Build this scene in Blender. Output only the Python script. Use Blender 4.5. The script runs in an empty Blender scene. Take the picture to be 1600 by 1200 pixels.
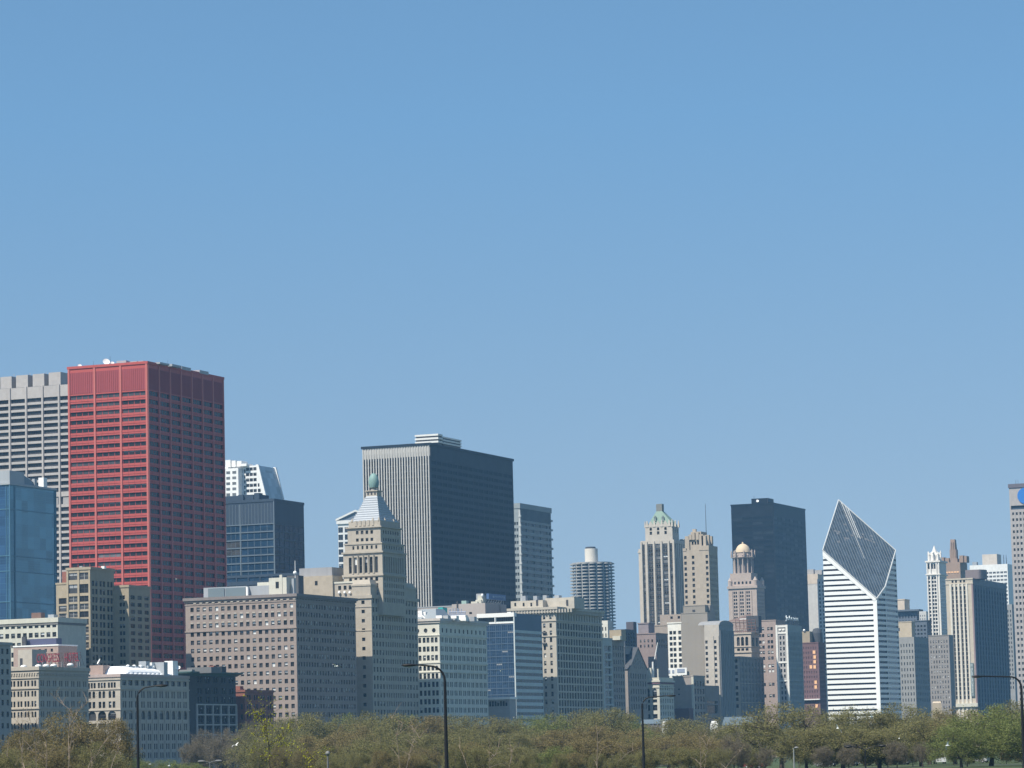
HAZE_D, SKY_S, SUN_E, EXPO = 0.00006, 0.08, 5.0, 0.45
import bpy, math, random
import numpy as np
from mathutils import Vector, Matrix, Euler
random.seed(7)
C = bpy.context.scene.collection
R = math.radians
sc = bpy.context.scene

# ------------------------------------------------------------------ camera
F = 5200.0                      # focal length in photo pixels (photo 1600 x 1200)
CZ = 3.0                        # eye height above the park lawn
YAW, PITCH, ROLL = R(-21.8), math.atan(585 / F), R(1.4)
_f0 = Vector((math.sin(YAW), math.cos(YAW), 0))
_r0 = Vector((math.cos(YAW), -math.sin(YAW), 0))
_fw = (_f0 * math.cos(PITCH) + Vector((0, 0, math.sin(PITCH)))).normalized()
_u0 = _r0.cross(_fw)
_r = _r0 * math.cos(ROLL) - _u0 * math.sin(ROLL)
_u = _r0 * math.sin(ROLL) + _u0 * math.cos(ROLL)
cam = bpy.data.cameras.new("camera")
camo = bpy.data.objects.new("camera", cam)
C.objects.link(camo)
mw = Matrix((( _r.x, _u.x, -_fw.x, 0), (_r.y, _u.y, -_fw.y, 0), (_r.z, _u.z, -_fw.z, CZ), (0, 0, 0, 1)))
camo.matrix_world = mw
cam.sensor_width = 36.0
cam.lens = 36.0 * F / 1600
cam.clip_start = 1.0
cam.clip_end = 30000
sc.camera = camo

def ray(px, py):
    return _fw + _r * ((px - 800) / F) + _u * ((600 - py) / F)
def proj(x, y, z):
    d = Vector((x, y, z - CZ)); w = d.dot(_fw)
    return 800 + F * d.dot(_r) / w, 600 - F * d.dot(_u) / w, w
def colx(px, y, z):             # x of the point (?, y, z) seen in photo column px
    n = _r * F - _fw * (px - 800)
    return -(n.y * y + n.z * (z - CZ)) / n.x
def coly(px, x, z):
    n = _r * F - _fw * (px - 800)
    return -(n.x * x + n.z * (z - CZ)) / n.y
def rowz(py, x, y):
    n = _u * F - _fw * (600 - py)
    return CZ - (n.x * x + n.y * y) / n.z
def at_y(px, py, Y):
    d = ray(px, py); t = Y / d.y
    return Vector((d.x * t, Y, CZ + d.z * t))
def at_x(px, py, X):
    d = ray(px, py); t = X / d.x
    return Vector((X, d.y * t, CZ + d.z * t))
def at_d(px, py, D):            # point at view depth D
    d = ray(px, py)
    return Vector((d.x * D, d.y * D, CZ + d.z * D))

# ------------------------------------------------------------------ materials
MATS = {}
def M(name, col, rough=0.8, var=0.10, scale=0.08, streak=0.0, metal=0.0, spec=0.25, cell=0.0, cellvar=0.06, fine=0.0):
    if name in MATS: return MATS[name]
    m = bpy.data.materials.new(name); m.use_nodes = True
    nt = m.node_tree; b = nt.nodes['Principled BSDF']
    b.inputs['Roughness'].default_value = rough
    b.inputs['Metallic'].default_value = metal
    b.inputs['Specular IOR Level'].default_value = spec
    L = nt.links
    geo = nt.nodes.new('ShaderNodeNewGeometry')
    def noise(sc_, det, vec):
        n = nt.nodes.new('ShaderNodeTexNoise'); n.inputs['Scale'].default_value = sc_; n.inputs['Detail'].default_value = det
        L.new(vec, n.inputs['Vector']); return n.outputs['Fac']
    def math_(op, a, b_):
        n = nt.nodes.new('ShaderNodeMath'); n.operation = op
        for i, q in enumerate((a, b_)):
            if isinstance(q, (int, float)): n.inputs[i].default_value = q
            else: L.new(q, n.inputs[i])
        return n.outputs[0]
    fac = math_('MULTIPLY_ADD', noise(scale, 4, geo.outputs['Position']), 2 * var)
    fac.node.inputs[2].default_value = 1 - var
    if fine:
        f2 = math_('MULTIPLY_ADD', noise(1.3, 2, geo.outputs['Position']), 2 * fine); f2.node.inputs[2].default_value = 1 - fine
        fac = math_('MULTIPLY', fac, f2)
    if streak:
        mp = nt.nodes.new('ShaderNodeVectorMath'); mp.operation = 'MULTIPLY'; mp.inputs[1].default_value = (1, 1, 0.04)
        L.new(geo.outputs['Position'], mp.inputs[0])
        f2 = math_('MULTIPLY_ADD', noise(0.6, 3, mp.outputs[0]), 2 * streak); f2.node.inputs[2].default_value = 1 - streak
        fac = math_('MULTIPLY', fac, f2)
    if cell:
        sn = nt.nodes.new('ShaderNodeVectorMath'); sn.operation = 'SNAP'; sn.inputs[1].default_value = (cell, cell, cell)
        L.new(geo.outputs['Position'], sn.inputs[0])
        wn = nt.nodes.new('ShaderNodeTexWhiteNoise'); L.new(sn.outputs[0], wn.inputs['Vector'])
        f2 = math_('MULTIPLY_ADD', wn.outputs['Value'], 2 * cellvar); f2.node.inputs[2].default_value = 1 - cellvar
        fac = math_('MULTIPLY', fac, f2)
    mx = nt.nodes.new('ShaderNodeVectorMath'); mx.operation = 'SCALE'
    mx.inputs[0].default_value = col; L.new(fac, mx.inputs['Scale'])
    L.new(mx.outputs[0], b.inputs['Base Color'])
    MATS[name] = m
    return m

def glassmat(name, col, rough=0.12, spec=0.5, metal=0.0, wob=0.02, cell=2.0):
    m = M(name, col, rough=rough, var=0.15, scale=0.05, metal=metal, spec=spec, cell=cell, cellvar=0.25)
    nt = m.node_tree; b = nt.nodes['Principled BSDF']
    geo = nt.nodes.new('ShaderNodeNewGeometry')
    n = nt.nodes.new('ShaderNodeTexNoise'); n.inputs['Scale'].default_value = 0.35
    bp = nt.nodes.new('ShaderNodeBump'); bp.inputs['Strength'].default_value = wob * 5; bp.inputs['Distance'].default_value = 0.5
    nt.links.new(geo.outputs['Position'], n.inputs['Vector'])
    nt.links.new(n.outputs['Fac'], bp.inputs['Height']); nt.links.new(bp.outputs['Normal'], b.inputs['Normal'])
    return m

def stone(name, col, **k):
    kw = dict(rough=0.85, var=0.09, scale=0.06, streak=0.07, cell=1.6, cellvar=0.05, fine=0.05); kw.update(k)
    return M(name, col, **kw)

G_DARK = glassmat('window_glass_dark', (0.022, 0.021, 0.020), spec=.22)
G_MID = glassmat('window_glass_grey', (0.060, 0.060, 0.062), spec=.25)
G_PALE = glassmat('window_glass_pale', (0.14, 0.145, 0.15), spec=.3)
BLIND = M('roller_blind', (0.68, 0.69, 0.68), var=0.15, scale=0.3)
BLIND_G = M('roller_blind_grey', (0.30, 0.31, 0.32), var=0.15, scale=0.3)
FR_D = M('window_frame_dark', (0.06, 0.06, 0.065))
FR_L = M('window_frame_pale', (0.42, 0.42, 0.40))
FR_R = M('window_frame_red', (0.34, 0.06, 0.062))
FR_W = M('window_frame_white', (0.7, 0.7, 0.68))
LITWIN = M('window_gold_glow', (0.9, 0.55, 0.28), rough=0.35, metal=0.6)  # gold glow of lit windows put into the colour
ROOFM = M('roof_felt', (0.16, 0.16, 0.16), var=0.2)
METAL = M('grey_sheet_metal', (0.33, 0.35, 0.37), rough=0.5, var=0.1, streak=0.12, spec=0.4)
WHITE = M('white_paint', (0.78, 0.78, 0.76), rough=0.6, var=0.05)
BLACKM = M('black_lamp_paint', (0.012, 0.012, 0.014), rough=0.5)

# ------------------------------------------------------------------ mesh builder
class MB:
    def __init__(s): s.v = []; s.f = []; s.m = []
    def face(s, pts, m=0):
        n = len(s.v); s.v.extend([tuple(p) for p in pts]); s.f.append(tuple(range(n, n + len(pts)))); s.m.append(m)
    def box(s, x0, x1, y0, y1, z0, z1, m=0, bottom=True):
        a = [(x0, y0, z0), (x1, y0, z0), (x1, y1, z0), (x0, y1, z0), (x0, y0, z1), (x1, y0, z1), (x1, y1, z1), (x0, y1, z1)]
        n = len(s.v); s.v.extend(a)
        fs = [(0, 1, 5, 4), (1, 2, 6, 5), (2, 3, 7, 6), (3, 0, 4, 7), (4, 5, 6, 7)] + ([(3, 2, 1, 0)] if bottom else [])
        for q in fs: s.f.append(tuple(n + i for i in q)); s.m.append(m)
        return s
    def frustum(s, b, t, z0, z1, m=0):     # b, t = (x0, x1, y0, y1)
        a = [(b[0], b[2], z0), (b[1], b[2], z0), (b[1], b[3], z0), (b[0], b[3], z0), (t[0], t[2], z1), (t[1], t[2], z1), (t[1], t[3], z1), (t[0], t[3], z1)]
        n = len(s.v); s.v.extend(a)
        for q in [(0, 1, 5, 4), (1, 2, 6, 5), (2, 3, 7, 6), (3, 0, 4, 7), (4, 5, 6, 7), (3, 2, 1, 0)]:
            s.f.append(tuple(n + i for i in q)); s.m.append(m)
        return s
    def lathe(s, cx, cy, prof, n=16, m=0, a0=0.0):
        base = len(s.v)
        for r_, z in prof:
            for k in range(n):
                a = a0 + 2 * math.pi * k / n
                s.v.append((cx + r_ * math.cos(a), cy + r_ * math.sin(a), z))
        for i in range(len(prof) - 1):
            for k in range(n):
                k2 = (k + 1) % n
                s.f.append((base + i * n + k, base + i * n + k2, base + (i + 1) * n + k2, base + (i + 1) * n + k)); s.m.append(m)
        s.f.append(tuple(base + (len(prof) - 1) * n + k for k in range(n))); s.m.append(m)
        s.f.append(tuple(base + k for k in reversed(range(n)))); s.m.append(m)
        return s
    def tube(s, pts, rad, n=6, m=0, cap=True):
        pts = [Vector(p) for p in pts]
        if isinstance(rad, (int, float)): rad = [rad] * len(pts)
        base = len(s.v)
        for i, p in enumerate(pts):
            t = (pts[min(i + 1, len(pts) - 1)] - pts[max(i - 1, 0)])
            if t.length < 1e-9: t = Vector((0, 0, 1))
            t.normalize()
            up = Vector((0, 0, 1)) if abs(t.z) < 0.9 else Vector((1, 0, 0))
            a = t.cross(up).normalized(); b = a.cross(t)
            for k in range(n):
                th = 2 * math.pi * k / n
                s.v.append(tuple(p + (a * math.cos(th) - b * math.sin(th)) * rad[i]))
        for i in range(len(pts) - 1):
            for k in range(n):
                k2 = (k + 1) % n
                s.f.append((base + i * n + k, base + i * n + k2, base + (i + 1) * n + k2, base + (i + 1) * n + k)); s.m.append(m)
        if cap:
            s.f.append(tuple(base + k for k in reversed(range(n)))); s.m.append(m)
            s.f.append(tuple(base + (len(pts) - 1) * n + k for k in range(n))); s.m.append(m)
        return s
    def ellipsoid(s, c, r, nu=12, nv=8, m=0):
        prof = []
        base = len(s.v)
        for j in range(nv + 1):
            ph = math.pi * (j / nv - 0.5)
            for k in range(nu):
                a = 2 * math.pi * k / nu
                s.v.append((c[0] + r[0] * max(math.cos(ph), 1e-3) * math.cos(a), c[1] + r[1] * max(math.cos(ph), 1e-3) * math.sin(a), c[2] + r[2] * math.sin(ph)))
        for j in range(nv):
            for k in range(nu):
                k2 = (k + 1) % nu
                s.f.append((base + j * nu + k, base + j * nu + k2, base + (j + 1) * nu + k2, base + (j + 1) * nu + k)); s.m.append(m)
        return s
    def add(s, o, loc, sx=1.0, sz=1.0, rot=False):   # append another MB scaled, optionally turned +90 deg about z
        n = len(s.v)
        for (x, y, z) in o.v:
            x *= sx; z *= sz
            if rot: x, y = -y, x
            s.v.append((loc[0] + x, loc[1] + y, loc[2] + z))
        for q in o.f: s.f.append(tuple(n + i for i in q))
        s.m.extend(o.m)
    def mesh(s, name, mats, off=(0, 0, 0), smooth=False):
        me = bpy.data.meshes.new(name)
        ox, oy, oz = off
        me.from_pydata([(x - ox, y - oy, z - oz) for x, y, z in s.v], [], s.f)
        for q in (mats if isinstance(mats, (list, tuple)) else [mats]): me.materials.append(q)
        if any(s.m): me.polygons.foreach_set('material_index', s.m)
        if smooth: me.polygons.foreach_set('use_smooth', [True] * len(s.f))
        me.update()
        if smooth: me.set_sharp_from_angle(angle=R(42))
        return me
    def build(s, name, mats, parent=None, smooth=False):
        off = parent['_o'] if parent is not None and '_o' in parent else (0, 0, 0)
        o = bpy.data.objects.new(name, s.mesh(name, mats, off, smooth))
        C.objects.link(o)
        if parent is not None: o.parent = parent
        return o

def thing(name, label, cat, loc, group=None):
    o = bpy.data.objects.new(name, None); C.objects.link(o)
    o.empty_display_size = 1
    o.location = loc; o['label'] = label; o['category'] = cat
    if group: o['group'] = group
    o['_o'] = tuple(float(q) for q in loc)
    return o

# ------------------------------------------------------------------ windows
WMB = {}; WME = {}
def win_mb(nx=1, ny=2, blind=0.0, frame=0.07):
    """unit window centred on the origin, facing -y: slots 0 frame, 1 glass, 2 blind"""
    k = (nx, ny, blind, frame)
    if k in WMB: return WMB[k]
    b = MB()
    zb = 0.5 - blind
    if blind < 1: b.face([(-.5, 0, -.5), (.5, 0, -.5), (.5, 0, zb), (-.5, 0, zb)], 1)
    if blind > 0: b.face([(-.5, 0, zb), (.5, 0, zb), (.5, 0, .5), (-.5, 0, .5)], 2)
    fy = -0.07
    if frame > 0:
        f = frame
        b.box(-.5, -.5 + f, fy, 0.02, -.5, .5, 0); b.box(.5 - f, .5, fy, 0.02, -.5, .5, 0)
        b.box(-.5 + f, .5 - f, fy, 0.02, -.5, -.5 + f * .7, 0); b.box(-.5 + f, .5 - f, fy, 0.02, .5 - f * .7, .5, 0)
        for i in range(1, nx):
            x = -.5 + i / nx; b.box(x - f * .45, x + f * .45, fy * .8, 0.02, -.5 + f * .7, .5 - f * .7, 0)
        for j in range(1, ny):
            z = -.5 + j / ny; b.box(-.5 + f, .5 - f, fy * .6, 0.02, z - f * .35, z + f * .35, 0)
    WMB[k] = b
    return b
def win_mesh(k, mats):
    key = (k, tuple(m.name for m in mats))
    if key not in WME: WME[key] = win_mb(*k).mesh('window', list(mats))
    return WME[key]

# window styles: list of (weight, nx, ny, blind, frame width, frame mat, glass, blind mat)
ST = {
 'hung': [(5, 1, 2, 0, .09, FR_D, G_DARK, BLIND), (3, 1, 2, 0, .09, FR_D, G_MID, BLIND), (2, 1, 2, .35, .09, FR_D, G_DARK, BLIND_G), (1, 1, 2, .5, .09, FR_D, G_MID, BLIND)],
 'office': [(4, 1, 2, 0, .06, FR_D, G_DARK, BLIND), (3, 1, 2, 0, .06, FR_D, G_MID, BLIND), (2, 1, 2, .42, .06, FR_L, G_DARK, BLIND), (1.6, 1, 2, .65, .06, FR_L, G_DARK, BLIND), (2, 1, 2, .5, .06, FR_D, G_MID, BLIND_G), (1, 1, 2, .9, .06, FR_L, G_MID, BLIND)],
 'dark': [(5, 1, 1, 0, .05, FR_D, G_DARK, BLIND), (2, 1, 1, 0, .05, FR_D, G_MID, BLIND), (1, 1, 1, .3, .05, FR_D, G_DARK, BLIND_G)],
 'pair': [(4, 2, 1, 0, .05, FR_L, G_DARK, BLIND), (3, 2, 1, 0, .05, FR_L, G_MID, BLIND), (1, 2, 1, .4, .05, FR_L, G_MID, BLIND_G)],
 'loft': [(3, 2, 2, 0, .04, FR_L, G_MID, BLIND), (5, 2, 2, 0, .04, FR_D, G_DARK, BLIND), (1, 2, 2, .4, .04, FR_D, G_MID, BLIND_G), (.3, 2, 2, .5, .04, FR_W, G_MID, BLIND)],
 'red4': [(4, 4, 1, 0, .024, FR_R, G_MID, BLIND), (7, 4, 1, 0, .024, FR_R, G_DARK, BLIND), (1, 4, 1, .3, .024, FR_R, G_DARK, BLIND_G), (.5, 4, 1, 0, .024, FR_R, G_PALE, BLIND)],
 'strip': [(3, 6, 1, 0, .012, FR_D, G_DARK, BLIND), (2, 6, 1, 0, .012, FR_D, G_MID, BLIND)],
}
def pick(style):
    L = ST[style]; t = random.random() * sum(q[0] for q in L)
    for q in L:
        t -= q[0]
        if t <= 0: break
    return (q[1], q[2], q[3], q[4]), (q[5], q[6], q[7])

def even(a, b, n, frac):
    p = (b - a) / n
    return [(a + p * (i + .5 - frac / 2), a + p * (i + .5 + frac / 2)) for i in range(n)]
def bays(a, b, n, k, pier, frac):          # n bays of k windows separated by piers (fraction of the bay)
    p = (b - a) / n; out = []
    for i in range(n): out += even(a + p * (i + pier / 2), a + p * (i + 1 - pier / 2), k, frac)
    return out

class Bld:
    def __init__(s, name, label, cat, x0, x1, y0, y1, H, wall, group=None):
        s.x0, s.x1, s.y0, s.y1, s.H = x0, x1, y0, y1, H
        s.name = name
        s.root = thing(name, label, cat, ((x0 + x1) / 2, (y0 + y1) / 2, 0), group)
        s.wall = MB(); s.wmats = wall if isinstance(wall, list) else [wall]
        s.wins = []; s.roof = MB(); s.roofm = ROOFM; s.roofobj = None
    @property
    def W(s): return s.x1 - s.x0
    @property
    def Dp(s): return s.y1 - s.y0
    def pt(s, t, side, u, z, d=0.0):
        x0, x1, y0, y1 = t
        if side == 'S': return (x0 + u, y0 + d, z)
        if side == 'E': return (x1 - d, y0 + u, z)
        if side == 'N': return (x1 - u, y1 - d, z)
        return (x0 + d, y1 - u, z)
    def facade(s, t, side, z0, z1, cols=(), rows=(), depth=.35, m=0, style='hung', mr=None):
        W = (t[1] - t[0]) if side in 'SN' else (t[3] - t[2])
        mr = m if mr is None else mr
        P = lambda u, z, d=0.0: s.pt(t, side, u, z, d)
        Q = lambda u0, u1, a, b, mm=m: s.wall.face([P(u0, a), P(u1, a), P(u1, b), P(u0, b)], mm)
        rows = sorted([r for r in rows if r[0] > z0 + .05 and r[1] < z1 - .05])
        cols = sorted([c for c in cols if c[0] > 0.02 and c[1] < W - 0.02])
        if not rows or not cols:
            Q(0, W, z0, z1); return
        z = z0
        for r in rows:
            a, b = r[0], r[1]; shape = r[2] if len(r) > 2 else None
            st = r[3] if len(r) > 3 else style
            if a > z: Q(0, W, z, a)
            u = 0
            for c0, c1 in cols:
                Q(u, c0, a, b); u = c1
                for (p, q) in (((c0, a), (c0, b)), ((c1, b), (c1, a)), ((c0, b), (c1, b)), ((c1, a), (c0, a))):
                    s.wall.face([P(p[0], p[1]), P(p[0], p[1], depth), P(q[0], q[1], depth), P(q[0], q[1])][::-1], mr)
                if shape:
                    cu = (c0 + c1) / 2; rx = (c1 - c0) / 2
                    for top in ((True,) if shape == 'arch' else (True, False)):
                        rz = min(rx, (b - a) * .6) if shape == 'arch' else (b - a) / 2
                        cz = b - rz if top else a + rz
                        sg = 1 if top else -1
                        for sx in (-1, 1):
                            arc = [(cu + sx * rx * math.cos(k * math.pi / 10), cz + sg * rz * math.sin(k * math.pi / 10)) for k in range(6)]
                            poly = [(cu + sx * rx, cz + sg * rz)]
                            for k in range(5):
                                tri = [P(*poly[0], -0.01), P(*arc[k], -0.01), P(*arc[k + 1], -0.01)]
                                if sx * sg < 0: tri.reverse()
                                s.wall.face(tri[::-1] if False else tri, m)
                                s.wall.face([P(*arc[k]), P(*arc[k + 1]), P(*arc[k + 1], depth), P(*arc[k], depth)], mr)
                if st: s.wins.append((side, P((c0 + c1) / 2, (a + b) / 2, depth), c1 - c0, b - a, st))
            Q(u, W, a, b); z = b
        if z < z1: Q(0, W, z, z1)
    def tier(s, t, z0, z1, S=None, E=None, N=None, m=0, style='hung', depth=.35, roof=True, styleE=None, mE=None):
        """a box of wall; S / E = (cols, rows)"""
        s.facade(t, 'S', z0, z1, *(S or ((), ())), depth=depth, m=m, style=style)
        s.facade(t, 'E', z0, z1, *(E or ((), ())), depth=depth, m=m if mE is None else mE, style=styleE or style)
        s.facade(t, 'N', z0, z1, m=m); s.facade(t, 'W', z0, z1, m=m)
        if roof: s.roof.box(t[0] + .02, t[1] - .02, t[2] + .02, t[3] - .02, z1 - .6, z1 - .01, 0)
        else: s.wall.face([(t[0], t[2], z1), (t[1], t[2], z1), (t[1], t[3], z1), (t[0], t[3], z1)], m)
    def ring(s, t, z0, z1, p, name='cornice', mat=None, m2=None):
        b = MB(); b.box(t[0] - p, t[1] + p, t[2] - p, t[3] + p, z0, z1)
        return b.build(name, mat or s.wmats[0], s.root)
    def add(s, name, mb, mats, smooth=False): return mb.build(name, mats, s.root, smooth)
    def finish(s):
        s.wall.build('wall', s.wmats, s.root)
        if s.roof.f:
            s.roofobj = s.roof.build('roof', s.roofm, s.root); s.roofobj['_o'] = s.root['_o']
        ox, oy, oz = s.root['_o']
        vis = []
        for i, w in enumerate(s.wins):
            px, py, dep = proj(*w[1])
            fac = 0.93 if w[0] == 'S' else 0.35
            area = w[2] * w[3] * fac * (F / dep) ** 2
            if not (-10 < px < 1610 and 0 < py < 1118): area *= 0.001
            if area < 3.0: area *= 0.5
            vis.append((area, i))
        vis.sort(reverse=True)
        one = set(i for a, i in vis[:100])
        rest = {}
        for i, (side, p, w, h, st) in enumerate(s.wins):
            k, mats = pick(st)
            rot = side == 'E'
            if i in one:
                o = bpy.data.objects.new('window', win_mesh(k, mats))
                o.location = (p[0] - ox, p[1] - oy, p[2] - oz); o.scale = (w, 1, h)
                if rot: o.rotation_euler = (0, 0, math.pi / 2)
                o.parent = s.root; C.objects.link(o)
            else:
                rest.setdefault(0, []).append((k, mats, p, w, h, rot))
        if rest:
            b = MB(); allm = []; 
            for (k, mats, p, w, h, rot) in rest[0]:
                idx = []
                for q in mats:
                    if q not in allm: allm.append(q)
                    idx.append(allm.index(q))
                src = win_mb(*k); n0 = len(b.m)
                b.add(src, p, w, h, rot)
                b.m[n0:] = [idx[q] for q in src.m]
            o = b.build('window', allm, s.root); o['kind'] = 'stuff'
        return s

def pxbox(pc, py, left, right, Y=None, X=None, depth=None):
    """block from its photo outline: SE corner (pc, py) at north distance Y or on the line X"""
    p = at_y(pc, py, Y) if Y is not None else at_x(pc, py, X)
    x0 = colx(left, p.y, p.z)
    y1 = coly(right, p.x, p.z) if depth is None else p.y + depth
    return x0, p.x, p.y, y1, p.z
def prow(t, py0, py1, n, frac, zmin=4.0, shape=None, more=True):
    """n window rows whose centres on the SE edge lie between photo rows py0 (top) and py1, repeated down to zmin"""
    za, zb = rowz(py0, t[1], t[2]), rowz(py1, t[1], t[2])
    p = (za - zb) / (n - 1) if n > 1 else 3.9
    out = []; k = 0
    while (k < n or more):
        z = za - k * p
        if z - p * frac / 2 < zmin: break
        out.append((z - p * frac / 2, z + p * frac / 2) + ((shape,) if shape else ())); k += 1
    return out
def trow(t, py, h, shape=None, st=None):       # one row by its photo centre at the SE edge and its height in pixels
    z0, z1 = rowz(py + h / 2, t[1], t[2]), rowz(py - h / 2, t[1], t[2])
    r = (z0, z1)
    if shape or st: r += (shape,)
    if st: r += (st,)
    return r
def text(body, size, loc, rot, mat, parent, name='lettering', ext=0.15, width=None, sx=1.0):
    """raised letters as a mesh part; width scales them to an exact length in metres"""
    cu = bpy.data.curves.new(name, 'FONT'); cu.body = body; cu.size = size; cu.extrude = ext
    cu.align_x = 'CENTER'; cu.align_y = 'CENTER'
    tmp = bpy.data.objects.new(name, cu); C.objects.link(tmp)
    bpy.context.view_layer.update()
    me = bpy.data.meshes.new_from_object(tmp.evaluated_get(bpy.context.evaluated_depsgraph_get()))
    bpy.data.objects.remove(tmp); bpy.data.curves.remove(cu)
    me.materials.clear(); me.materials.append(mat); me.name = name
    if width:
        xs = [v.co.x for v in me.vertices]; sx = width / (max(xs) - min(xs))
    o = bpy.data.objects.new(name, me); C.objects.link(o)
    off = parent['_o']
    o.location = (loc[0] - off[0], loc[1] - off[1], loc[2] - off[2]); o.rotation_euler = rot; o.scale = (sx, 1, 1)
    o.parent = parent
    return o
XM = -580.0        # west side of the lakefront avenue
# ------------------------------------------------------------------ helpers for roof details
def rb(B, name, pl, pr, pt_, Y, dep, mat, zb=None):
    zb = B.H - .3 if zb is None else zb
    z = rowz(pt_, colx(pr, Y, B.H), Y)
    x0, x1 = colx(pl, Y, z), colx(pr, Y, z)
    b = MB(); b.box(x0, x1, Y, Y + dep, zb, max(z, zb + .3))
    b.build(name, mat, B.roofobj or B.root)
    return x0, x1, Y, Y + dep, z
def bowl(B, c, ax, r, mat=None, name='satellite_dish', foot=None):
    ax = Vector(ax).normalized(); a = ax.cross(Vector((0, 0, 1))).normalized(); b_ = a.cross(ax)
    b = MB(); rings = [(0.0, -.28), (.5, -.2), (.85, -.06), (1.0, .02), (.96, .0), (.5, -.15), (0.0, -.23)]
    n = 14; base = 0
    for rr, dd in rings:
        for k in range(n):
            t = 2 * math.pi * k / n
            p = Vector(c) + (a * math.cos(t) + b_ * math.sin(t)) * max(rr, .01) * r + ax * dd * r
            b.v.append(tuple(p))
    for i in range(len(rings) - 1):
        for k in range(n):
            k2 = (k + 1) % n
            b.f.append((i * n + k, i * n + k2, (i + 1) * n + k2, (i + 1) * n + k)); b.m.append(0)
    if foot is not None: b.tube([Vector(c) - ax * .2 * r, (c[0], c[1], foot)], .09 * r, 5)
    return b.build(name, mat or WHITE, B.roofobj or B.root, True)
def mast(B, px, py, Y, zb, r=.12, name='antenna', mat=None):
    p = at_y(px, py, Y); b = MB(); b.tube([(p.x, Y, zb), (p.x, Y, p.z)], [r, r * .5], 5)
    return b.build(name, mat or FR_D, B.roofobj or B.root)
def piers(B, t, side, us, w, proud, z0, z1, m=0, mb=None):
    mb = mb or B.wall
    for u in us:
        if side == 'S': mb.box(t[0] + u - w / 2, t[0] + u + w / 2, t[2] - proud, t[2] + .05, z0, z1, m)
        else: mb.box(t[1] - .05, t[1] + proud, t[2] + u - w / 2, t[2] + u + w / 2, z0, z1, m)
def lines(a, b, n): return [a + (b - a) * i / n for i in range(n + 1)]

# ================================================================== 1 the red tower
RED = M('red_painted_steel', (0.41, 0.082, 0.070), rough=0.55, var=.06, streak=.05, cell=3.0, cellvar=.03)
RED2 = M('red_louvre_panel', (0.30, 0.062, 0.066), rough=0.6, var=.06, streak=.15)
ST['red4d'] = [(1, 4, 1, 0, .02, FR_R, G_DARK, BLIND)]
x0, x1, y0, y1, H = pxbox(230, 565, 106, 349, Y=1310)
t = (x0, x1, y0, y1)
B = Bld('skyscraper', 'tall red slab tower with red framed windows on every side', 'skyscraper', x0, x1, y0, y1, H, [RED, M('red_pier_sunlit', (0.47, 0.135, 0.115), rough=.55, var=.05), M('red_panel_joint', (0.20, 0.045, 0.045), var=.05)])  # pier red is paler: full sunlight put into its colour
rows = prow(t, 613.5, 904, 23, .50)
B.tier(t, 0, H, S=(even(.4, B.W - .4, 3, .91), rows), E=(even(.4, B.Dp - .4, 7, .92), [(r[0] - .12, r[1] + .12) for r in rows]), style='red4', styleE='red4d', depth=.5)
piers(B, t, 'S', lines(.45, B.W - .45, 3), .9, .3, 0, H - .9, 1)
piers(B, t, 'E', lines(.45, B.Dp - .45, 7), .9, .3, 0, H - .9, 1)
for r0, r1 in zip(rows[1:], rows[:-1]):          # panel joints and a drip ledge on every spandrel
    za, zb_ = r0[1] + .15, r1[0] - .15
    for side, L_, nb in (('S', B.W, 3), ('E', B.Dp, 7)):
        for i in range(nb):
            p = (L_ - .9) / nb
            piers(B, t, side, [.45 + p * i + .5 + (p - 1.0) * k / 4 for k in range(1, 4)], .10, .03, za, zb_, 2)
            u0, u1 = .45 + p * i + .5, .45 + p * (i + 1) - .5; zm = (za + zb_) / 2
            if side == 'S': B.wall.box(x0 + u0, x0 + u1, y0 - .12, y0 + .02, zm - .06, zm + .06, 0)
            else: B.wall.box(x1 - .02, x1 + .12, y0 + u0, y0 + u1, zm - .06, zm + .06, 0)
B.ring(t, H - .9, H + .25, .35, 'roof_rim', RED)
zt0, zt1 = rowz(608, x1, y0), rowz(574, x1, y0)
for i in range(3):
    b = MB(); p = (B.W - .9) / 3; u = .45 + p * i
    b.box(x0 + u + .6, x0 + u + p - .6, y0 - .06, y0 + .1, zt0, zt1)
    for k in range(12): b.box(x0 + u + .8 + k * (p - 1.6) / 12, x0 + u + .95 + k * (p - 1.6) / 12, y0 - .2, y0 - .05, zt0 + .2, zt1 - .2)
    B.add('louvre_panel', b, RED2)
for i in range(7):
    b = MB(); p = (B.Dp - .9) / 7; u = .45 + p * i
    b.box(x1 - .1, x1 + .06, y0 + u + .6, y0 + u + p - .6, zt0, zt1)
    for k in range(10): b.box(x1 + .05, x1 + .2, y0 + u + .8 + k * (p - 1.6) / 10, y0 + u + .95 + k * (p - 1.6) / 10, zt0 + .2, zt1 - .2)
    B.add('louvre_panel', b, RED2)
B.finish()
SUNV = Vector((-.23, -.49, .84))
for px, py, r in ((166, 565, 1.6), (175.5, 567.5, .9), (124.5, 571.5, .9)):
    p = at_y(px, py, y0 + 3); bowl(B, p, (.55, -.7, .5), r, foot=H)
for pl, pr, pt_, Y in ((182, 197, 563, y0 + 6), (198, 214, 564, y0 + 9), (216, 224, 563.5, y0 + 4)):
    rb(B, 'roof_unit', pl, pr, pt_, Y, 5, METAL)
for pl, pr, pt_, Y in ((236, 250, 565.5, y0 + 8), (253, 269, 568.5, y0 + 19), (271, 284, 572, y0 + 32), (300, 312, 578, y0 + 50)):
    rb(B, 'roof_unit', pl, pr, pt_, Y, 9, METAL)
mast(B, 172, 557, y0 + 4, H); mast(B, 146, 564, y0 + 3, H, .08); mast(B, 262, 563, y0 + 22, H, .08)

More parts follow.
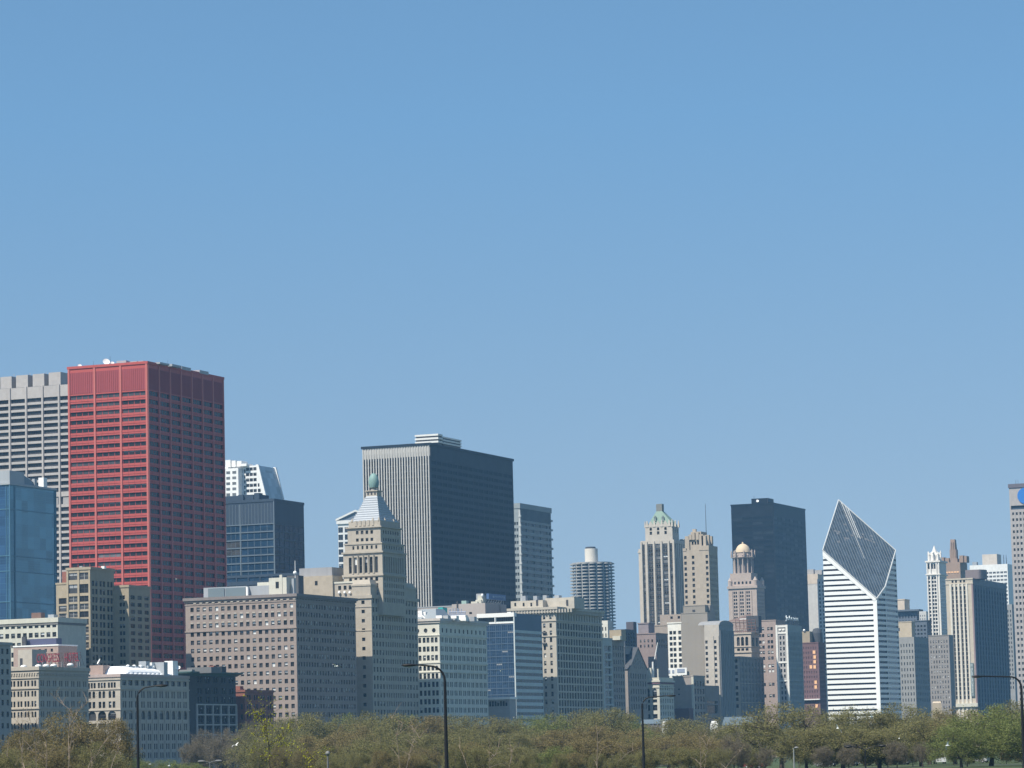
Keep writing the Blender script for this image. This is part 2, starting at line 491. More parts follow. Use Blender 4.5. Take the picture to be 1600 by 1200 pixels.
# ================================================================== 2 grey gridded slab at the left edge
GREYC = stone('pale_grey_concrete', (0.40, 0.375, 0.36), streak=.05)
GREYP = stone('grey_panel', (0.34, 0.33, 0.325), streak=.05)
t = (0, 0, 0, 0); p = at_y(112, 603, 1450)
xs = [colx(q, 1450, p.z) for q in (-62, 112)]
x0, x1, y0, H = xs[0], xs[1], 1450, rowz(600, xs[1], 1450)
t = (x0, x1, y0, y0 + 45)
B = Bld('skyscraper', 'pale grey gridded slab with a notched roofline behind the red tower', 'skyscraper', x0, x1, y0, y0 + 45, H, [GREYC, GREYP])
cl = [colx(q, y0, H) - x0 for q in (-36.5, -10.8, 15, 40.7, 66.3, 92, 118)]
cols = [(a + .6, b - .6) for a, b in zip(cl[:-1], cl[1:]) if b < B.W + 6]
cols = [(a, min(b, B.W - .1)) for a, b in cols]
zr = lambda py: rowz(py, colx(92, y0, 150), y0)
rows = []
k = 0
pit = 10.2
mech = 776
while True:
    py = 622.5 + pit * k; k += 1
    if 772 < py < 786: continue
    z = zr(py)
    if z < 20: break
    hh = (zr(0) - zr(3.1))
    rows.append((z - hh, z + hh))
mrow = [(zr(617.5), zr(601.5), None, ''), (zr(788), zr(776), None, '')]
B.facade(t, 'S', 0, H, cols, rows + mrow, depth=.8, style='strip')
B.facade(t, 'E', 0, H); B.facade(t, 'N', 0, H); B.facade(t, 'W', 0, H)
B.roof.box(t[0] + .02, t[1] - .02, t[2] + .02, t[3] - .02, H - .6, H - .01)
piers(B, t, 'S', [q for q in cl if q < B.W - .4], .95, .5, 0, H + .3)
B.finish()
for (a, b_) in [(c[0], c[1]) for c in cols]:
    for z0, z1 in ((zr(617.5), zr(601.5)), (zr(788), zr(776))):
        q = MB(); q.box(x0 + a - .2, x0 + b_ + .2, y0 + .81, y0 + 1.0, z0 - .2, z1 + .2)
        B.add('louvre_panel', q, M('dark_louvre', (.10, .10, .105)))
        q = MB(); q.box(x0 + a + 1.0, x0 + b_ - .7, y0 + .3, y0 + .8, z0 + .1, z1 - .5)
        B.add('vent_panel', q, GREYP)
for pl, pr, pt_ in ((-25, -7, 589.5), (0.5, 18, 588), (25, 43.5, 585.5), (51, 69, 583.5), (76, 94.5, 581)):
    rb(B, 'roof_block', pl, pr, pt_, y0 + 1.5, 11, GREYC)
q = MB(); q.box(x0, x1 - 8, y0 + 8, y0 + 20, H - .3, H + 4.2); B.add('penthouse', q, M('dark_louvre', (.10, .10, .105)))
for px in (20.5, 22.5, 46, 48, 70.5, 72.5):
    mast(B, px, 585.5 - px * .06, y0 + 9, H, .14, 'roof_rail', GREYC)

# ================================================================== 3 blue glass tower at the left edge
BLUE_E = glassmat('sky_tinted_glass', (0.095, 0.215, 0.285), rough=.08, metal=.3, spec=.6, cell=5)  # mirrored sky put into the colour, brighter than the south glass
BLUE_S = glassmat('deep_blue_glass', (0.022, 0.065, 0.14), rough=.1, spec=.5, cell=4)
BLUEFR = M('blue_grey_mullion', (.09, .20, .28), rough=.4)
x0, x1, y0, y1, H = pxbox(15, 755, -45, 88, Y=1200)
t = (x0, x1, y0, y1)
B = Bld('office_tower', 'blue mirrored glass tower at the left edge in front of the grey slab', 'office tower', x0, x1, y0, y1, H, [BLUEFR, METAL])
zs = [rowz(q, x1, y0) for q in (757.5, 795, 868, 892, 940, 1000)] + [2.0]
W, D = B.W, B.Dp
B.facade(t, 'N', 0, H); B.facade(t, 'W', 0, H)
def curtain(side, segs, depth, mat, name, nx, ny):
    cols = [(a, b) for a, b in segs]
    rows = [(zs[i + 1] + .15, zs[i] - .15, None, '') for i in range(len(zs) - 1)]
    B.facade(t, side, 0, H, cols, rows, depth=depth)
    for (c0, c1) in cols:
        for r in rows:
            b = MB()
            for i in range(nx):
                for j in range(ny):
                    u0, u1 = c0 + (c1 - c0) * i / nx, c0 + (c1 - c0) * (i + 1) / nx
                    a, c = r[0] + (r[1] - r[0]) * j / ny, r[0] + (r[1] - r[0]) * (j + 1) / ny
                    g = .035
                    b.face([B.pt(t, side, u0 + g, a + g, depth - .02), B.pt(t, side, u1 - g, a + g, depth - .02), B.pt(t, side, u1 - g, c - g, depth - .02), B.pt(t, side, u0 + g, c - g, depth - .02)])
            b.face([B.pt(t, side, c0, r[0], depth), B.pt(t, side, c1, r[0], depth), B.pt(t, side, c1, r[1], depth), B.pt(t, side, c0, r[1], depth)], 1)
            B.add(name, b, [mat, BLUEFR])
curtain('S', [(.3, W * .9), (W * .91, W - .3)], .25, BLUE_S, 'window_wall', 5, 5)
curtain('E', [(.3, D * .10), (D * .125, D * .96), (D * .965, D - .1)], .25, BLUE_E, 'window_wall', 9, 6)
B.ring(t, H - .5, H + .3, .25, 'roof_rim', METAL)
B.roof.box(x0 + .1, x1 - .1, y0 + .1, y1 - .1, H - .6, H - .02)
B.finish()
rb(B, 'penthouse', -40, 15, 735, y0 + .5, 12, METAL)
b = MB(); zt = rowz(737, x1 - .2, y0 + 1)
b.frustum((x1 - 10, x1 - .3, y0 + 1, y0 + 26), (x1 - 10, x1 - .3, y0 + 1, y0 + 10), H, zt)
B.add('roof_screen', b, M('blue_grey_metal', (.17, .22, .27), rough=.5, streak=.15))
rb(B, 'roof_unit', 41, 43.5, 747, y0 + 16, 2, WHITE); rb(B, 'roof_unit', 50, 54, 748, y0 + 20, 2, METAL)
rb(B, 'roof_unit', 60, 68, 746, y0 + 28, 3, WHITE)

# ================================================================== 4 beige loft tower (two wings)
BEIGE = stone('weathered_beige_terracotta', (0.34, 0.288, 0.21))
x0, x1, y0, y1, H = pxbox(141, 886, 104, 178, Y=1155)
t = (x0, x1, y0, y1)
B = Bld('loft_tower', 'narrow tan loft tower with big paired windows under the red tower', 'tower', x0, x1, y0, y1, H, BEIGE)
rws = [trow(t, 899.5, 11), trow(t, 919, 14)] + prow(t, 935, 1032, 9, .76)
ew = prow(t, 911, 1040, 11, .66)
B.tier(t, 0, H, S=(bays(.4, B.W - .4, 2, 1, .16, .99), rws), E=(bays(.4, B.Dp - .3, 3, 2, .15, .74), ew), style='loft', styleE='dark')
piers(B, t, 'S', lines(.4, B.W - .4, 2), .8, .25, 0, H - 1.2)
B.ring(t, H - .9, H + .1, .3)
# west shoulder
xl = colx(87.5, y0 + 6, H - 5)
zz = rowz(910, x0, y0 + 6)
t2 = (xl, x0 + .5, y0 + 6, y1)
B.tier(t2, 0, zz, S=(even(.6, x0 - xl - .2, 1, .85), [(a[0] - .2, a[1] - .2) for a in rws[2:]]), style='loft')
B.ring(t2, zz - .6, zz + .1, .2)
# east wing stepping forward to the avenue
p = at_y(201, 914, y1)
xe = p.x
t3 = (x1 - .3, xe, y1, coly(235, xe, p.z))
cw = [(B_, B_ + 1.1) for B_ in (1.9, 3.3)]
hs = prow(t3, 933, 1034, 10, .55)
B.tier(t3, 0, p.z, S=([(c0 + .7, c1 + .7) for c0, c1 in cw], hs), E=(bays(.4, t3[3] - t3[2] - .4, 3, 1, .3, .9), hs), style='hung', styleE='dark')
B.ring(t3, p.z - .9, p.z + .05, .25)
B.finish()
rb(B, 'roof_unit', 124, 128, 884.5, y0 + 3, 2, METAL); rb(B, 'chimney', 158, 163, 884.5, y0 + 9, 1.5, WHITE)
rb(B, 'penthouse', 97, 104, 893, y0 + 9, 5, stone('red_brick', (.24, .10, .075), cell=.8), zz)

# ================================================================== 5 white colonnaded low block at the left edge
CREAM = stone('cream_glazed_terracotta', (0.53, 0.515, 0.44))
p = at_y(90, 965, 1125)
x0, x1, y0, H = colx(-40, 1125, p.z), p.x, 1125, p.z
t = (x0, x1, y0, y0 + 22)
B = Bld('white_building', 'low white glazed building with close window piers left of the tan loft tower', 'building', x0, x1, y0, y0 + 22, H, CREAM)
rws = [trow(t, 977, 6), trow(t, 991, 7.5), trow(t, 1006, 8)] + [trow(t, 1021 + 14 * k, 8) for k in range(5)]
B.tier(t, 0, H, S=(even(.3, B.W - .2, 14, .66), rws), style='hung')
B.ring(t, H - 1.7, H + .1, .45)
B.ring(t, H - 2.6, H - 1.75, .2, 'frieze', stone('dark_frieze', (.2, .19, .18)))
B.finish()
rb(B, 'roof_unit', 49, 64, 957, y0 + 4, 3, stone('brown_brick', (.17, .11, .09), cell=.9)); rb(B, 'roof_unit', 75, 84, 960, y0 + 2, 3, METAL)

# ================================================================== 6 the hotel wings on the avenue
HOTEL = stone('buff_limestone', (0.43, 0.39, 0.33))
x0, x1, y0, y1, H = pxbox(60, 1041, 0, 138, X=XM)
x0 = x1 - 40
t = (x0, x1, y0, y1)
B = Bld('hotel_building', 'buff stone hotel wing carrying the red rooftop letters', 'hotel', x0, x1, y0, y1, H, HOTEL)
ck = (x1 - x0)
cS = []
for i in range(7):
    c = ck - 1.9 - 2.75 * i
    cS += [(c - .95, c - .2), (c + .2, c + .95)]
rws = [trow(t, 1067.5, 9), trow(t, 1083.5, 9, 'arch'), trow(t, 1099.5, 9)] + [trow(t, 1116, 9, 'arch'), trow(t, 1134, 9), trow(t, 1150, 9), trow(t, 1168, 9)]
rE = [trow(t, 1067.5, 9), trow(t, 1083.5, 9), trow(t, 1099.5, 9), trow(t, 1116, 9), trow(t, 1134, 9), trow(t, 1150, 9), trow(t, 1168, 9)]
B.tier(t, 0, H, S=(cS, rws), E=(bays(.5, B.Dp - .5, 8, 2, .3, .62), rE), style='hung', styleE='dark', depth=.45)
zc = lambda q: rowz(q, x1, y0)
B.ring(t, zc(1047), zc(1041.5), .55, 'cornice')
b = MB()
for i in range(14): b.box(x1 - 1 - i * 1.0, x1 - .5 - i * 1.0, y0 - .35, y0 + .1, zc(1055), zc(1051.5))
for i in range(34): b.box(x1 - .1, x1 + .35, y0 + .6 + i * 1.05, y0 + 1.1 + i * 1.05, zc(1055), zc(1051.5))
b.box(x0 - .2, x1 + .2, y0 - .2, y1 + .2, zc(1051.5), zc(1048.5))
B.add('bracketed_frieze', b, HOTEL)
B.ring(t, zc(1059.5), zc(1057), .3, 'belt_course'); B.ring(t, zc(1076), zc(1074), .3, 'belt_course'); B.ring(t, zc(1107.5), zc(1105.5), .35, 'belt_course')
B.finish()
b = MB(); p0 = at_y(28, 1015.5, y0 + 14); p1 = at_y(50, 1015, y0 + 14)
b.box(p0.x, p1.x, y0 + 14, y0 + 24, H - .3, p0.z); B.add('stair_house', b, HOTEL)
b = MB(); q = at_y(33, 1034, y0 + 13.9); b.box(q.x - .5, q.x + .5, y0 + 13.9, y0 + 14.1, H, q.z + 1.2); B.add('stair_door', b, FR_D)
for px in (37, 60, 72, 84, 110):
    q = at_y(px, 1041, y0 + 5); b = MB(); b.ellipsoid((q.x, y0 + 5, H + .1), (1.1, 1.5, .75), 10, 6); B.add('skylight', b, WHITE, True)
for px in (66, 78, 96, 120, 123.5):
    rb(B, 'vent_pipe', px, px + 1.2, 1034, y0 + 8, .5, M('dull_metal', (.22, .22, .22)))
# red letters on their rack
SGR = thing('rooftop_sign', 'red sign letters on a steel rack on the hotel roof', 'sign', (at_y(88, 1035, y0 + 12).x, y0 + 12, H))
za, zb_ = rowz(1036, x1, y0 + 12), rowz(1021, x1, y0 + 12)
xa, xb = colx(57, y0 + 12, zb_), colx(125, y0 + 12, zb_)
b = MB()
for i in range(15):
    x = xa + (xb - xa) * i / 14; b.tube([(x, y0 + 12.3, H - .1), (x, y0 + 12.3, zb_ + .2)], .07, 4)
    b.tube([(x, y0 + 12.3, zb_ - .5), (x, y0 + 15, H)], .06, 4)
for z in (za - .2, (za + zb_) / 2, zb_ + .1): b.tube([(xa, y0 + 12.3, z), (xb, y0 + 12.3, z)], .07, 4)
b.build('sign_rack', M('rusty_steel', (.12, .08, .07)), SGR)
SIGNRED = M('sign_red', (0.25, 0.05, 0.065), rough=.5)
xm1, xm2 = colx(75, y0 + 12, zb_), colx(112, y0 + 12, zb_)
text('CONGRESS', (zb_ - za) * 1.30, (xm1, y0 + 12.1, (za + zb_) / 2), (R(90), 0, 0), SIGNRED, SGR, width=(xb - xa) * .52)
text('HOTEL', (zb_ - za) * 1.30, (xm2, y0 + 12.1, (za + zb_) / 2), (R(90), 0, 0), SIGNRED, SGR, width=(xb - xa) * .33)

# brick penthouse behind the letters
BR = stone('pinkish_brick', (0.36, 0.27, 0.23), cell=.8)
p = at_y(91, 1007, 1072)
xw = colx(21, 1072, p.z)
t = (xw, p.x, 1072, 1086)
B = Bld('brick_building', 'pinkish brick rear block with three small windows behind the red letters', 'building', t[0], t[1], t[2], t[3], p.z, BR)
u = lambda px: colx(px, 1072, p.z - 3) - xw
B.tier(t, 0, p.z, S=([(u(62) - .5, u(62) + .5), (u(71.5) - .5, u(71.5) + .5), (u(81) - .5, u(81) + .5)], [trow(t, 1015.5, 5)]), style='dark')
B.ring(t, p.z - .4, p.z + .1, .2, 'coping', WHITE)
B.finish()
rb(B, 'roof_unit', 35, 88, 997, 1078, 4, M('dark_blue_tarp', (.07, .075, .13)))
rb(B, 'roof_pipe', 34, 40, 994.5, 1076, 1, FR_D)

# dark building whose side only shows at the left edge
GST = stone('grey_green_stone', (0.33, 0.32, 0.29))
p = at_x(17, 1004, XM)
t = (XM - 40, XM, p.y - 45, p.y)
B = Bld('corner_building', 'plain shaded stone block cut by the left edge of the photo', 'building', t[0], t[1], t[2], t[3], p.z, GST)
py_ = lambda q: rowz(q, XM, p.y)
rr = [(py_(q + 4.2), py_(q - 4.2)) for q in (1018, 1034, 1050, 1066, 1082, 1098, 1116, 1134, 1152, 1170)]
B.tier(t, 0, p.z, E=(even(.6, 44.4, 13, .5), rr), styleE='dark')
B.ring(t, p.z - 1, p.z, .4)
B.finish()

# ================================================================== 7 annexe with the white vaulted roof
x0, x1, y0, y1, H = pxbox(187.5, 1054, 138, 295, X=XM)
x0 = x1 - 34
t = (x0, x1, y0, y1)
B = Bld('hotel_annexe', 'buff arcaded hotel annexe under a bright white vaulted roof', 'hotel', x0, x1, y0, y1, H, HOTEL)
zc = lambda q: rowz(q, x1, y0)
ck = x1 - x0
cA = []
for i in range(7):
    c = ck - 3.4 - 4.1 * i; cA += [(c - 1.35, c - .25), (c + .25, c + 1.35)]
cB = []
for i in range(7):
    c = ck - 3.4 - 4.1 * i; cB += [(c - 1.6, c - .75), (c - .42, c + .42), (c + .75, c + 1.6)]
cC = [(ck - 3.4 - 4.1 * i - 1.65, ck - 3.4 - 4.1 * i + 1.65) for i in range(7)]
segs = [(zc(1062.5), H, cB, []), (zc(1075), zc(1062.5), cB, [trow(t, 1070, 8.5)]), (zc(1109), zc(1075), cA, [trow(t, 1084.5, 11, 'arch'), trow(t, 1100.5, 10)]),
        (zc(1128), zc(1109), cC, [trow(t, 1117.5, 15, 'arch')]), (0, zc(1128), cC, [trow(t, 1134, 9), trow(t, 1150, 10), trow(t, 1166, 9)])]
Dp = B.Dp
e10 = bays(.8, Dp - .8, 11, 1, .2, .8); e22 = bays(.8, Dp - .8, 11, 2, .28, .62)
eseg = [(zc(1059.5), H, e10, []), (zc(1077), zc(1059.5), e10, [trow(t, 1066.5, 8)]), (zc(1109), zc(1077), e22, [trow(t, 1084.5, 11), trow(t, 1100.5, 10)]),
        (zc(1128), zc(1109), e10, [trow(t, 1117, 14, 'arch')]), (0, zc(1128), e22, [trow(t, 1136, 11), trow(t, 1152.5, 10), trow(t, 1167, 9), trow(t, 1181, 9)])]
for a, b_, c, r in segs: B.facade(t, 'S', a, b_, c, r, depth=.5)
for a, b_, c, r in eseg: B.facade(t, 'E', a, b_, c, r, depth=.4, style='dark')
B.facade(t, 'N', 0, H); B.facade(t, 'W', 0, H)
B.roof.box(x0 + .1, x1 - .1, y0 + .1, y1 - .1, H - .6, H - .02)
piers(B, t, 'E', lines(.8, Dp - .8, 11), .5, .25, 3, zc(1110))
B.ring(t, zc(1062), zc(1060), .3, 'belt_course'); B.ring(t, zc(1077), zc(1075.4), .25, 'belt_course'); B.ring(t, zc(1109.5), zc(1108), .25, 'belt_course')
b = MB(); b.box(x0 - .3, x1 + .3, y0 - .3, y1 + .3, H - .8, H + .3); B.add('coping', b, stone('pink_coping', (.42, .34, .31)))
B.finish()
# white vault: barrel with scalloped hem, running north along the roof
VW = M('white_roof_membrane', (0.86, 0.86, 0.86), rough=.6, var=.03)
xc = x1 - 8.5; b = MB(); ya, yb = y0 + 4.0, y1 - 13
zv = rowz(1041.5, x1 - 7, y0 + 14) - H
n = 40; ring = []
for i in range(n + 1):
    f = i / n; y = ya + (yb - ya) * f
    e = min(1, f / .16) ; e2 = min(1, (1 - f) / .12)
    hgt = zv * math.sin(min(e, e2) * math.pi / 2) ** .8 * (1.0 + .05 * abs(math.sin(f * 24)))
    row = []
    for k in range(13):
        a = math.pi * k / 12
        row.append((xc - 8.0 * math.cos(a), y, H - .1 + max(hgt, .05) * math.sin(a) ** .75))
    ring.append(row)
for i in range(n):
    for k in range(12): b.face([ring[i][k], ring[i + 1][k], ring[i + 1][k + 1], ring[i][k + 1]])
B.add('vaulted_roof', b, VW, False)
b = MB()
for i in range(11):
    y = ya + 1 + (yb - ya) * i / 11; b.ellipsoid((x1 - .9, y + 1.5, H + .3), (.9, 1.9, .65), 8, 6)
B.add('roof_hem', b, VW, True)
zz = H + zv
b = MB(); b.box(xc - 4, xc + 4, y0 + 15, y1 - 18, H, zz + .25); B.add('roof_ridge', b, METAL)
rb(B, 'roof_unit', 216.5, 228, 1033, y0 + 27, 3, METAL); rb(B, 'roof_unit', 230, 237.5, 1035, y0 + 31, 3, WHITE)
rb(B, 'roof_unit', 238, 256, 1034.5, y0 + 33, 3, METAL); rb(B, 'lift_tower', 257, 270, 1032.5, y0 + 42, 4, WHITE)
for i in range(5):
    q = at_y(200 + i * 9.8, 1045.5, y0 + 16 + i * 4); b = MB(); b.ellipsoid((q.x, q.y, zz + .1), (.8, .8, .6), 8, 6); B.add('roof_vent', b, WHITE, True)
p = at_y(140, 1040, y0 + 3)
b = MB(); b.box(p.x, p.x + 5.5, y0 + 3, y0 + 8, H - .3, rowz(1040, p.x, y0 + 3)); B.add('stair_house', b, BR)
q = at_y(154, 1033.5, y0 + 5); bowl(B, q, (-.65, -.55, .45), 1.15, foot=p.z - .2)
q = at_y(278, 1043, y0 + 45); bowl(B, q, (.3, -.7, .6), .9, foot=H)

# ================================================================== 8 dark club building with a green cornice
DK = stone('near_black_brick', (0.065, 0.06, 0.06), cell=.8); PST = stone('pale_grey_limestone', (0.38, 0.37, 0.35))  # brick in one even near-black colour
GREENC = M('verdigris_dark', (0.065, 0.13, 0.125), rough=.6, var=.2)
p = at_x(368, 1053, XM)
ya = y1 + .3
t = (XM - 30, XM, ya, p.y)
H = p.z
B = Bld('club_building', 'dark brick block with a green cornice and pale lower storeys', 'building', t[0], t[1], t[2], t[3], H, [DK, PST])
zc = lambda q: rowz(q, XM, p.y)
Dp = p.y - ya
r1 = [(zc(q + 4.5), zc(q - 4.5)) for q in (1063.5, 1080.5, 1094)]
B.facade(t, 'E', zc(1101.5), H, bays(5, Dp - .6, 5, 2, .35, .7), r1, style='dark')
B.facade(t, 'E', 0, zc(1101.5), [(c, d) for c, d in bays(5.6, Dp - .4, 5, 2, .2, .7)], [(zc(q + 4.6), zc(q - 4.6)) for q in (1110.5, 1124, 1140, 1156)], style='dark')
b = MB(); t_ = (XM - .1, XM + .5, ya + 5, p.y - .2)
for s_ in 'SNW': B.facade(t, s_, 0, H)
for q in lines(5.3, Dp - .4, 5): b.box(XM, XM + .6, ya + q - .28, ya + q + .28, 2, zc(1102))
for q in (1101.5, 1117, 1132.5, 1148): b.box(XM + .01, XM + .5, ya + 5, p.y - .1, zc(q + 1), zc(q - 1))
B.add('stone_front', b, PST)
B.roof.box(t[0] + .1, t[1] - .1, t[2] + .1, t[3] - .1, H - .8, H - .3)
b = MB(); b.frustum((t[0], t[1] + .1, t[2] + .1, t[3] + .1), (t[0] - 1, t[1] + 2.2, t[2] - 2.6, t[3] + 2), H - 1.2, H); b.box(t[0] - 1, t[1] + 2.25, t[2] - 2.65, t[3] + 2.05, H, H + .35)
B.add('cornice', b, GREENC)
B.finish()
rb(B, 'roof_ridge', 292, 330, 1042, ya + 4, 8, ROOFM); rb(B, 'chimney', 326, 334, 1040, ya + 18, 3, stone('red_brick', (.24, .10, .075), cell=.8)); rb(B, 'roof_hatch', 336, 346, 1041, ya + 24, 4, DK)
rb(B, 'roof_unit', 280, 300, 1046, ya - 0 + 2, 3, M('dull_metal', (.22, .22, .22)))

# ================================================================== 9 small red brick block
RB = stone('red_brick', (.24, .10, .075), cell=.8)
x0, x1, y0, y1, H = pxbox(382.5, 1078, 340, 427, X=XM)
t = (x0, x1, y0, y1)
B = Bld('brick_building', 'low red brick block below the brown office block', 'building', x0, x1, y0, y1, H, [RB])
rr = [trow(t, q, 8) for q in (1090, 1104, 1120, 1136)]
B.tier(t, 0, H, E=(bays(.4, B.Dp - .4, 4, 2, .3, .7), rr), S=([(B.W - 2.0, B.W - 1.0)], rr[1:]), style='dark')
B.ring(t, H - .8, H + .1, .3, 'coping')
B.finish()
rb(B, 'stair_house', 363, 375, 1072, y0 + 2, 3, RB)

# ================================================================== 10 brown office block
BROWN = stone('brown_brick_facing', (0.30, 0.245, 0.215), cell=1.2)
x0, x1, y0, y1, H = pxbox(462, 928, 289.5, 555, X=XM)
t = (x0, x1, y0, y1)
B = Bld('office_block', 'broad brown brick office block with rows of single windows and a heavy cornice', 'office building', x0, x1, y0, y1, H, BROWN)
zc = lambda q: rowz(q, x1, y0)
rS = prow(t, 946, 1103, 13, .53)
top = trow(t, 933.5, 4.5)
cS = even(1.6, B.W - .6, 17, .54)
cE = even(.8, B.Dp - .8, 22, .52)
B.tier(t, 0, H, S=(cS, rS + [top]), E=(cE, rS + [top]), style='office', styleE='office', depth=.4)
b = MB(); b.box(x0 - .8, x1 + .8, y0 - .8, y1 + .8, H - 1.0, H + .2); b.box(x0 - .4, x1 + .4, y0 - .4, y1 + .4, H - 1.7, H - 1.0)
B.add('cornice', b, stone('brown_cornice', (.22, .19, .18)))
for c in cS:
    b = MB(); m_ = (c[0] + c[1]) / 2 + (cS[1][0] - cS[0][0]) / 2
    b.box(x0 + m_ - .6, x0 + m_ + .6, y0 - .3, y0 + .1, zc(936.5), zc(933)); B.add('bracket', b, stone('pale_bracket', (.5, .45, .38)))
B.ring(t, zc(939), zc(937.5), .2, 'belt_course'); B.ring(t, zc(981.5), zc(979.5), .3, 'belt_course')
b = MB()
for r in rS[:2]:
    for c in cS: b.box(x0 + c[0] + .1, x0 + c[1] - .1, y0 - .1, y0 + .05, r[0] - 1.5, r[0] - .95)
B.add('spandrel_tiles', b, stone('pale_tile', (.40, .36, .31)))
B.finish()
GRN = M('greenhouse_glass', (.16, .2, .22), rough=.2, spec=.5)
z_ = rb(B, 'monitor_roof', 318, 386, 915.5, y0 + 12, 8, [METAL]) 
rb(B, 'skylight', 325, 350, 918.5, y0 + 11.6, 2, GRN); rb(B, 'skylight', 352, 383, 917.5, y0 + 11.6, 2, GRN)
rb(B, 'vent_pipe', 384, 387, 917, y0 + 10, 1, WHITE)
rb(B, 'parapet_block', 389, 420, 914.5, y0 + 14, 4, METAL); rb(B, 'roof_unit', 402, 420, 909.5, y0 + 18, 4, CREAM)
rb(B, 'stair_house', 420, 447.5, 902, y0 + 6, 9, CREAM); rb(B, 'chimney', 436.5, 440.5, 898, y0 + 5.8, .5, CREAM)
q = at_y(433, 914, y0 + 5.9); b = MB(); b.box(q.x - .7, q.x + .7, y0 + 5.9, y0 + 6.1, q.z - 1.3, q.z + 1.3); B.add('stair_window', b, G_DARK)
rb(B, 'vent_pipe', 455.5, 459, 904, y0 + 9, 1.2, METAL); rb(B, 'roof_screen', 448, 466, 899, y0 + 26, 5, M('dark_louvre', (.1, .1, .105)))
mast(B, 461, 876, y0 + 22, H, .35, 'flagpole', M('pale_pole', (.5, .5, .5)))
q = at_y(461, 895, y0 + 22); b = MB(); b.ellipsoid(q, (.8, .8, .8), 10, 8); B.add('lamp_globe', b, WHITE, True)
# ================================================================== 11 stone tower with pyramid roof and beehive
LIME = stone('grey_buff_limestone', (0.395, 0.352, 0.292))
LEAD = M('pale_ribbed_lead_roof', (0.40, 0.425, 0.455), rough=.7, var=.06)
VERD = M('verdigris_copper', (0.19, 0.30, 0.28), rough=.55, var=.2, scale=.4)
# SE pavilion and shaft on the avenue
x0, x1, y0, yN, Hp = pxbox(580, 930, 557, 652, X=XM)
D = yN - y0
xw = colx(463, y0 + 1, 60)
B = Bld('pyramid_tower', 'buff stone setback tower topped by a ribbed pyramid and green beehive lantern', 'tower', xw, x1, y0, yN, Hp, LIME)
t = (x0 - 3, x1, y0, yN)
zc = lambda q: rowz(q, x1, y0)
rows = prow(t, 940.5, 1027.5, 7, .38)
rowE = []
for k in range(16):
    q = 938.5 + 13.4 * k
    z0, z1 = zc(q + 3.8), zc(q - 3.8)
    if z0 > 4: rowE.append((z0, z1))
u1 = coly(601, x1, 60) - y0; u2 = coly(633.5, x1, 60) - y0
cE = even(.5, u1, 4, .5) + even(u1 + .3, u2 - .3, 9, .48) + even(u2, D - .5, 4, .5)
cS = [((x1 - t[0]) - (x1 - colx(567.5, y0, zc(960))) - .75, (x1 - t[0]) - (x1 - colx(567.5, y0, zc(960))) + .75)]
B.facade(t, 'S', 0, zc(934), cS, rows, style='dark', depth=.5)
B.facade(t, 'E', 0, zc(934), cE, rowE, style='hung', depth=.45)
B.facade(t, 'N', 0, zc(934)); B.facade(t, 'W', 0, zc(934))
B.roof.box(t[0] + .1, t[1] - .1, t[2] + .1, t[3] - .1, zc(934) - .6, zc(934) - .02)
for q in (984.5, 947.5): B.ring(t, zc(q + .8), zc(q - .8), .2, 'belt_course')
B.ring((x0 - 3, x1, y0, yN), zc(934.5), zc(929.5), .5, 'cornice')
for ya, yb in ((y0 + .3, y0 + u1 - .5), (y0 + u2 + .5, yN - .3)):     # two end pavilions above the cornice
    b = MB(); tt = (x0 - 2.2, x1 - .4, ya, yb)
    z0, z1, z2 = zc(930), zc(913), zc(905)
    b.box(tt[0], tt[1], tt[2], tt[3], z0 - .5, z1); b.box(tt[0] - .25, tt[1] + .25, tt[2] - .25, tt[3] + .25, z1 - .5, z1 + .25)
    b.frustum((tt[0], tt[1], tt[2], tt[3]), (tt[0] + .8, tt[1] - .8, tt[2] + .9, tt[3] - .9), z1 + .25, z2)
    B.add('end_pavilion', b, LIME)
# tower shaft
ts_ = at_y(597, 898, y0 + 7)
xs1 = ts_.x; ys0 = y0 + 7
def tw(pl, pr, pe, inset):
    ya = ys0 + inset; xr = colx(pr, ya, zc(850)); xl = colx(pl, ya, zc(850)); yb = coly(pe, xr, zc(850))
    return (xl, xr, ya, yb)
zt = lambda q, t_: rowz(q, t_[1], t_[2])
tA = tw(536, 597, 632.5, 0)
zA = zt(866, tA) - 0
rr = [trow(tA, 904, 6.5), trow(tA, 914, 6.5), trow(tA, 925, 6.5), trow(tA, 937, 7)]
cw = even(2.0, tA[1] - tA[0] - 1.6, 6, .56); ce = even(1.2, tA[3] - tA[2] - 1.2, 9, .55)
B.tier(tA, zc(960), zt(862, tA), S=(cw, rr + [trow(tA, 881.5, 25)]), E=(ce, rr + [trow(tA, 881.5, 25)]), style='hung', depth=.7)
B.ring(tA, zt(899, tA), zt(896, tA), .5, 'cornice'); B.ring(tA, zt(863, tA), zt(860.5, tA), .6, 'cornice')
b = MB()
for c0, c1 in cw[:-1]:
    u = (c1 + (cw[1][0] - cw[0][1]) / 2); b.lathe(tA[0] + u, tA[2] - .05, [(.42, zt(895, tA)), (.36, zt(868, tA)), (.5, zt(866.5, tA))], 8)
B.add('colonnade', b, LIME, True)
tB = tw(538.5, 596.5, 631.5, .5)
B.tier(tB, zt(861, tB), zt(848, tB), S=(even(3, tB[1] - tB[0] - 1.5, 6, .42), [trow(tB, 854, 5.5)]), E=(even(1.5, tB[3] - tB[2] - 1.5, 8, .42), [trow(tB, 854, 5.5)]), style='dark')
B.ring(tB, zt(849, tB), zt(847, tB), .3, 'cornice')
tC = tw(543.5, 595, 627, 1.0)
rC = [trow(tC, 842, 5), trow(tC, 830.5, 5.5)]
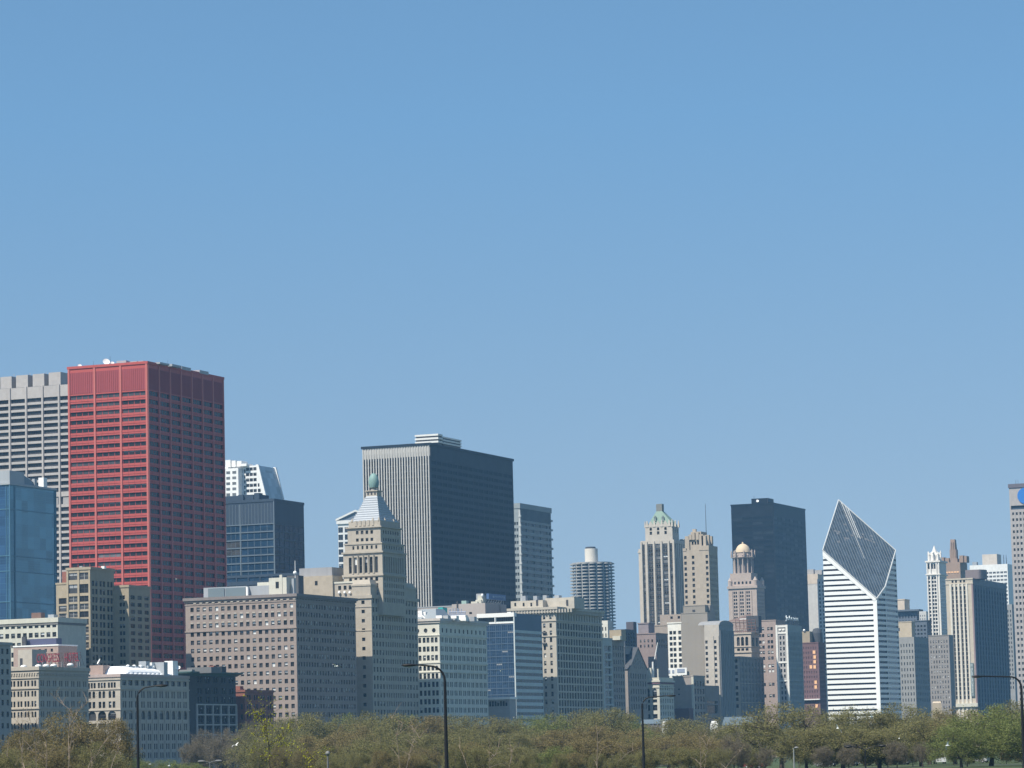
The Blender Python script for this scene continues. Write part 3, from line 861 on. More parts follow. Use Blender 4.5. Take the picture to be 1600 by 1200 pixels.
B.tier(tC, zt(848, tC), zt(823, tC), S=(even(3.4, tC[1] - tC[0] - 3.0, 4, .55), rC), E=(even(2, tC[3] - tC[2] - 2, 7, .5), rC), style='dark')
B.ring(tC, zt(823.5, tC), zt(821.5, tC), .7, 'cornice')
tD = tw(545.5, 594.5, 626, 1.2)
b = MB(); z0, z1 = zt(822, tD), zt(810, tD)
b.box(tD[0], tD[1], tD[2], tD[3], z0, z1 - .8)
for i in range(5): 
    u = tD[0] + 3.4 + i * (tD[1] - tD[0] - 6.8) / 4; b.box(u - .5, u + .5, tD[2] - .25, tD[2], z0 + .5, z1 - .5)
for x in (tD[0] + 1.5, tD[1] - 3.5, tD[1] - .7): b.lathe(x, tD[2] + .4, [(.6, z1 - 1), (.6, z1 - .4), (.35, z1), (.1, z1 + .7)], 8)
for y in (tD[3] - .7, tD[2] + 6, tD[3] - 6): b.lathe(tD[1] - .5, y, [(.6, z1 - 1), (.6, z1 - .4), (.35, z1), (.1, z1 + .7)], 8)
B.add('attic', b, LIME)
tE = tw(571, 588, 599.5, 6.5)
# stepped ribbed pyramid
b = MB(); z2 = zt(774, tE); n = 11
cxA, cyA = (tD[0] + tD[1]) / 2, (tD[2] + tD[3]) / 2
tp = (cxA - 2.6, cxA + 2.6, cyA - 2.6, cyA + 2.6); bt = (tD[0] + .8, tD[1] - .3, tD[2] + .3, tD[3] - .5)
lp = lambda f: tuple(a + (c - a) * f for a, c in zip(bt, tp))
cv = lambda f: f ** .82
for i in range(n):
    f0, f1 = cv(i / n), cv((i + 1) / n)
    za, zb_ = z1 - .8 + (z2 - z1 + .8) * i / n, z1 - .8 + (z2 - z1 + .8) * (i + 1) / n
    a0, a1 = lp(f0), lp(f1)
    b.frustum(a0, a1, za, zb_)
    e = .16; b.box(a0[0] - e, a0[1] + e, a0[2] - e, a0[3] + e, za, za + .42)
B.add('pyramid_roof', b, LEAD)
b = MB(); z3 = zt(765, tE)
b.box(tp[0] + .1, tp[1] - .1, tp[2] + .1, tp[3] - .1, z2, z3); b.box(tp[0] - .35, tp[1] + .35, tp[2] - .35, tp[3] + .35, z3 - .4, z3)
for i in (-1, 0, 1): b.box(cxA + i * 1.6 - .35, cxA + i * 1.6 + .35, tp[2] - .02, tp[2] + .2, z2 + .6, z3 - .8, 1)
b.lathe(cxA, cyA, [(1.5, z3), (1.2, z3 + 1.0), (1.9, z3 + 1.3)], 12)
B.add('lantern_base', b, [LIME, FR_D])
hz = zt(737.5, tE) - z3 - 1.3
b = MB(); b.lathe(cxA, cyA, [(1.9, z3 + 1.3), (2.25, z3 + 1.3 + hz * .2), (2.3, z3 + 1.3 + hz * .4), (2.05, z3 + 1.3 + hz * .65), (1.5, z3 + 1.3 + hz * .85), (.9, z3 + 1.3 + hz * .96), (.2, z3 + 1.3 + hz)], 20)
B.add('beehive_lantern', b, VERD, True)
# rear wing behind the brown block
p = at_y(557, 908, y0 + 2.5)
tw_ = (xw, p.x, y0 + 2.5, yN - 3)
B.tier(tw_, 0, p.z, S=([(colx(q - 2.3, y0 + 2.5, p.z) - xw, colx(q + 2.3, y0 + 2.5, p.z) - xw) for q in (530.5, 539, 547)], [trow(tw_, 917.5, 6.5)]), style='dark')
B.ring(tw_, p.z - .7, p.z + .05, .25, 'coping', CREAM)
b = MB(); p2 = at_y(519.5, 900, y0 + 1.5)
b.box(colx(464, y0 + 1.5, p2.z), p2.x, y0 + 1.5, y0 + 12, p.z - 8, p2.z + .3); B.add('rear_attic', b, stone('tan_attic', (.40, .345, .27)))
b = MB(); p3 = at_y(518.5, 886, y0 + 4); b.box(colx(467.5, y0 + 4, p3.z), p3.x, y0 + 4, coly(537, p3.x, p3.z), p2.z, p3.z); B.add('penthouse', b, M('corrugated_grey', (.30, .30, .31), rough=.6, streak=.25, var=.1))
q = at_y(494, 911, y0 + 1.4); b = MB(); b.box(q.x - .6, q.x + .6, y0 + 1.4, y0 + 1.6, q.z - .9, q.z + .9); B.add('rear_window', b, G_DARK)
for px in (530, 538.5, 546.5):
    q = at_y(px, 926, y0 + 2); b = MB(); b.ellipsoid((q.x, y0 + 1.9, q.z), (.6, .4, .7), 8, 6); B.add('roof_urn', b, WHITE, True)
# stepped bay windows on the light court side
for k in range(9):
    q = at_y(555.5, 948 + 12.8 * k, y0 + 1); b = MB(); b.box(q.x - .5, q.x + .9, y0 + .6, y0 + 2.5, q.z - .9, q.z + .9); B.add('oriel', b, LIME)
B.finish()

# ================================================================== 12 white office block with portholes
WTC = stone('white_glazed_terracotta', (0.60, 0.59, 0.52), streak=.04)
x0, x1, y0, y1, H = pxbox(686, 967, 640, 760, X=XM)
t = (x0, x1, y0, y1)
B = Bld('office_block', 'white glazed office block with a row of round porthole windows under its cornice', 'office building', x0, x1, y0, y1, H, WTC)
zc = lambda q: rowz(q, x1, y0)
W, Dp = B.W, B.Dp
n = 5
cP = [(W - 2.5 - i * 3.95 - 1.05, W - 2.5 - i * 3.95 + .75) for i in range(n)]
c2 = []
for i in range(n):
    c = W - 2.55 - i * 3.95; c2 += [(c - 1.6, c - .25), (c + .25, c + 1.6)]
c2 = [c for c in c2 if c[1] < W - .2]
B.facade(t, 'S', zc(991), H, cP, [trow(t, 984.5, 7.2, 'round')], style='dark')
rS = [trow(t, q, 8.2) for q in (999.5, 1013.5, 1027.3)] + [trow(t, 1043.5, 7.5, 'arch'), trow(t, 1056, 8.5)] + [trow(t, 1069 + 13.4 * k, 8.2) for k in range(8)]
B.facade(t, 'S', 0, zc(991), c2, rS, style='hung', depth=.5)
eP = even(1.2, Dp - .6, 11, .34)
e2 = bays(.5, Dp - .5, 11, 2, .22, .74)
B.facade(t, 'E', zc(991), H, eP, [trow(t, 984.5, 6.5)], style='dark')
B.facade(t, 'E', 0, zc(991), e2, [trow(t, q, 8.0) for q in (999.5, 1013.5, 1027.3, 1041.5, 1055)] + [trow(t, 1069 + 13.4 * k, 8) for k in range(8)], style='hung', depth=.45)
B.facade(t, 'N', 0, H); B.facade(t, 'W', 0, H)
B.roof.box(x0 + .1, x1 - .1, y0 + .1, y1 - .1, H - .6, H - .02)
b = MB(); b.box(x0 - .9, x1 + .9, y0 - .9, y1 + .9, H - .8, H + .3); b.box(x0 - .5, x1 + .5, y0 - .5, y1 + .5, H - 1.7, H - .8); B.add('cornice', b, stone('cornice_stone', (.52, .49, .46)))
B.ring(t, zc(992.8), zc(991.2), .3, 'belt_course'); B.ring(t, zc(1036), zc(1034), .3, 'belt_course'); B.ring(t, zc(1050.2), zc(1049), .25, 'belt_course')
B.finish()
z_ = H + .2
b = MB(); b.frustum((x0, x1 - 4, y0 + 6, y0 + 26), (x0, x1 - 7, y0 + 13, y0 + 22), z_, rowz(951, x1 - 7, y0 + 13)); B.add('skylight_roof', b, M('glazed_roof', (.26, .29, .31), rough=.3, spec=.4))
b = MB(); a_, c_ = at_y(654, 957, y0 + 5.5), at_y(664, 966, y0 + 5.5); b.tube([a_, c_], .3, 5); B.add('roof_pipe', b, WHITE)
for pl, pr, q, dy, m_ in ((653, 659, 954, 8, WHITE), (660, 665, 956, 9, WHITE), (667, 674, 954, 12, METAL), (681, 690, 961.5, 7, WHITE), (692, 700, 961.5, 8, METAL), (707, 713, 962, 14, WHITE), (719, 728, 964.5, 22, WHITE), (703, 711, 966, 12, METAL), (730, 741, 963.5, 30, METAL)):
    rb(B, 'roof_unit', pl, pr, q, y0 + dy, 3, m_)
TEAL = M('teal_tarpaulin', (0.03, 0.30, 0.29), rough=.6, var=.08)
zt_ = rowz(949, colx(690, y0 + 30, H), y0 + 30)
b = MB(); xa, xb = colx(676, y0 + 30, H + 2), colx(691, y0 + 30, H + 2); b.frustum((xa, xb, y0 + 30, y0 + 36), (xa + 2.4, xb, y0 + 31, y0 + 36), H, zt_); B.add('teal_plant_cover', b, TEAL)
rb(B, 'light_monitor', 681.5, 727, 961.2, y0 + 27, 3, WHITE)
b = MB()
for i in range(14):
    q = at_y(702 + i * 1.9, 962, y0 + 40); h_ = random.uniform(3.5, 6.5); b.tube([(q.x, q.y, H), (q.x, q.y, H + h_)], .22, 5)
for j in range(3): b.tube([(at_y(702, 960, y0 + 40).x, y0 + 40, H + 1.5 + 1.6 * j), (at_y(728, 960, y0 + 40).x, y0 + 40, H + 1.3 + 1.6 * j)], .25, 5)
B.add('pipe_rack', b, M('pale_blue_pipes', (.32, .36, .46), rough=.5))

# ================================================================== 13 blank walled block behind it, with the blue sign
GWALL = stone('mauve_grey_render', (0.40, 0.36, 0.335), cell=0, streak=.05)
p = at_y(758, 942, 1500)
x1, y0, H = p.x, 1500, p.z
x0 = colx(706, y0, H); y1 = coly(791, x1, H)
B = Bld('blank_block', 'mauve grey windowless block with a blue sign box above its roof', 'building', x0, x1, y0, y1, H, GWALL)
t = (x0, x1, y0, y1)
cw = [(B.W - 8.5, B.W - 7.0)]
B.tier(t, 0, H, S=(cw, [trow(t, 957, 3.2)]), style='dark')
zl = rowz(946.5, colx(706, y0, 40), y0)
t2 = (colx(648, y0 + 1, zl), x0 - .02, y0 + 1, y1 - 3)
B.tier(t2, 0, zl); B.ring(t2, zl - .4, zl + .1, .15, 'coping', METAL)
b = MB(); q = at_y(714.5, 946, y0 - .2); b.box(q.x - .35, q.x + .35, y0 - .35, y0 - .02, q.z - 3.2, q.z + 2.0); B.add('flue', b, FR_D)
b = MB(); q = at_x(781.5, 945, x1); b.frustum((x1, x1 + .9, q.y - .2, q.y + 2.4), (x1, x1 + .9, q.y - 1.6, q.y + 2.4), H - 12, H - .2); B.add('fin_wall', b, GWALL)
B.finish()
b = MB(); zz = H
for pl, pr, q, dy in ((736, 746, 939.6, 1), (743, 752, 937, 2)): rb(B, 'roof_unit', pl, pr, q, y0 + dy, 4, CREAM)
rb(B, 'water_tank', 746, 754.5, 930, y0 + 3, 4, CREAM); rb(B, 'roof_hatch', 744, 752, 927.5, y0 + 8, 4, METAL)
q = at_y(753.5, 929, y0 + 2.8); b = MB(); b.ellipsoid((q.x, q.y, q.z - .5), (.7, .7, 1.0), 8, 6); B.add('beacon', b, WHITE, True)
mast(B, 754.5, 923.5, y0 + 4, H, .14)
rb(B, 'roof_unit', 721, 728.5, 938.5, y0 + 8, 3, M('pale_green_unit', (.30, .42, .38)))
# sign faces the avenue (east)
ya, yb = coly(763.5, x1, H + 4), coly(790, x1, H + 4)
SG = thing('billboard', 'blue sign box with pale lettering on the blank grey block', 'sign', (x1, (ya + yb) / 2, H))
zA, zB = rowz(936.8, x1, coly(771, x1, H)), rowz(928, x1, coly(771, x1, H))
BLUES = M('sign_blue', (0.075, 0.14, 0.28), rough=.5, var=.05); PALEB = M('sign_pale_blue', (0.33, 0.42, 0.52), rough=.5)
b = MB(); b.box(x1 - 1.2, x1 + .1, ya, yb, zA, zB); b.build('sign_box', BLUES, SG)
b = MB()
for i in range(7):
    y = ya + (yb - ya) * (i + .5) / 7; b.tube([(x1 - .6, y, H - .1), (x1 - .6, y, zA + .1)], .15, 5); b.tube([(x1 - 3, y, H - .1), (x1 - .8, y, zA + .8)], .1, 4)
b.build('sign_legs', METAL, SG)
b = MB(); b.box(x1 + .1, x1 + .2, ya + (yb - ya) * .22, yb - 1.5, zA + .9, zB - .9); b.build('sign_face', PALEB, SG)
text('Buckingham', (zB - zA) * .62, (x1 + .25, ya + (yb - ya) * .6, (zA + zB) / 2), (R(90), 0, R(90)), BLUES, SG, ext=.03, width=(yb - ya) * .6)

# ================================================================== 14 dark glass office block with banded side
BG = glassmat('navy_curtain_glass', (0.018, 0.045, 0.095), rough=.2, spec=.25, cell=1.7)
BFR = M('navy_mullion', (.075, .115, .17), rough=.5)
BAND = stone('pale_spandrel_band', (0.50, 0.55, 0.55), streak=.03)
x0, x1, y0, y1, H = pxbox(803, 958, 745, 846, X=XM)
t = (x0, x1, y0, y1)
B = Bld('office_block', 'navy glass office block with a white framed top and a pale banded side', 'office building', x0, x1, y0, y1, H, [BFR, BAND])
zc = lambda q: rowz(q, x1, y0)
rws = []
for k in range(21):
    q = 980.3 + 9.95 * k
    if zc(q + 4.3) > 3: rws.append((zc(q + 4.6), zc(q - 4.3)))
ST['navy'] = [(1, 3, 2, 0, .05, BFR, BG, BLIND), (.06, 3, 2, .3, .05, BFR, BG, BLIND_G)]
ST['band'] = [(1, 8, 1, 0, .008, BFR, G_DARK, BLIND)]
B.facade(t, 'S', 0, zc(973), even(.2, B.W - .5, 6, .97), rws, depth=.15, style='navy')
B.facade(t, 'S', zc(973), H, [(B.W * .02, B.W * .475), (B.W * .505, B.W * .985)], [(zc(970.5), zc(963.5))], depth=1.2, style='band', m=1)
rE = [(zc(q + 2.5), zc(q - 2.4)) for q in [991 + 10.35 * k for k in range(18)] if zc(q + 2.4) > 3]
B.facade(t, 'E', 0, zc(984), [(.5, B.Dp - .3)], rE, depth=.3, m=1, style='band')
B.facade(t, 'E', zc(984), H, m=0)
B.facade(t, 'N', 0, H); B.facade(t, 'W', 0, H)
B.roof.box(x0 + .1, x1 - .1, y0 + .1, y1 - .1, H - .6, H - .02)
b = MB(); b.box(x0, x1 + .05, y0 - .3, y0 + 3, zc(963.3), H + .3); b.box(x0, x1 - .1, y0 - .22, y0 - .02, zc(973.5), zc(971.8)); b.box(x0 + B.W * .481, x0 + B.W * .5, y0 - .22, y0 - .02, zc(972), zc(963))
B.add('white_top_frame', b, WHITE)
b = MB(); b.box(x1 - .35, x1 + .2, y0 - .2, y0 + .25, 1, H); B.add('corner_strip', b, BAND)
B.finish()
rb(B, 'roof_unit', 792, 798, 956, y0 + 4, 2, WHITE)
# low canopy block at the foot
p = at_x(796, 1089, XM + 6)
t2 = (colx(757, p.y, 20), XM + 6, p.y, p.y + 8)
SB = Bld('low_block', 'low grey shopfront block at the foot of the navy glass block', 'building', t2[0], t2[1], t2[2], t2[3], p.z, [GREYP])
SB.tier(t2, 0, p.z, S=(even(1, SB.W - 1, 8, .8), [trow(t2, 1099, 8)]), style='dark')
SB.ring(t2, p.z - 1.0, p.z, .5, 'canopy', WHITE)
SB.finish()

# ================================================================== 15 ornate stone block with big cornice (white lit side strip)
PGAS = stone('cream_carved_limestone', (0.44, 0.405, 0.345)); PGE = stone('grey_carved_limestone', (0.40, 0.385, 0.36))
x0, x1, y0, y1, H = pxbox(868, 949, 797.5, 940, X=XM)
t = (x0, x1, y0, y1)
B = Bld('office_block', 'cream carved office block with arcaded loggia windows and a deep cornice', 'office building', x0, x1, y0, y1, H, [PGAS])
zc = lambda q: rowz(q, x1, y0)
W, Dp = B.W, B.Dp
cS = []
for i in range(9):
    c = W - 2.6 - i * 3.3; cS.append((c - .75, c + .45))
rS = [trow(t, 964, 6.5), trow(t, 977, 7), trow(t, 988.5, 7)] + [trow(t, 999.5 + 12.1 * k, 7) for k in range(15)]
rS = [r for r in rS if r[0] > 4]
B.facade(t, 'S', 0, H, cS, rS, style='office', depth=.5)
r1 = [(zc(q + 5.0), zc(q - 4.6)) for q in [977.5 + 12.1 * k for k in range(16)]]
r1 = [r for r in r1 if r[0] > 4]
B.facade(t, 'E', 0, zc(969.5), even(1.2, Dp - 1.2, 17, .74), r1, style='dark', depth=.6)
B.facade(t, 'E', zc(969.5), H, even(1.2, Dp - 1.2, 17, .5), [(zc(968), zc(957.5), 'arch')], style='dark', depth=.8)
B.facade(t, 'N', 0, H); B.facade(t, 'W', 0, H)
B.roof.box(x0 + .1, x1 - .1, y0 + .1, y1 - .1, H - .6, H - .02)
b = MB(); b.box(x0 - 1.4, x1 + 1.4, y0 - 1.4, y1 + 1.4, H - .9, H + .3); b.box(x0 - .9, x1 + .9, y0 - .9, y1 + .9, H - 2.3, H - .9)
for i in range(22): b.box(x0 + i * 1.5, x0 + i * 1.5 + .7, y0 - 1.2, y0, H - 2.6, H - .9)
for i in range(38): b.box(x1, x1 + 1.2, y0 + i * 1.65, y0 + i * 1.65 + .75, H - 2.6, H - .9)
B.add('cornice', b, PGAS)
b = MB()
for i in range(10): b.ellipsoid((x0 + W - 1.2 - i * 3.3, y0 + .15, zc(957.6)), (1.25, .5, 1.1), 10, 6)
B.add('shell_frieze', b, PGAS, True)
for q in (969.5, 993.5): B.ring(t, zc(q + .8), zc(q - .8), .35, 'belt_course')
for k in (0, 1):
    b = MB(); c = cS[2 - k * 2]; b.box(x0 + cS[1][0] - .5, x0 + cS[1][1] + .5, y0 - .9, y0 - .02, zc(1005.5 - 17 * k), zc(1003.5 - 17 * k)); B.add('balcony', b, stone('shadowed_iron', (.12, .12, .12)))
B.finish()
rb(B, 'penthouse', 798, 848, 937.5, y0 + 6, 12, PGAS); rb(B, 'penthouse', 852, 897, 933, y0 + 11, 14, PGAS)
for px in (805, 818, 830):
    q = at_y(px, 944.5, y0 + 5.9); b = MB(); b.box(q.x - .45, q.x + .45, y0 + 5.9, y0 + 6.1, q.z - .8, q.z + .8); B.add('attic_window', b, G_DARK)
for px in (839, 886):
    q = at_y(px, 941, y0 + 5.8 if px < 850 else y0 + 10.8); b = MB(); b.box(q.x - .5, q.x + .5, q.y, q.y + .3, q.z - 1.6, q.z + 1.2); B.add('attic_door', b, FR_D)
for px, q in ((818, 931), (836, 931), (851, 930)): rb(B, 'roof_unit', px - 3, px + 3, q, y0 + 20, 3, METAL)
rb(B, 'roof_unit', 866, 873, 930, y0 + 15, 4, METAL)

# ================================================================== 16 grey finned slab tower (centre)
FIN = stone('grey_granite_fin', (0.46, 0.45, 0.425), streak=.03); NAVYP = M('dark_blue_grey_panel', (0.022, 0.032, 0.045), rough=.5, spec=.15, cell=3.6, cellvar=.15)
x0, x1, y0, y1, H = pxbox(671.5, 692, 566, 801, Y=1650)
t = (x0, x1, y0, y1)
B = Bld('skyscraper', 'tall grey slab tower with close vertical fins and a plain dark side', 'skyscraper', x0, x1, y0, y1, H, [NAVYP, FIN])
zc = lambda q: rowz(q, x1, y0)
W, Dp = B.W, B.Dp
ST['slot'] = [(3, 1, 3, 0, .03, FR_D, G_DARK, BLIND), (2, 1, 3, 0, .03, FR_D, G_MID, BLIND)]
cF = even(.5, W - .8, 25, .62)
rF = []
z = zc(714)
while z > 40:
    rF.append((z - 3.55, z - .1)); z -= 3.75
B.facade(t, 'S', 0, zc(712), even(.5, W - .8, 25, .62), [(20, zc(716), None, '')], depth=.35, style='slot')
for c0, c1 in cF:
    b = MB(); n = 8
    for i in range(44):
        za, zb_ = 20 + (zc(716) - 20) * i / 44, 20 + (zc(716) - 20) * (i + 1) / 44
        b.face([(x0 + c0, y0 + .34, za + .35), (x0 + c1, y0 + .34, za + .35), (x0 + c1, y0 + .34, zb_), (x0 + c0, y0 + .34, zb_)], 0 if random.random() < .35 else 1)
        b.face([(x0 + c0, y0 + .33, za), (x0 + c1, y0 + .33, za), (x0 + c1, y0 + .33, za + .35), (x0 + c0, y0 + .33, za + .35)], 2)
    B.add('window_strip', b, [G_DARK, G_MID, stone('grey_spandrel', (.22, .22, .21))])
B.facade(t, 'S', zc(712), H, m=1)
b = MB()
for i in range(26):
    u = .5 + (W - 1.3) * i / 25
    b.box(x0 + u - .33, x0 + u + .33, y0 - .42, y0 + .05, 10, H - 1.2)
for i in range(25):
    u = .5 + (W - 1.3) * (i + .5) / 25
    b.frustum((x0 + u - .3, x0 + u + .3, y0 - .1, y0 + .1), (x0 + u - .3, x0 + u + .3, y0 - .32, y0 + .1), zc(712), zc(705))
    b.frustum((x0 + u - .3, x0 + u + .3, y0 - .32, y0 + .1), (x0 + u - .3, x0 + u + .3, y0 - .1, y0 + .1), zc(705), H - 1.2)
B.add('fins', b, FIN)
# dark east side: faint floor and bay grid
rE = []
z = H - 9
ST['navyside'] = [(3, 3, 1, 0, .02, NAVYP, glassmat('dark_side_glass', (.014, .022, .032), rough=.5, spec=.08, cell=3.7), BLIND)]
while z > 30: rE.append((z - 2.3, z - .3)); z -= 3.75
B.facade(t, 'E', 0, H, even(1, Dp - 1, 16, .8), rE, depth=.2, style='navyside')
B.facade(t, 'N', 0, H); B.facade(t, 'W', 0, H)
B.roof.box(x0 + .1, x1 - .1, y0 + .1, y1 - .1, H - .6, H - .02)
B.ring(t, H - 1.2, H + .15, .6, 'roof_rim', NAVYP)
B.finish()
lw = M('white_louvre', (.68, .68, .65), rough=.6); dl = M('louvre_gap', (.14, .14, .15))
p = at_y(684.5, 677.5, y0 + 9); pz = p.z - H
def louvre(xa, xb, ya, yb, h_):
    b = MB(); b.box(xa + .5, xb - .5, ya + .5, yb - .5, H - .2, H + h_ - .1, 1)
    for i in range(3): b.box(xa, xb, ya, yb, H + h_ * (i / 3 + .16), H + h_ * ((i + 1) / 3 + .0))
    B.add('cooling_tower', b, [lw, dl])
xl = colx(648, y0 + 9, p.z)
ye = coly(721, p.x + .3, H + pz)
louvre(xl, p.x, y0 + 9, y0 + 9 + (ye - y0 - 9) * .2, pz)
louvre(xl + 3, p.x + .3, y0 + 9.3 + (ye - y0 - 9) * .2, ye, pz * .82)
def quick(name, label, cat, pc, py, l, r, wall, Y=None, X=None, depth=None, S=None, E=None, rows=(), rowsE=None, style='dark', styleE=None, dep=.35, ring=None, zb=0, more=True, fin=True):
    """plain block: S / E = list of columns or (n, frac[, margin]); rows = list of (photo row, px height[, shape])"""
    x0, x1, y0, y1, H = pxbox(pc, py, l, r, Y=Y, X=X, depth=depth)
    t = (x0, x1, y0, y1)
    B = Bld(name, label, cat, x0, x1, y0, y1, H, wall)
    B.t = t
    def cols(q, W):
        if q is None: return ()
        if isinstance(q, tuple): return even(q[2] if len(q) > 2 else .4, W - (q[2] if len(q) > 2 else .4), q[0], q[1])
        return q
    rr = [trow(t, *q) for q in rows]; rr = [q for q in rr if q[0] > 3]
    re = rr if rowsE is None else [q for q in [trow(t, *w) for w in rowsE] if q[0] > 3]
    B.tier(t, zb, H, S=(cols(S, B.W), rr) if S else None, E=(cols(E, B.Dp), re) if E else None, style=style, styleE=styleE, depth=dep)
    if ring: B.ring(t, H - ring[0], H + .1, ring[1])
    if fin: B.finish()
    return B
def RW(a, p, n, h, *x): return [(a + p * i, h) + x for i in range(n)]

# ================================================================== 17 dark glass block right of the red tower
SLATE = M('slate_grey_metal', (.045, .065, .095), rough=.5, spec=.2, var=.05, streak=.1); SLATEL = M('pale_slate_edge', (.13, .165, .20), rough=.5)
DG = glassmat('slate_blue_glass', (.018, .042, .08), rough=.15, spec=.2, cell=6)
x0, x1, y0, y1, H = pxbox(428, 779.5, 318, 474.5, Y=1560)
t = (x0, x1, y0, y1)
B = Bld('office_tower', 'dark slate glass tower block beside the red tower', 'office tower', x0, x1, y0, y1, H, [SLATE, SLATEL])
ST['slate'] = [(1, 5, 1, 0, .012, SLATEL, DG, BLIND), (.2, 5, 1, 0, .012, SLATEL, G_MID, BLIND)]
ST['slateE'] = [(1, 3, 1, 0, .015, SLATE, DG, BLIND)]
zc = lambda q: rowz(q, x1, y0)
rows = [(zc(q + 5.3), zc(q - 4.5)) for q in [823 + 12.1 * k for k in range(30)]]
rows = [r for r in rows if r[0] > 5]
u = lambda px: colx(px, y0, H - 15) - x0
cS = [(.3, u(338)), (u(339), u(375)), (u(376.5), u(427.3))]
B.tier(t, 0, H, S=(cS, rows), E=(even(.3, B.Dp - .3, 6, .97), rows), style='slate', styleE='slateE', depth=.2)
b = MB()
for r in rows: b.box(x0, x1 + .05, y0 - .15, y0, r[1], r[1] + .5)
for c in cS[:-1]: b.box(x0 + c[1] - .1, x0 + c[1] + .5, y0 - .2, y0 - .01, 5, H - 2)
b.box(x1 - .4, x1 + .12, y0 - .22, y0 + .2, 5, H - 1)
B.add('sill_lines', b, SLATEL)
b = MB()
for i in range(22): 
    if i != 6: b.box(x0 + B.W * (.0 + i / 22), x0 + B.W * (i / 22) + .22, y0 - .12, y0, zc(817), zc(786))
B.add('panel_ribs', b, SLATEL)
B.ring(t, H - 1.2, H + .2, .25, 'roof_rim', SLATE)
B.finish()
rb(B, 'penthouse', 318, 407, 772.5, y0 + 8, 10, SLATE)
for pl, pr, q in ((372, 380, 773), (386, 396, 773), (397, 405, 770)): rb(B, 'roof_unit', pl, pr, q, y0 + 7, 4, SLATE)
# lower dark podium block in front of it
quick('low_block', 'dark glass podium block between the red tower and the brown office block', 'building', 500, 893, 350, 540, [SLATE], Y=1480, depth=20, S=(8, .9), rows=RW(900, 12, 6, 6), style='slateE')

# ================================================================== 18 white granite tower with sloping end
WG = stone('white_granite', (0.74, 0.74, 0.73), streak=.02)
p = at_y(402, 727, 1900); Hh = p.z
xl = colx(350, 1900, Hh)
B = Bld('white_tower', 'white granite tower with a slanting grey side above the slate block', 'tower', xl, p.x, 1900, 1940, Hh, [WG])
u = lambda px: colx(px, 1900, Hh - 10) - xl
q_ = at_y(415, 780, 1900)
zb_ = q_.z - 45
slope = (q_.x - p.x) / (Hh - q_.z)
W_ = p.x - xl
yn = coly(429.5, p.x, Hh - .5)
t = (xl, p.x, 1900, yn)
rows = [trow(t, q, 5) for q in (731.5, 740, 748.5, 757, 765.5, 774)]
rows = [(a - .3, b_ - .3) for a, b_ in rows]
B.facade(t, 'S', zb_, Hh, [(u(q) - 1.15, u(q) + 1.15) for q in (387, 392.7, 398.5)], rows, style='dark')
B.facade(t, 'W', zb_, Hh); B.facade(t, 'N', zb_, Hh)
B.wall.face([(xl, 1900, Hh), (p.x, 1900, Hh), (p.x, yn, Hh), (xl, yn, Hh)])
xb = p.x + slope * (Hh - zb_)
B.wall.face([(p.x, 1900, zb_), (xb, 1900, zb_), (p.x, 1900, Hh)])
B.wall.box(xl, xb, 1900, yn, 0, zb_)
yn = coly(429.5, p.x, Hh - .5)
B.wall.face([(p.x, yn, zb_), (p.x, yn, Hh), (xb, yn, zb_)])
b = MB()
n = 14; zz = [zb_ + (Hh - zb_) * i / n for i in range(n + 1)]
for i in range(n):
    xa, xc_ = p.x + slope * (Hh - zz[i]), p.x + slope * (Hh - zz[i + 1])
    b.face([(xa, 1900, zz[i]), (xa, yn, zz[i]), (xc_, yn, zz[i + 1]), (xc_, 1900, zz[i + 1])])
B.add('sloping_side', b, M('pale_ribbed_glazing', (.42, .46, .48), rough=.35, cell=5, cellvar=.25, spec=.5))
b = MB()
for y in (1900 - .3, yn - .5):
    b.face([(p.x - 1.0, y, Hh + .5), (xb - 1.0, y, zb_), (xb + .8, y, zb_), (p.x + .8, y, Hh + .5)]); b.face([(p.x + .8, y, Hh + .5), (xb + .8, y, zb_), (xb + .8, y + 1.4, zb_), (p.x + .8, y + 1.4, Hh + .5)])
B.add('raking_pier', b, WG)
for k in range(5):
    z = rows[k][0] if k < len(rows) else 0
    r = rows[k]; c = (r[0] + r[1]) / 2; lim = p.x + slope * (Hh - r[1]) - 1.6
    x = p.x + .2
    b = MB()
    if lim - x > .8: b.box(x, min(x + 1.9, lim), 1899.9, 1900.2, r[0], r[1]); B.add('window', b, G_DARK)
for k in range(6):
    r = trow(t, 735 + 8.4 * k, 5)
    for px in (378, 382.5):
        x = colx(px, 1900, r[0]); b = MB(); b.box(x - .5, x + .5, 1899.88, 1900.1, r[0], r[1]); B.add('window', b, G_PALE)
b = MB(); x2 = colx(372, 1894, Hh); z2 = rowz(731, x2, 1894)
b.box(xl, x2, 1894, 1900.5, zb_, z2); B.add('side_bay', b, WG)
for j in range(6):
    for a in (356.5, 366):
        r = (rowz(735.5 + 8.6 * j, x2, 1894), rowz(739.5 + 8.6 * j, x2, 1894)); x = colx(a, 1894, r[0]); b = MB(); b.box(x - 1.3, x + 1.3, 1893.85, 1894.05, r[1], r[0]); B.add('window', b, G_PALE)
for pl, pr, q in ((352, 360, 718.5), (362, 368, 719.5), (370, 377, 720), (377, 385, 724)):
    rb(B, 'roof_block', pl, pr, q, 1897, 9, WG)
B.finish()

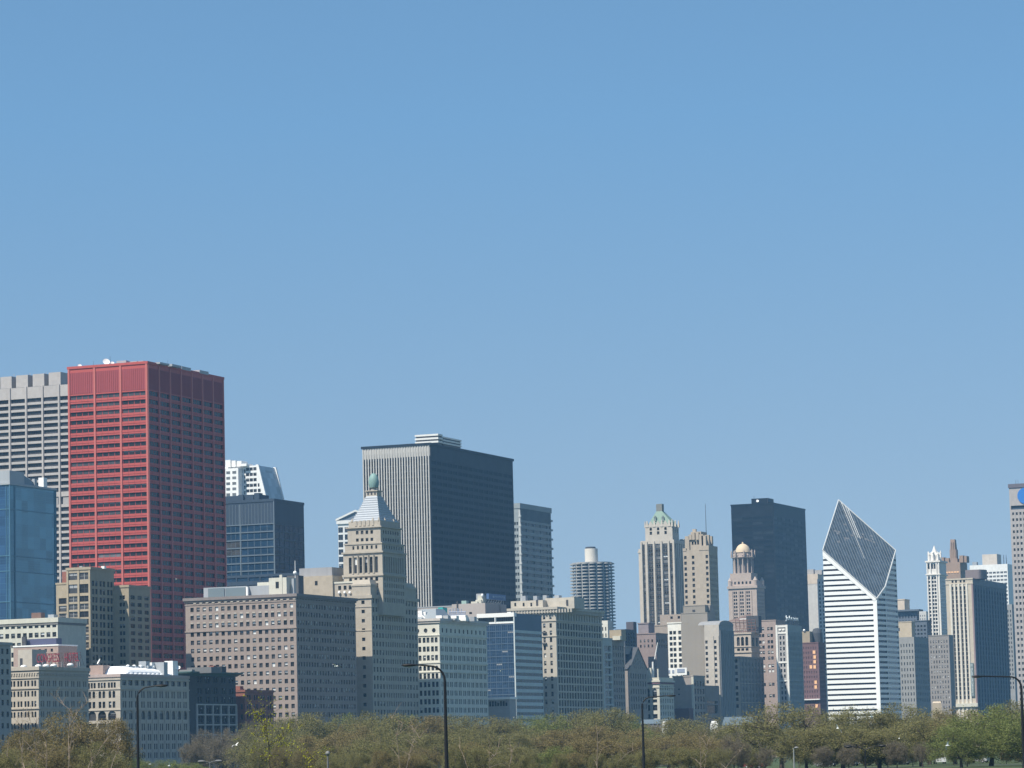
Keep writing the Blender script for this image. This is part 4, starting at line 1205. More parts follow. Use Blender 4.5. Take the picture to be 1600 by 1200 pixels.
# ================================================================== 19 blue grey notched slab right of the finned slab
BGR = stone('blue_grey_concrete', (.26, .29, .30), streak=.03)
x0, x1, y0, y1, H = pxbox(812, 786, 790, 860.5, Y=1900)
t = (x0, x1, y0, y1)
B = Bld('office_tower', 'blue grey tower with serrated edges right of the finned slab', 'office tower', x0, x1, y0, y1, H, [BGR])
zc = lambda q: rowz(q, x1, y0)
ST['bgr'] = [(1, 6, 1, 0, .02, BGR, G_DARK, BLIND), (1, 6, 1, 0, .02, BGR, G_MID, BLIND)]
rows = RW(0, 1, 0, 1)
rr = []
z = zc(814)
while z > 30: rr.append((z - 2.4, z - .5)); z -= 3.9
B.tier(t, 0, H, S=(even(.8, B.W - 1.2, 5, .7), rr), E=(even(.6, B.Dp - 5.5, 4, .95) + [(B.Dp - 4.6, B.Dp - 1.2)], rr), style='bgr', depth=.5)
b = MB(); k = 0; z = zc(805)
while z > 30:
    b.box(x1 - .6, x1 + .9, y0 - 1.2, y0 + .3, z - 1.1, z); b.box(x1 - 1, x1 + .8, y1 - .6, y1 + 1.0, z - 1.2, z); z -= 5.85
b.box(x1 - .5, x1 + .45, y0 - .9, y0 + .3, 30, zc(797)); 
B.add('edge_lugs', b, stone('pale_edge', (.45, .46, .45)))
b = MB(); b.box(x0, x1 + .3, y0 - .3, y1 + .8, H - 3.2, H); B.add('roof_rim', b, BGR)
b = MB()
for i in range(26): b.box(x1, x1 + .3, y0 + 1 + i * (B.Dp - 2) / 26, y0 + 1.35 + i * (B.Dp - 2) / 26, zc(812), H - 3.2)
B.add('louvre_panel', b, SLATE)
B.finish()

# ================================================================== 20 far tower with pediment
FARW = stone('far_pale_granite', (.62, .62, .60), streak=.02)
p = at_y(549, 815, 2400)
xl = colx(528, 2400, p.z); H = p.z
xr = p.x + 14
B = Bld('far_tower', 'pale far tower with a gabled pediment roof left of the pyramid tower', 'tower', xl, xr, 2400, 2436, H, [FARW])
t = (xl, xr, 2400, 2436)
rows = [trow(t, 826 + 11.5 * k, 8.5) for k in range(14)]
u = lambda px: colx(px, 2400, H) - xl
B.tier(t, 0, H, S=([(u(q) - 1.0, u(q) + 1.0) for q in (530.2, 533.8)] + [(u(q) - 1.5, u(q) + 1.5) for q in (537, 541)][1:], rows), style='dark')
B.ring(t, H - 1.5, H + 1.2, 1.0)
zA = rowz(797, colx(557, 2400, H), 2400)
b = MB(); xm = (xl + xr) / 2 + 6
xm = colx(556, 2400, zA)
b.face([(xl - .5, 2400, H + 1.2), (2 * xm - xl, 2400, H + 1.2), (xm, 2400, zA - 1)])
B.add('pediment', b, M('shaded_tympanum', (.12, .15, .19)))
b = MB()
for sg in (1,):
    b.face([(xl - 1.2, 2399, H + 1.2), (xm, 2399, zA), (xm, 2440, zA), (xl - 1.2, 2440, H + 1.2)])
    b.face([(2 * xm - xl + 1.2, 2399, H + 1.2), (2 * xm - xl + 1.2, 2440, H + 1.2), (xm, 2440, zA), (xm, 2399, zA)])
B.add('gable_roof', b, M('pale_green_copper', (.34, .50, .45), rough=.6))
b = MB()
for dz, e in ((0, 0.0),):
    b.face([(xl - 1.4, 2398.7, H + 1.0), (xm, 2398.7, zA - 1.3), (xm, 2398.7, zA + .2), (xl - 1.4, 2398.7, H + 2.6)])
    b.face([(2 * xm - xl + 1.4, 2398.7, H + 1.0), (2 * xm - xl + 1.4, 2398.7, H + 2.6), (xm, 2398.7, zA + .2), (xm, 2398.7, zA - 1.3)])
B.add('raking_cornice', b, FARW)
B.finish()

# ================================================================== 21 round balconied tower
CONC = stone('round_tower_concrete', (.33, .325, .31), cell=0)
D = 2670
p = at_y(925, 881, D); cx_, cy_ = p.x, D; H = p.z
rad = 35.5 / F * p.length * .985
root = thing('round_tower', 'round tower ringed with scalloped balconies under a plain cylinder', 'tower', (cx_, cy_, 0))
zb = rowz(1000, cx_, cy_)
b = MB(); b.lathe(cx_, cy_, [(rad * .74, 0), (rad * .74, H)], 40); b.build('core_wall', [glassmat('round_tower_glass', (.012, .016, .022), rough=.3, spec=.15, cell=3)], root)
pit = (rowz(881, cx_, cy_ - rad) - rowz(890.3, cx_, cy_ - rad)) / 1.0 * .985
pit = pit * .93
N = 16
z = H - .4; k = 0
while z > zb - 30 and k < 60:
    b = MB()
    def petal(f):
        a = f * 2 * math.pi
        return rad * (.84 + .155 * abs(math.cos(a * N / 2)) ** .6)
    n = N * 8; ring = [(petal(i / n), i / n * 2 * math.pi) for i in range(n)]
    pts = [(cx_ + r_ * math.cos(a), cy_ + r_ * math.sin(a)) for r_, a in ring]
    for i in range(n):
        j = (i + 1) % n; A, Bq = pts[i], pts[j]
        b.face([(A[0], A[1], z - .45), (Bq[0], Bq[1], z - .45), (Bq[0], Bq[1], z + .55), (A[0], A[1], z + .55)])
        b.face([(A[0], A[1], z - .45), (cx_, cy_, z - .45), (Bq[0], Bq[1], z - .45)])
        b.face([(A[0], A[1], z - .1), (Bq[0], Bq[1], z - .1), (cx_, cy_, z - .1)])
    b.build('balcony_ring', [CONC], root)
    z -= 2.74; k += 1
b = MB(); b.lathe(cx_, cy_, [(rad * .9, H), (rad * .9, H + .9)], 40); b.build('roof', [CONC], root)
b = MB()
for i in range(N):
    a = (i + .5) * 2 * math.pi / N; x, y = cx_ + rad * .86 * math.cos(a), cy_ + rad * .86 * math.sin(a)
    b.tube([(x, y, zb - 50), (x, y, H)], .55, 5)
b.build('columns', [CONC], root)
q = at_y(924, 857.5, D); rr_ = 10.2 / F * p.length
b = MB(); b.lathe(cx_ - .4, cy_, [(rr_, H + .3), (rr_, q.z)], 32); b.build('lift_core', [stone('pale_core_concrete', (.60, .56, .49), cell=0)], root, True)
b = MB(); b.lathe(cx_ - 1.0, cy_, [(4.4, q.z), (4.4, q.z + 1.5), (3.6, q.z + 1.7)], 16); b.build('roof_cap', [FR_D], root)

# ================================================================== 22 green roofed stone skyscraper
PIT = stone('pale_tower_stone', (.475, .435, .38), cell=2.2)
Y = 1960
x0, x1, y0, y1, H = pxbox(1053, 843, 1001, 1069, Y=Y)
t = (x0, x1, y0, y1)
B = Bld('skyscraper', 'tall ribbed stone skyscraper with a steep pale green copper roof', 'skyscraper', x0, x1, y0, y1, H, [PIT])
zc = lambda q: rowz(q, x1, y0)
W = B.W
u = lambda px: (colx(px, y0, H) - x0) / (colx(1053, y0, H) - x0) * W
rows = [r for r in [trow(t, 851 + 6.05 * k, 4.2) for k in range(52)] if r[0] > 5]
ccs = [(u(q) - .7, u(q) + .7) for q in (1005.5,)] + [(u(q) - 1.55, u(q) + 1.55) for q in (1016, 1027.5, 1039)] + [(u(q) - .75, u(q) + .75) for q in (1048.3,)]
SPD = stone('grey_spandrel_panel', (.235, .23, .225))
ST['pitt'] = [(2, 2, 1, .34, .05, SPD, G_DARK, SPD), (3, 2, 1, .34, .05, SPD, G_MID, SPD), (1.2, 2, 1, .34, .05, SPD, G_PALE, SPD), (.35, 2, 1, .5, .05, SPD, G_MID, BLIND)]
rows = [(r[0] - .55, r[1] + .22) for r in rows]
B.tier(t, 0, H, S=(ccs, rows), E=(even(1.5, B.Dp - .5, 5, .4), rows), style='pitt', styleE='dark', depth=.45)
piers(B, t, 'S', [u(q) for q in (1002, 1010.3, 1021.7, 1033.3, 1044.7, 1052.3)], 1.0, .7, 0, H - .5)
b = MB(); Yt = y0 + 1.0
def tt_(pl, pr, pe, dy):
    xr = colx(pr, y0 + dy, H); return (colx(pl, y0 + dy, H), xr, y0 + dy, coly(pe, xr, H))
tA = tt_(1008.5, 1051, 1061, 1.2)
z0, z1 = H, rowz(822, tA[1], tA[2])
ua = lambda px: colx(px, tA[2], (z0 + z1) / 2) - tA[0]
B.tier(tA, H - .6, z1, S=([(ua(q) - .8, ua(q) + .8) for q in (1017, 1028.5, 1040)], [trow(tA, 825, 5, 'arch'), trow(tA, 831.5, 5)]), E=(even(1, tA[3] - tA[2] - 1, 3, .4), [trow(tA, 828, 9)]), style='dark', depth=.5)
b = MB()
for i in range(4):
    x = tA[0] + ua((1011.3, 1022.7, 1034.3, 1046)[i]); b.frustum((x - .9, x + .9, tA[2] - .3, tA[2] + .6), (x - .3, x + .3, tA[2], tA[2] + .4), z1, z1 + 4.0)
for i in range(3):
    x = tA[0] + ua((1017, 1028.5, 1040)[i]); b.frustum((x - 2.3, x + 2.3, tA[2] - .1, tA[2] + .4), (x - .2, x + .2, tA[2] - .1, tA[2] + .4), z1, z1 + 3.6)
for y in (tA[2], (tA[2] + tA[3]) / 2, tA[3]): b.frustum((tA[1] - .6, tA[1] + .6, y - .8, y + .8), (tA[1] - .2, tA[1] + .2, y - .2, y + .2), z1 - .2, z1 + 4.2)
b.frustum((tA[0] - .6, tA[0] + .6, tA[2], tA[2] + 1), (tA[0] - .2, tA[0] + .2, tA[2], tA[2] + .4), z1 - .2, z1 + 3.8)
B.add('parapet_pinnacles', b, PIT)
zt = rowz(797, tA[1], tA[2]); xc_ = colx(1033, tA[2] + 8, zt)
b = MB(); zm_ = z1 + (zt - z1) * .3; cm_ = (tA[2] + tA[3]) / 2
b.frustum((tA[0] + .3, tA[1] - .1, tA[2] + .3, tA[3] - .1), (tA[0] + 2.4, tA[1] - 1.4, tA[2] + 1.6, tA[3] - 1.4), z1 - .2, zm_)
b.frustum((tA[0] + 2.4, tA[1] - 1.4, tA[2] + 1.6, tA[3] - 1.4), (xc_ - 1.9, xc_ + 1.9, cm_ - 2, cm_ + 2), zm_, zt)
B.add('copper_roof', b, M('pale_verdigris', (.20, .285, .235), rough=.65, var=.15, streak=.15))
for px in (1024.5, 1036.5):
    q = at_y(px, 811, tA[2] + 2.6); b = MB(); b.box(q.x - .7, q.x + .7, q.y - 1.2, q.y + 2, q.z - 1.6, q.z + .8); b.frustum((q.x - .9, q.x + .9, q.y - 1.4, q.y + 2), (q.x - .1, q.x + .1, q.y - 1.4, q.y + 2), q.z + .8, q.z + 2); B.add('dormer', b, M('dormer_grey', (.2, .24, .23)))
b = MB(); z2 = rowz(788, xc_, tA[2] + 8); b.box(xc_ - 1.9, xc_ + 1.9, (tA[2] + tA[3]) / 2 - 1.9, (tA[2] + tA[3]) / 2 + 1.9, zt - .5, z2); B.add('roof_cap', b, stone('grey_cap', (.20, .205, .19)))
# shoulders
for (pl, pr, py_, dy) in ((997.5, 1001.5, 857.5, 5),):
    z = rowz(py_, x0, y0 + dy); b = MB(); b.box(colx(pl, y0 + dy, z), x0 + .1, y0 + dy, y1, 0, z); b.box(colx(pl, y0 + dy, z) - .4, x0 + .1, y0 + dy - .4, y1, z - 2.5, z - 1.5); B.add('side_wing', b, PIT)
b = MB(); ze = rowz(842, x1, y1 - 2); b.box(x1 - 3, x1 + .05, y1 - .2, y1 + 5, 0, ze); b.box(x1, x1 + 1.2, y0 + 5, y0 + 6.3, 0, zc(871)); b.box(x1, x1 + .9, y1 - 4.2, y1 - 3.4, 0, zc(868)); B.add('side_pier', b, PIT)
B.finish()

# ================================================================== 23 stepped buff tower with buttressed crown
WIL = stone('buff_tower_stone', (.40, .345, .28), cell=2.0)
x0, x1, y0, y1, H = pxbox(1107.5, 858, 1067, 1121, X=XM - 28)
t = (x0, x1, y0, y1)
B = Bld('skyscraper', 'buff stone tower with a buttressed crown and thin mast right of the green roof', 'skyscraper', x0, x1, y0, y1, H, [WIL])
u = lambda px: (colx(px, y0, H) - x0)
rows = [r for r in [trow(t, 869.5 + 8.85 * k, 5) for k in range(34)] if r[0] > 5]
B.tier(t, 0, H, S=([(u(q) - .75, u(q) + .75) for q in (1070.5, 1082.5, 1104)], rows), E=(even(1, B.Dp - 1, 6, .4), rows), style='dark', depth=.5)
tc = (colx(1072.5, y0 + 1.5, H), colx(1099, y0 + 1.5, H) , y0 + 1.5, coly(1113, x1 - 3.5, H))
z1 = rowz(839, tc[1], tc[2])
uc = lambda px: colx(px, tc[2], z1) - tc[0]
B.tier(tc, H - .7, z1, S=([(uc(q) - .55, uc(q) + .55) for q in (1082, 1086.3, 1090.5)], [trow(tc, 848, 5)]), style='dark', depth=.5)
z2 = rowz(833, tc[1], tc[2])
b = MB()
for px, w, top in ((1074, 1.3, 838), (1079, .9, 835.5), (1084, .8, 832.5), (1090, .9, 832), (1096, 1.2, 835), (1100, 1.3, 837)):
    x = colx(px, tc[2], z1); b.box(x - w, x + w, tc[2] - .8, tc[2] + 1.6, H if px < 1078 or px > 1094 else rowz(843.5, x, tc[2]), rowz(top, x, tc[2]))
for f, top in ((.15, 838), (.5, 836), (.85, 838)):
    y = tc[2] + (tc[3] - tc[2]) * f; b.box(tc[1] - 1, tc[1] + 1.4, y - 1.1, y + 1.1, H, rowz(top, tc[1], y))
b.box(tc[0] + 2, tc[1] - 2, tc[2] + 2.5, tc[3] - 2, z1 - .5, z2 + 1.2)
B.add('crown_buttress', b, WIL)
b = MB(); x = colx(1084.5, tc[2] + 6, z2); b.box(x - 1, x + 1, tc[2] + 6, tc[2] + 8, z2, z2 + 3); B.add('crown_block', b, WIL)
b = MB(); b.box(x1 - 6, x1 + .05, y0 - .2, y1 + .2, H - .5, H + 2.2); b.box(x0, x0 + 2, y0 - .2, y0 + 4, H - .5, H + 1.2); B.add('shoulder', b, WIL)
mast(B, 1102, 787, y0 + 9, z1, .22)
B.finish()

# ================================================================== 24 domed tower
DOM = stone('pinkish_terracotta', (.40, .325, .28), cell=2.0)
Y = 2350
x0, x1, y0, y1, H = pxbox(1182, 918, 1138, 1190, Y=Y, depth=19)
t = (x0, x1, y0, y1)
B = Bld('domed_tower', 'ornate pinkish stone tower with a colonnaded drum and small golden dome', 'tower', x0, x1, y0, y1, H, [DOM])
u = lambda px: colx(px, y0, H) - x0
rows = [r for r in [trow(t, 925 + 5.6 * k, 3.6) for k in range(44)] if r[0] > 5]
cs = [(u(q) - .6, u(q) + .6) for q in (1147, 1150.2, 1157, 1160.2, 1167, 1170.2)]
B.tier(t, 0, H, S=(cs, rows), E=(even(1, B.Dp - 1, 6, .4), rows), style='dark', depth=.4)
piers(B, t, 'S', [u(q) for q in (1143.7, 1153.6, 1163.6, 1173.5)], .8, .4, 0, H - 2)
B.ring(t, rowz(918.5, x1, y0), rowz(914.5, x1, y0), .8, 'cornice')
z1 = rowz(906, x1, y0)
tB = (x0 + 1, x1 - 1, y0 + 1, y1 - 1)
B.tier(tB, H - .2, z1, S=(even(2.6, tB[1] - tB[0] - 2.6, 5, .5), [trow(t, 909.5, 4.5, 'arch')]), style='dark')
for sx in (0, 1):
    for sy in (0, 1):
        b = MB(); xx, yy = (x0 + 1.2, x1 - 1.2)[sx], (y0 + 1.2, y1 - 1.2)[sy]; b.lathe(xx, yy, [(1.7, H), (1.7, H + 5), (1.9, H + 5.3), (1.2, H + 6.6), (.3, H + 8.2)], 8); B.add('corner_turret', b, DOM)
cxm, cym = colx(1162, y0 + 9, z1), y0 + 9.5
z2 = rowz(895.5, cxm, y0); z3 = rowz(872, cxm, y0); z4 = rowz(862.5, cxm, y0); z5 = rowz(848.5, cxm, y0)
rs = 16.0 / F * 2530
b = MB(); b.box(cxm - rs * 1.05, cxm + rs * 1.05, cym - rs, cym + rs, z1 - .5, z2); B.add('drum_base', b, DOM)
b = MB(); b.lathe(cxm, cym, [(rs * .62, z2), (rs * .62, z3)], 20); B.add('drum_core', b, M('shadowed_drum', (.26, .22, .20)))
for k in range(12):
    a = (k + .5) * math.pi / 6; b = MB(); b.lathe(cxm + rs * .9 * math.cos(a), cym + rs * .9 * math.sin(a), [(.75, z2), (.6, z2 + .8), (.58, z3 - .8), (.8, z3)], 8); B.add('column', b, DOM, True)
b = MB(); b.lathe(cxm, cym, [(rs * 1.02, z3), (rs * 1.08, z3 + .8), (rs * .98, z3 + 1.0), (rs * .95, z4 - .8), (rs * 1.0, z4)], 24); B.add('entablature', b, DOM)
b = MB()
for k in range(8):
    a = k * math.pi / 4 + .39; x, y = cxm + rs * 1.12 * math.cos(a), cym + rs * 1.12 * math.sin(a); b.lathe(x, y, [(.55, z3 + .8), (.55, z4 + .6), (.1, z4 + 2)], 6)
for k in range(12):
    a = (k + .5) * math.pi / 6; x, y = cxm + rs * .97 * math.cos(a), cym + rs * .97 * math.sin(a); b.ellipsoid((x, y, (z3 + z4) / 2), (.6, .6, .9), 8, 6)
B.add('pinnacles', b, DOM)
rd = rs * .72
b = MB(); b.lathe(cxm, cym, [(rd, z4)] + [(rd * math.cos(a), z4 + (z5 - z4) * math.sin(a)) for a in (.2, .45, .7, .95, 1.2, 1.4, 1.54)], 24); b.lathe(cxm, cym, [(.7, z5 - .2), (.6, z5 + 1), (.1, z5 + 1.4)], 8)
B.add('dome', b, M('golden_dome_tile', (.56, .45, .31), rough=.6), True)
B.finish()

# ================================================================== 25 black glass slab
IB = M('black_bronze_mullion', (.010, .012, .016), rough=.5, spec=.12, cell=4, cellvar=.15)
IG = glassmat('bronze_black_glass', (.008, .011, .015), rough=.45, spec=.08, cell=4.2)
IGL = glassmat('bronze_grey_glass', (.020, .024, .030), rough=.4, spec=.1, cell=4.2)
x0, x1, y0, y1, H = pxbox(1208, 785.5, 1142, 1258, Y=2600)
t = (x0, x1, y0, y1)
B = Bld('skyscraper', 'tall plain black glass slab behind the domed tower', 'skyscraper', x0, x1, y0, y1, H, [IB])
ST['ibm'] = [(3, 5, 1, 0, .02, IB, IG, BLIND), (2, 5, 1, 0, .02, IB, IGL, BLIND)]
rr = []
z = rowz(806, x1, y0)
while z > 60: rr.append((z - 2.5, z - .2)); z -= 3.95
B.tier(t, 0, H, S=(even(.5, B.W - .5, 4, .96), rr), E=(even(.5, B.Dp - .5, 8, .96), rr), style='ibm', depth=.2)
B.ring(t, H - 1, H + .2, .3, 'roof_rim', IB)
B.finish()
x_, xx_, y_, yy_, z_ = rb(B, 'penthouse', 1174, 1199.5, 778, y0 + 12, 16, IB)
q = at_y(1183.5, 782.5, y0 + 11.5); bowl(B, q, (.3, -.8, .3), 1.2, foot=None)
mast(B, 1178, 774.5, y0 + 14, H + 3, .2); mast(B, 1199, 778, y0 + 10, H, .3)
# ================================================================== mid group on the avenue, left to right
SHST = stone('brown_grey_stone', (.30, .265, .24)); GREYB = stone('grey_brick', (.27, .26, .26), cell=1.0)
quick('white_building', 'slim white building top with two narrow windows beside the deep cornice', 'building', 949.5, 969.5, 938, 957, WTC, Y=1645, S=(2, .36), rows=RW(982.5, 10, 3, 6))
quick('narrow_building', 'narrow pale framed building with one column of wide windows', 'building', 941, 996.5, 934, 956, stone('pale_green_grey_stone', (.42, .44, .43)), X=XM, depth=None, E=[(2.6, 12.6)], rowsE=RW(1013, 11.75, 11, 9), styleE='pair', ring=(.8, .3), dep=.8)
B = quick('old_building', 'brown grey shaded building with narrow windows and a low lit attic', 'building', 956.6, 1000, 945, 975, SHST, X=XM, E=(5, .42), rowsE=RW(1012, 11, 12, 7), ring=(.6, .3), fin=False)
rb(B, 'penthouse', 952, 970.5, 984, B.y0 + 4, 7, BEIGE); b = MB(); q = at_y(969, 993.5, B.y0 + 2); b.box(colx(957, q.y, q.z), q.x, q.y, q.y + 3, B.H, q.z); B.add('attic', b, CREAM)
B.finish()
B = quick('dark_building', 'dark navy fronted building with a tall flue tower beside the gable', 'building', 976, 983, 960, 992, stone('navy_brick', (.085, .10, .125)), X=XM - 12, E=(4, .6), rowsE=RW(990, 6, 8, 4), fin=False)
b = MB(); ya = coly(990.5, XM - 14, 60); yb = coly(995.5, XM - 14, 60); b.box(XM - 18, XM - 14, ya, yb, 0, rowz(971.5, XM - 14, ya)); B.add('flue_tower', b, stone('dark_flue', (.10, .095, .11)))
B.finish()
quick('grey_building', 'low grey stone front with a deep recessed balcony beside the gable', 'building', 975.6, 1009.5, 960, 991, GREYB, X=XM - 3, E=[(1.2, 11)], rowsE=[(1028, 12), (1046, 8), (1060, 8), (1074, 8), (1088, 8), (1102, 8)], ring=(.5, .3), dep=1.2)
# gabled club
p = at_x(983, 1045, XM); yS = p.y; yN = coly(1011, XM, p.z); zE = p.z
B = Bld('gabled_building', 'brown stone building with a steep pointed gable toward the avenue', 'building', XM - 30, XM, yS, yN, zE, [SHST])
t = (XM - 30, XM, yS, yN); ym = (yS + yN) / 2; zA = rowz(1012, XM, ym)
B.tier(t, 0, zE, E=(even(1, yN - yS - 1, 7, .4), [(rowz(q + 4, XM, yS), rowz(q - 4, XM, yS)) for q in (1056, 1068, 1080, 1092, 1104)]), style='dark')
B.wall.face([(XM, yS, zE), (XM, yN, zE), (XM, ym, zA)])
for k in range(5): y = yS + (yN - yS) * (.28 + .11 * k); b = MB(); h_ = 3.2 - 1.1 * abs(k - 2); b.box(XM, XM + .12, y - .45, y + .45, zE + .4, zE + 1.4 + h_ + 1); B.add('gable_window', b, G_DARK)
b = MB()
for y0_, y1_ in ((yS - .5, ym), (yN + .5, ym)):
    b.face([(XM + .4, y0_, zE - .2), (XM + .4, y1_, zA + .3), (XM - 30, y1_, zA + .3), (XM - 30, y0_, zE - .2)])
B.add('gable_roof', b, stone('slate_roof', (.07, .075, .085), cell=.7))
B.finish()
B = quick('brown_building', 'mauve brown building with a few glinting windows behind the gable', 'building', 1024.5, 989, 995, 1043, stone('mauve_brown_brick', (.27, .215, .205), cell=1), Y=1665, S=(4, .4, 1), rows=[(1001, 4.5), (1009, 4.5)], style='office', E=(5, .4), ring=(.4, .25))
quick('grey_block', 'mauve grey penthouse block on the brown building behind the gable', 'building', 1013, 973, 997, 1022.5, stone('mauve_grey_brick', (.235, .205, .215), cell=1), Y=1675, ring=(.5, .3))
quick('brown_block', 'plain brown block between the green roofed skyscraper and the white windowed block', 'building', 1064, 959.5, 1031, 1070, stone('tan_brown_brick', (.34, .29, .25), cell=1), Y=1850, S=[(6.5, 8), (11, 12.5), (17, 18.5)], rows=[(964.5, 4)])
quick('brown_block', 'lower brown block left of the white windowed block', 'building', 1046, 976, 1017, 1060, stone('tan_brown_brick', (.34, .29, .25), cell=1), Y=1800, ring=(.5, .2))
# slim ornate cream front
B = quick('ornate_building', 'slim ornate cream front with tall arched windows and a flagpole', 'building', 1029.7, 1058.5, 1006, 1052, CREAM, X=XM, S=[(1.0, 3.0), (4.4, 7.0)], E=(6, .5), rows=[(1083, 15, 'arch'), (1095, 5), (1105.5, 9), (1119, 7)] + RW(1131, 12, 3, 8), rowsE=RW(1075, 10, 8, 6.5), style='hung', styleE='dark', dep=.6, fin=False)
zc = lambda q: rowz(q, B.x1, B.y0)
B.ring(B.t, zc(1065.5), zc(1063), .7, 'cornice'); B.ring(B.t, zc(1068.5), zc(1066), .45, 'frieze', stone('red_tile_frieze', (.17, .09, .11))); B.ring(B.t, zc(1074.5), zc(1073.2), .3, 'belt_course')
rb(B, 'attic', 1007, 1017.5, 1043.5, B.y0 + 1, 5, CREAM); rb(B, 'pinnacle', 1026.6, 1028.6, 1045, B.y0 + .5, 1, CREAM)
b = MB(); q0, q1, q2 = at_y(1020.2, 1058, B.y0 + 3), at_y(1020, 1034, B.y0 + 3), at_y(1027.5, 1004, B.y0 + 3); b.tube([q0, q1], .45, 6); b.tube([at_y(1023, 1030, B.y0 + 3), q2], [.3, .2], 6); B.add('flagpole', b, WHITE)
B.finish()
# white windowed block + painted board in front
B = quick('white_building', 'white block with three columns of dark windows beside the blank stepped wall', 'building', 1067, 972, 1043, 1075, stone('white_painted_stone', (.72, .71, .66)), Y=1765, S=None, fin=False)
t = B.t; u = lambda px: colx(px, B.y0, 70) - B.x0
B.wall = MB(); B.roof = MB()
B.tier(t, 0, B.H, S=([(u(q) - .85, u(q) + .85) for q in (1048.2, 1054, 1062)], [trow(t, q, 5.6) for q in (988, 996.8, 1005.5, 1014.3, 1023, 1031.7, 1040.2)]), style='dark', depth=.5)
B.ring(t, B.H - .6, B.H + .1, .3)
B.finish()
p = at_y(1040.5, 1044, 1755); q2 = at_y(1073, 1055, 1755)
SB = thing('billboard', 'pair of white painted boards standing below the white windowed block', 'billboard', ((p.x + q2.x) / 2, 1755, 0))
b = MB(); w = q2.x - p.x
b.box(p.x, p.x + w * .47, 1755, 1755.5, q2.z, p.z); b.box(p.x + w * .5, q2.x, 1755.2, 1755.7, q2.z + .2, p.z - .1); b.build('boards', [WHITE], SB)
b = MB(); b.box(p.x + w * .54, q2.x - w * .1, 1755.0, 1755.19, q2.z + 1.6, p.z - .6); b.box(p.x + w * .12, p.x + w * .2, 1754.8, 1754.98, q2.z + 1.4, p.z - 1.2); b.box(p.x + w * .3, p.x + w * .4, 1754.8, 1754.98, q2.z + 1.4, p.z - 1.2); b.build('painted_shapes', [M('blue_grey_paint', (.25, .29, .38))], SB)
b = MB()
for i in range(5): b.box(p.x + w * (i + .4) / 5, p.x + w * (i + .4) / 5 + .5, 1756, 1756.5, 0, q2.z + .5)
b.build('support_posts', [METAL], SB)
# blank stepped wall
BLK = stone('blank_buff_wall', (.275, .25, .22), cell=0, streak=.05)
B = quick('blank_tower', 'tall blank buff wall with a stepped top in front of the buttressed tower', 'building', 1106, 973, 1064, 1112, BLK, Y=1757, fin=False)
zprev = B.H
for pl, pr, q in ((1064.3, 1105, 957.5), (1067.5, 1101.5, 946)):
    z = rowz(q, B.x1, B.y0); b = MB(); b.box(colx(pl, B.y0, z), colx(pr, B.y0, z), B.y0 + .004, B.y0 + 14, zprev, z); zprev = z; b.box(colx(pl, B.y0, z) - .1, colx(pr, B.y0, z) + .1, B.y0 - .15, B.y0 + 14, z, z + .4); B.add('wall_step', b, BLK)
b = MB(); q = at_y(1084, 954, B.y0); b.box(q.x - .8, q.x + .8, B.y0 - .12, B.y0, q.z - .7, q.z + .5); B.add('wall_vent', b, FR_D)
b = MB(); z = rowz(946, B.x1, B.y0 + 5); b.box(colx(1102.5, B.y0 + 5, z), colx(1109, B.y0 + 5, z), B.y0 + 5, B.y0 + 12, B.H, z); B.add('lift_house', b, SHST)
B.finish()
# ribbed dark sided block with rounded top
RIB = stone('blue_grey_ribbed_stone', (.27, .275, .28))
B = quick('ribbed_block', 'block with a lit window strip and a dark ribbed side with a rounded top', 'building', 1123, 976, 1100, 1145.5, [stone('buff_strip_stone', (.46, .42, .37)), RIB], Y=1750, fin=False)
t = B.t; B.wall = MB(); B.roof = MB(); u = lambda px: colx(px, B.y0, 70) - B.x0
rows = [trow(t, 1002.5 + 8.9 * k, 5) for k in range(10)]
B.tier(t, 0, B.H, S=([(u(q) - .7, u(q) + .7) for q in (1103.3, 1117)], rows), style='hung', mE=1)
piers(B, t, 'S', [u(1113.8), u(1121.6)], .8, .3, 10, B.H - 6)
piers(B, t, 'E', lines(1, B.Dp - 1, 8), .9, .5, 0, B.H - 3, 1)
b = MB(); n = 10; r_ = B.Dp / 2
for k in range(n):
    a0, a1 = math.pi * k / n, math.pi * (k + 1) / n; yc = B.y0 + r_
    A = (yc - r_ * math.cos(a0), B.H + 2.6 * math.sin(a0)); Bq = (yc - r_ * math.cos(a1), B.H + 2.6 * math.sin(a1))
    b.face([(B.x1 + .3, A[0], A[1]), (B.x1 + .3, Bq[0], Bq[1]), (B.x1 - 12, Bq[0], Bq[1]), (B.x1 - 12, A[0], A[1])]); b.face([(B.x1 + .3, A[0], A[1]), (B.x1 + .3, yc, B.H - .1), (B.x1 + .3, Bq[0], Bq[1])])
B.add('rounded_top', b, [RIB])
B.finish()
q = at_y(1101.5, 985, 1749.8)
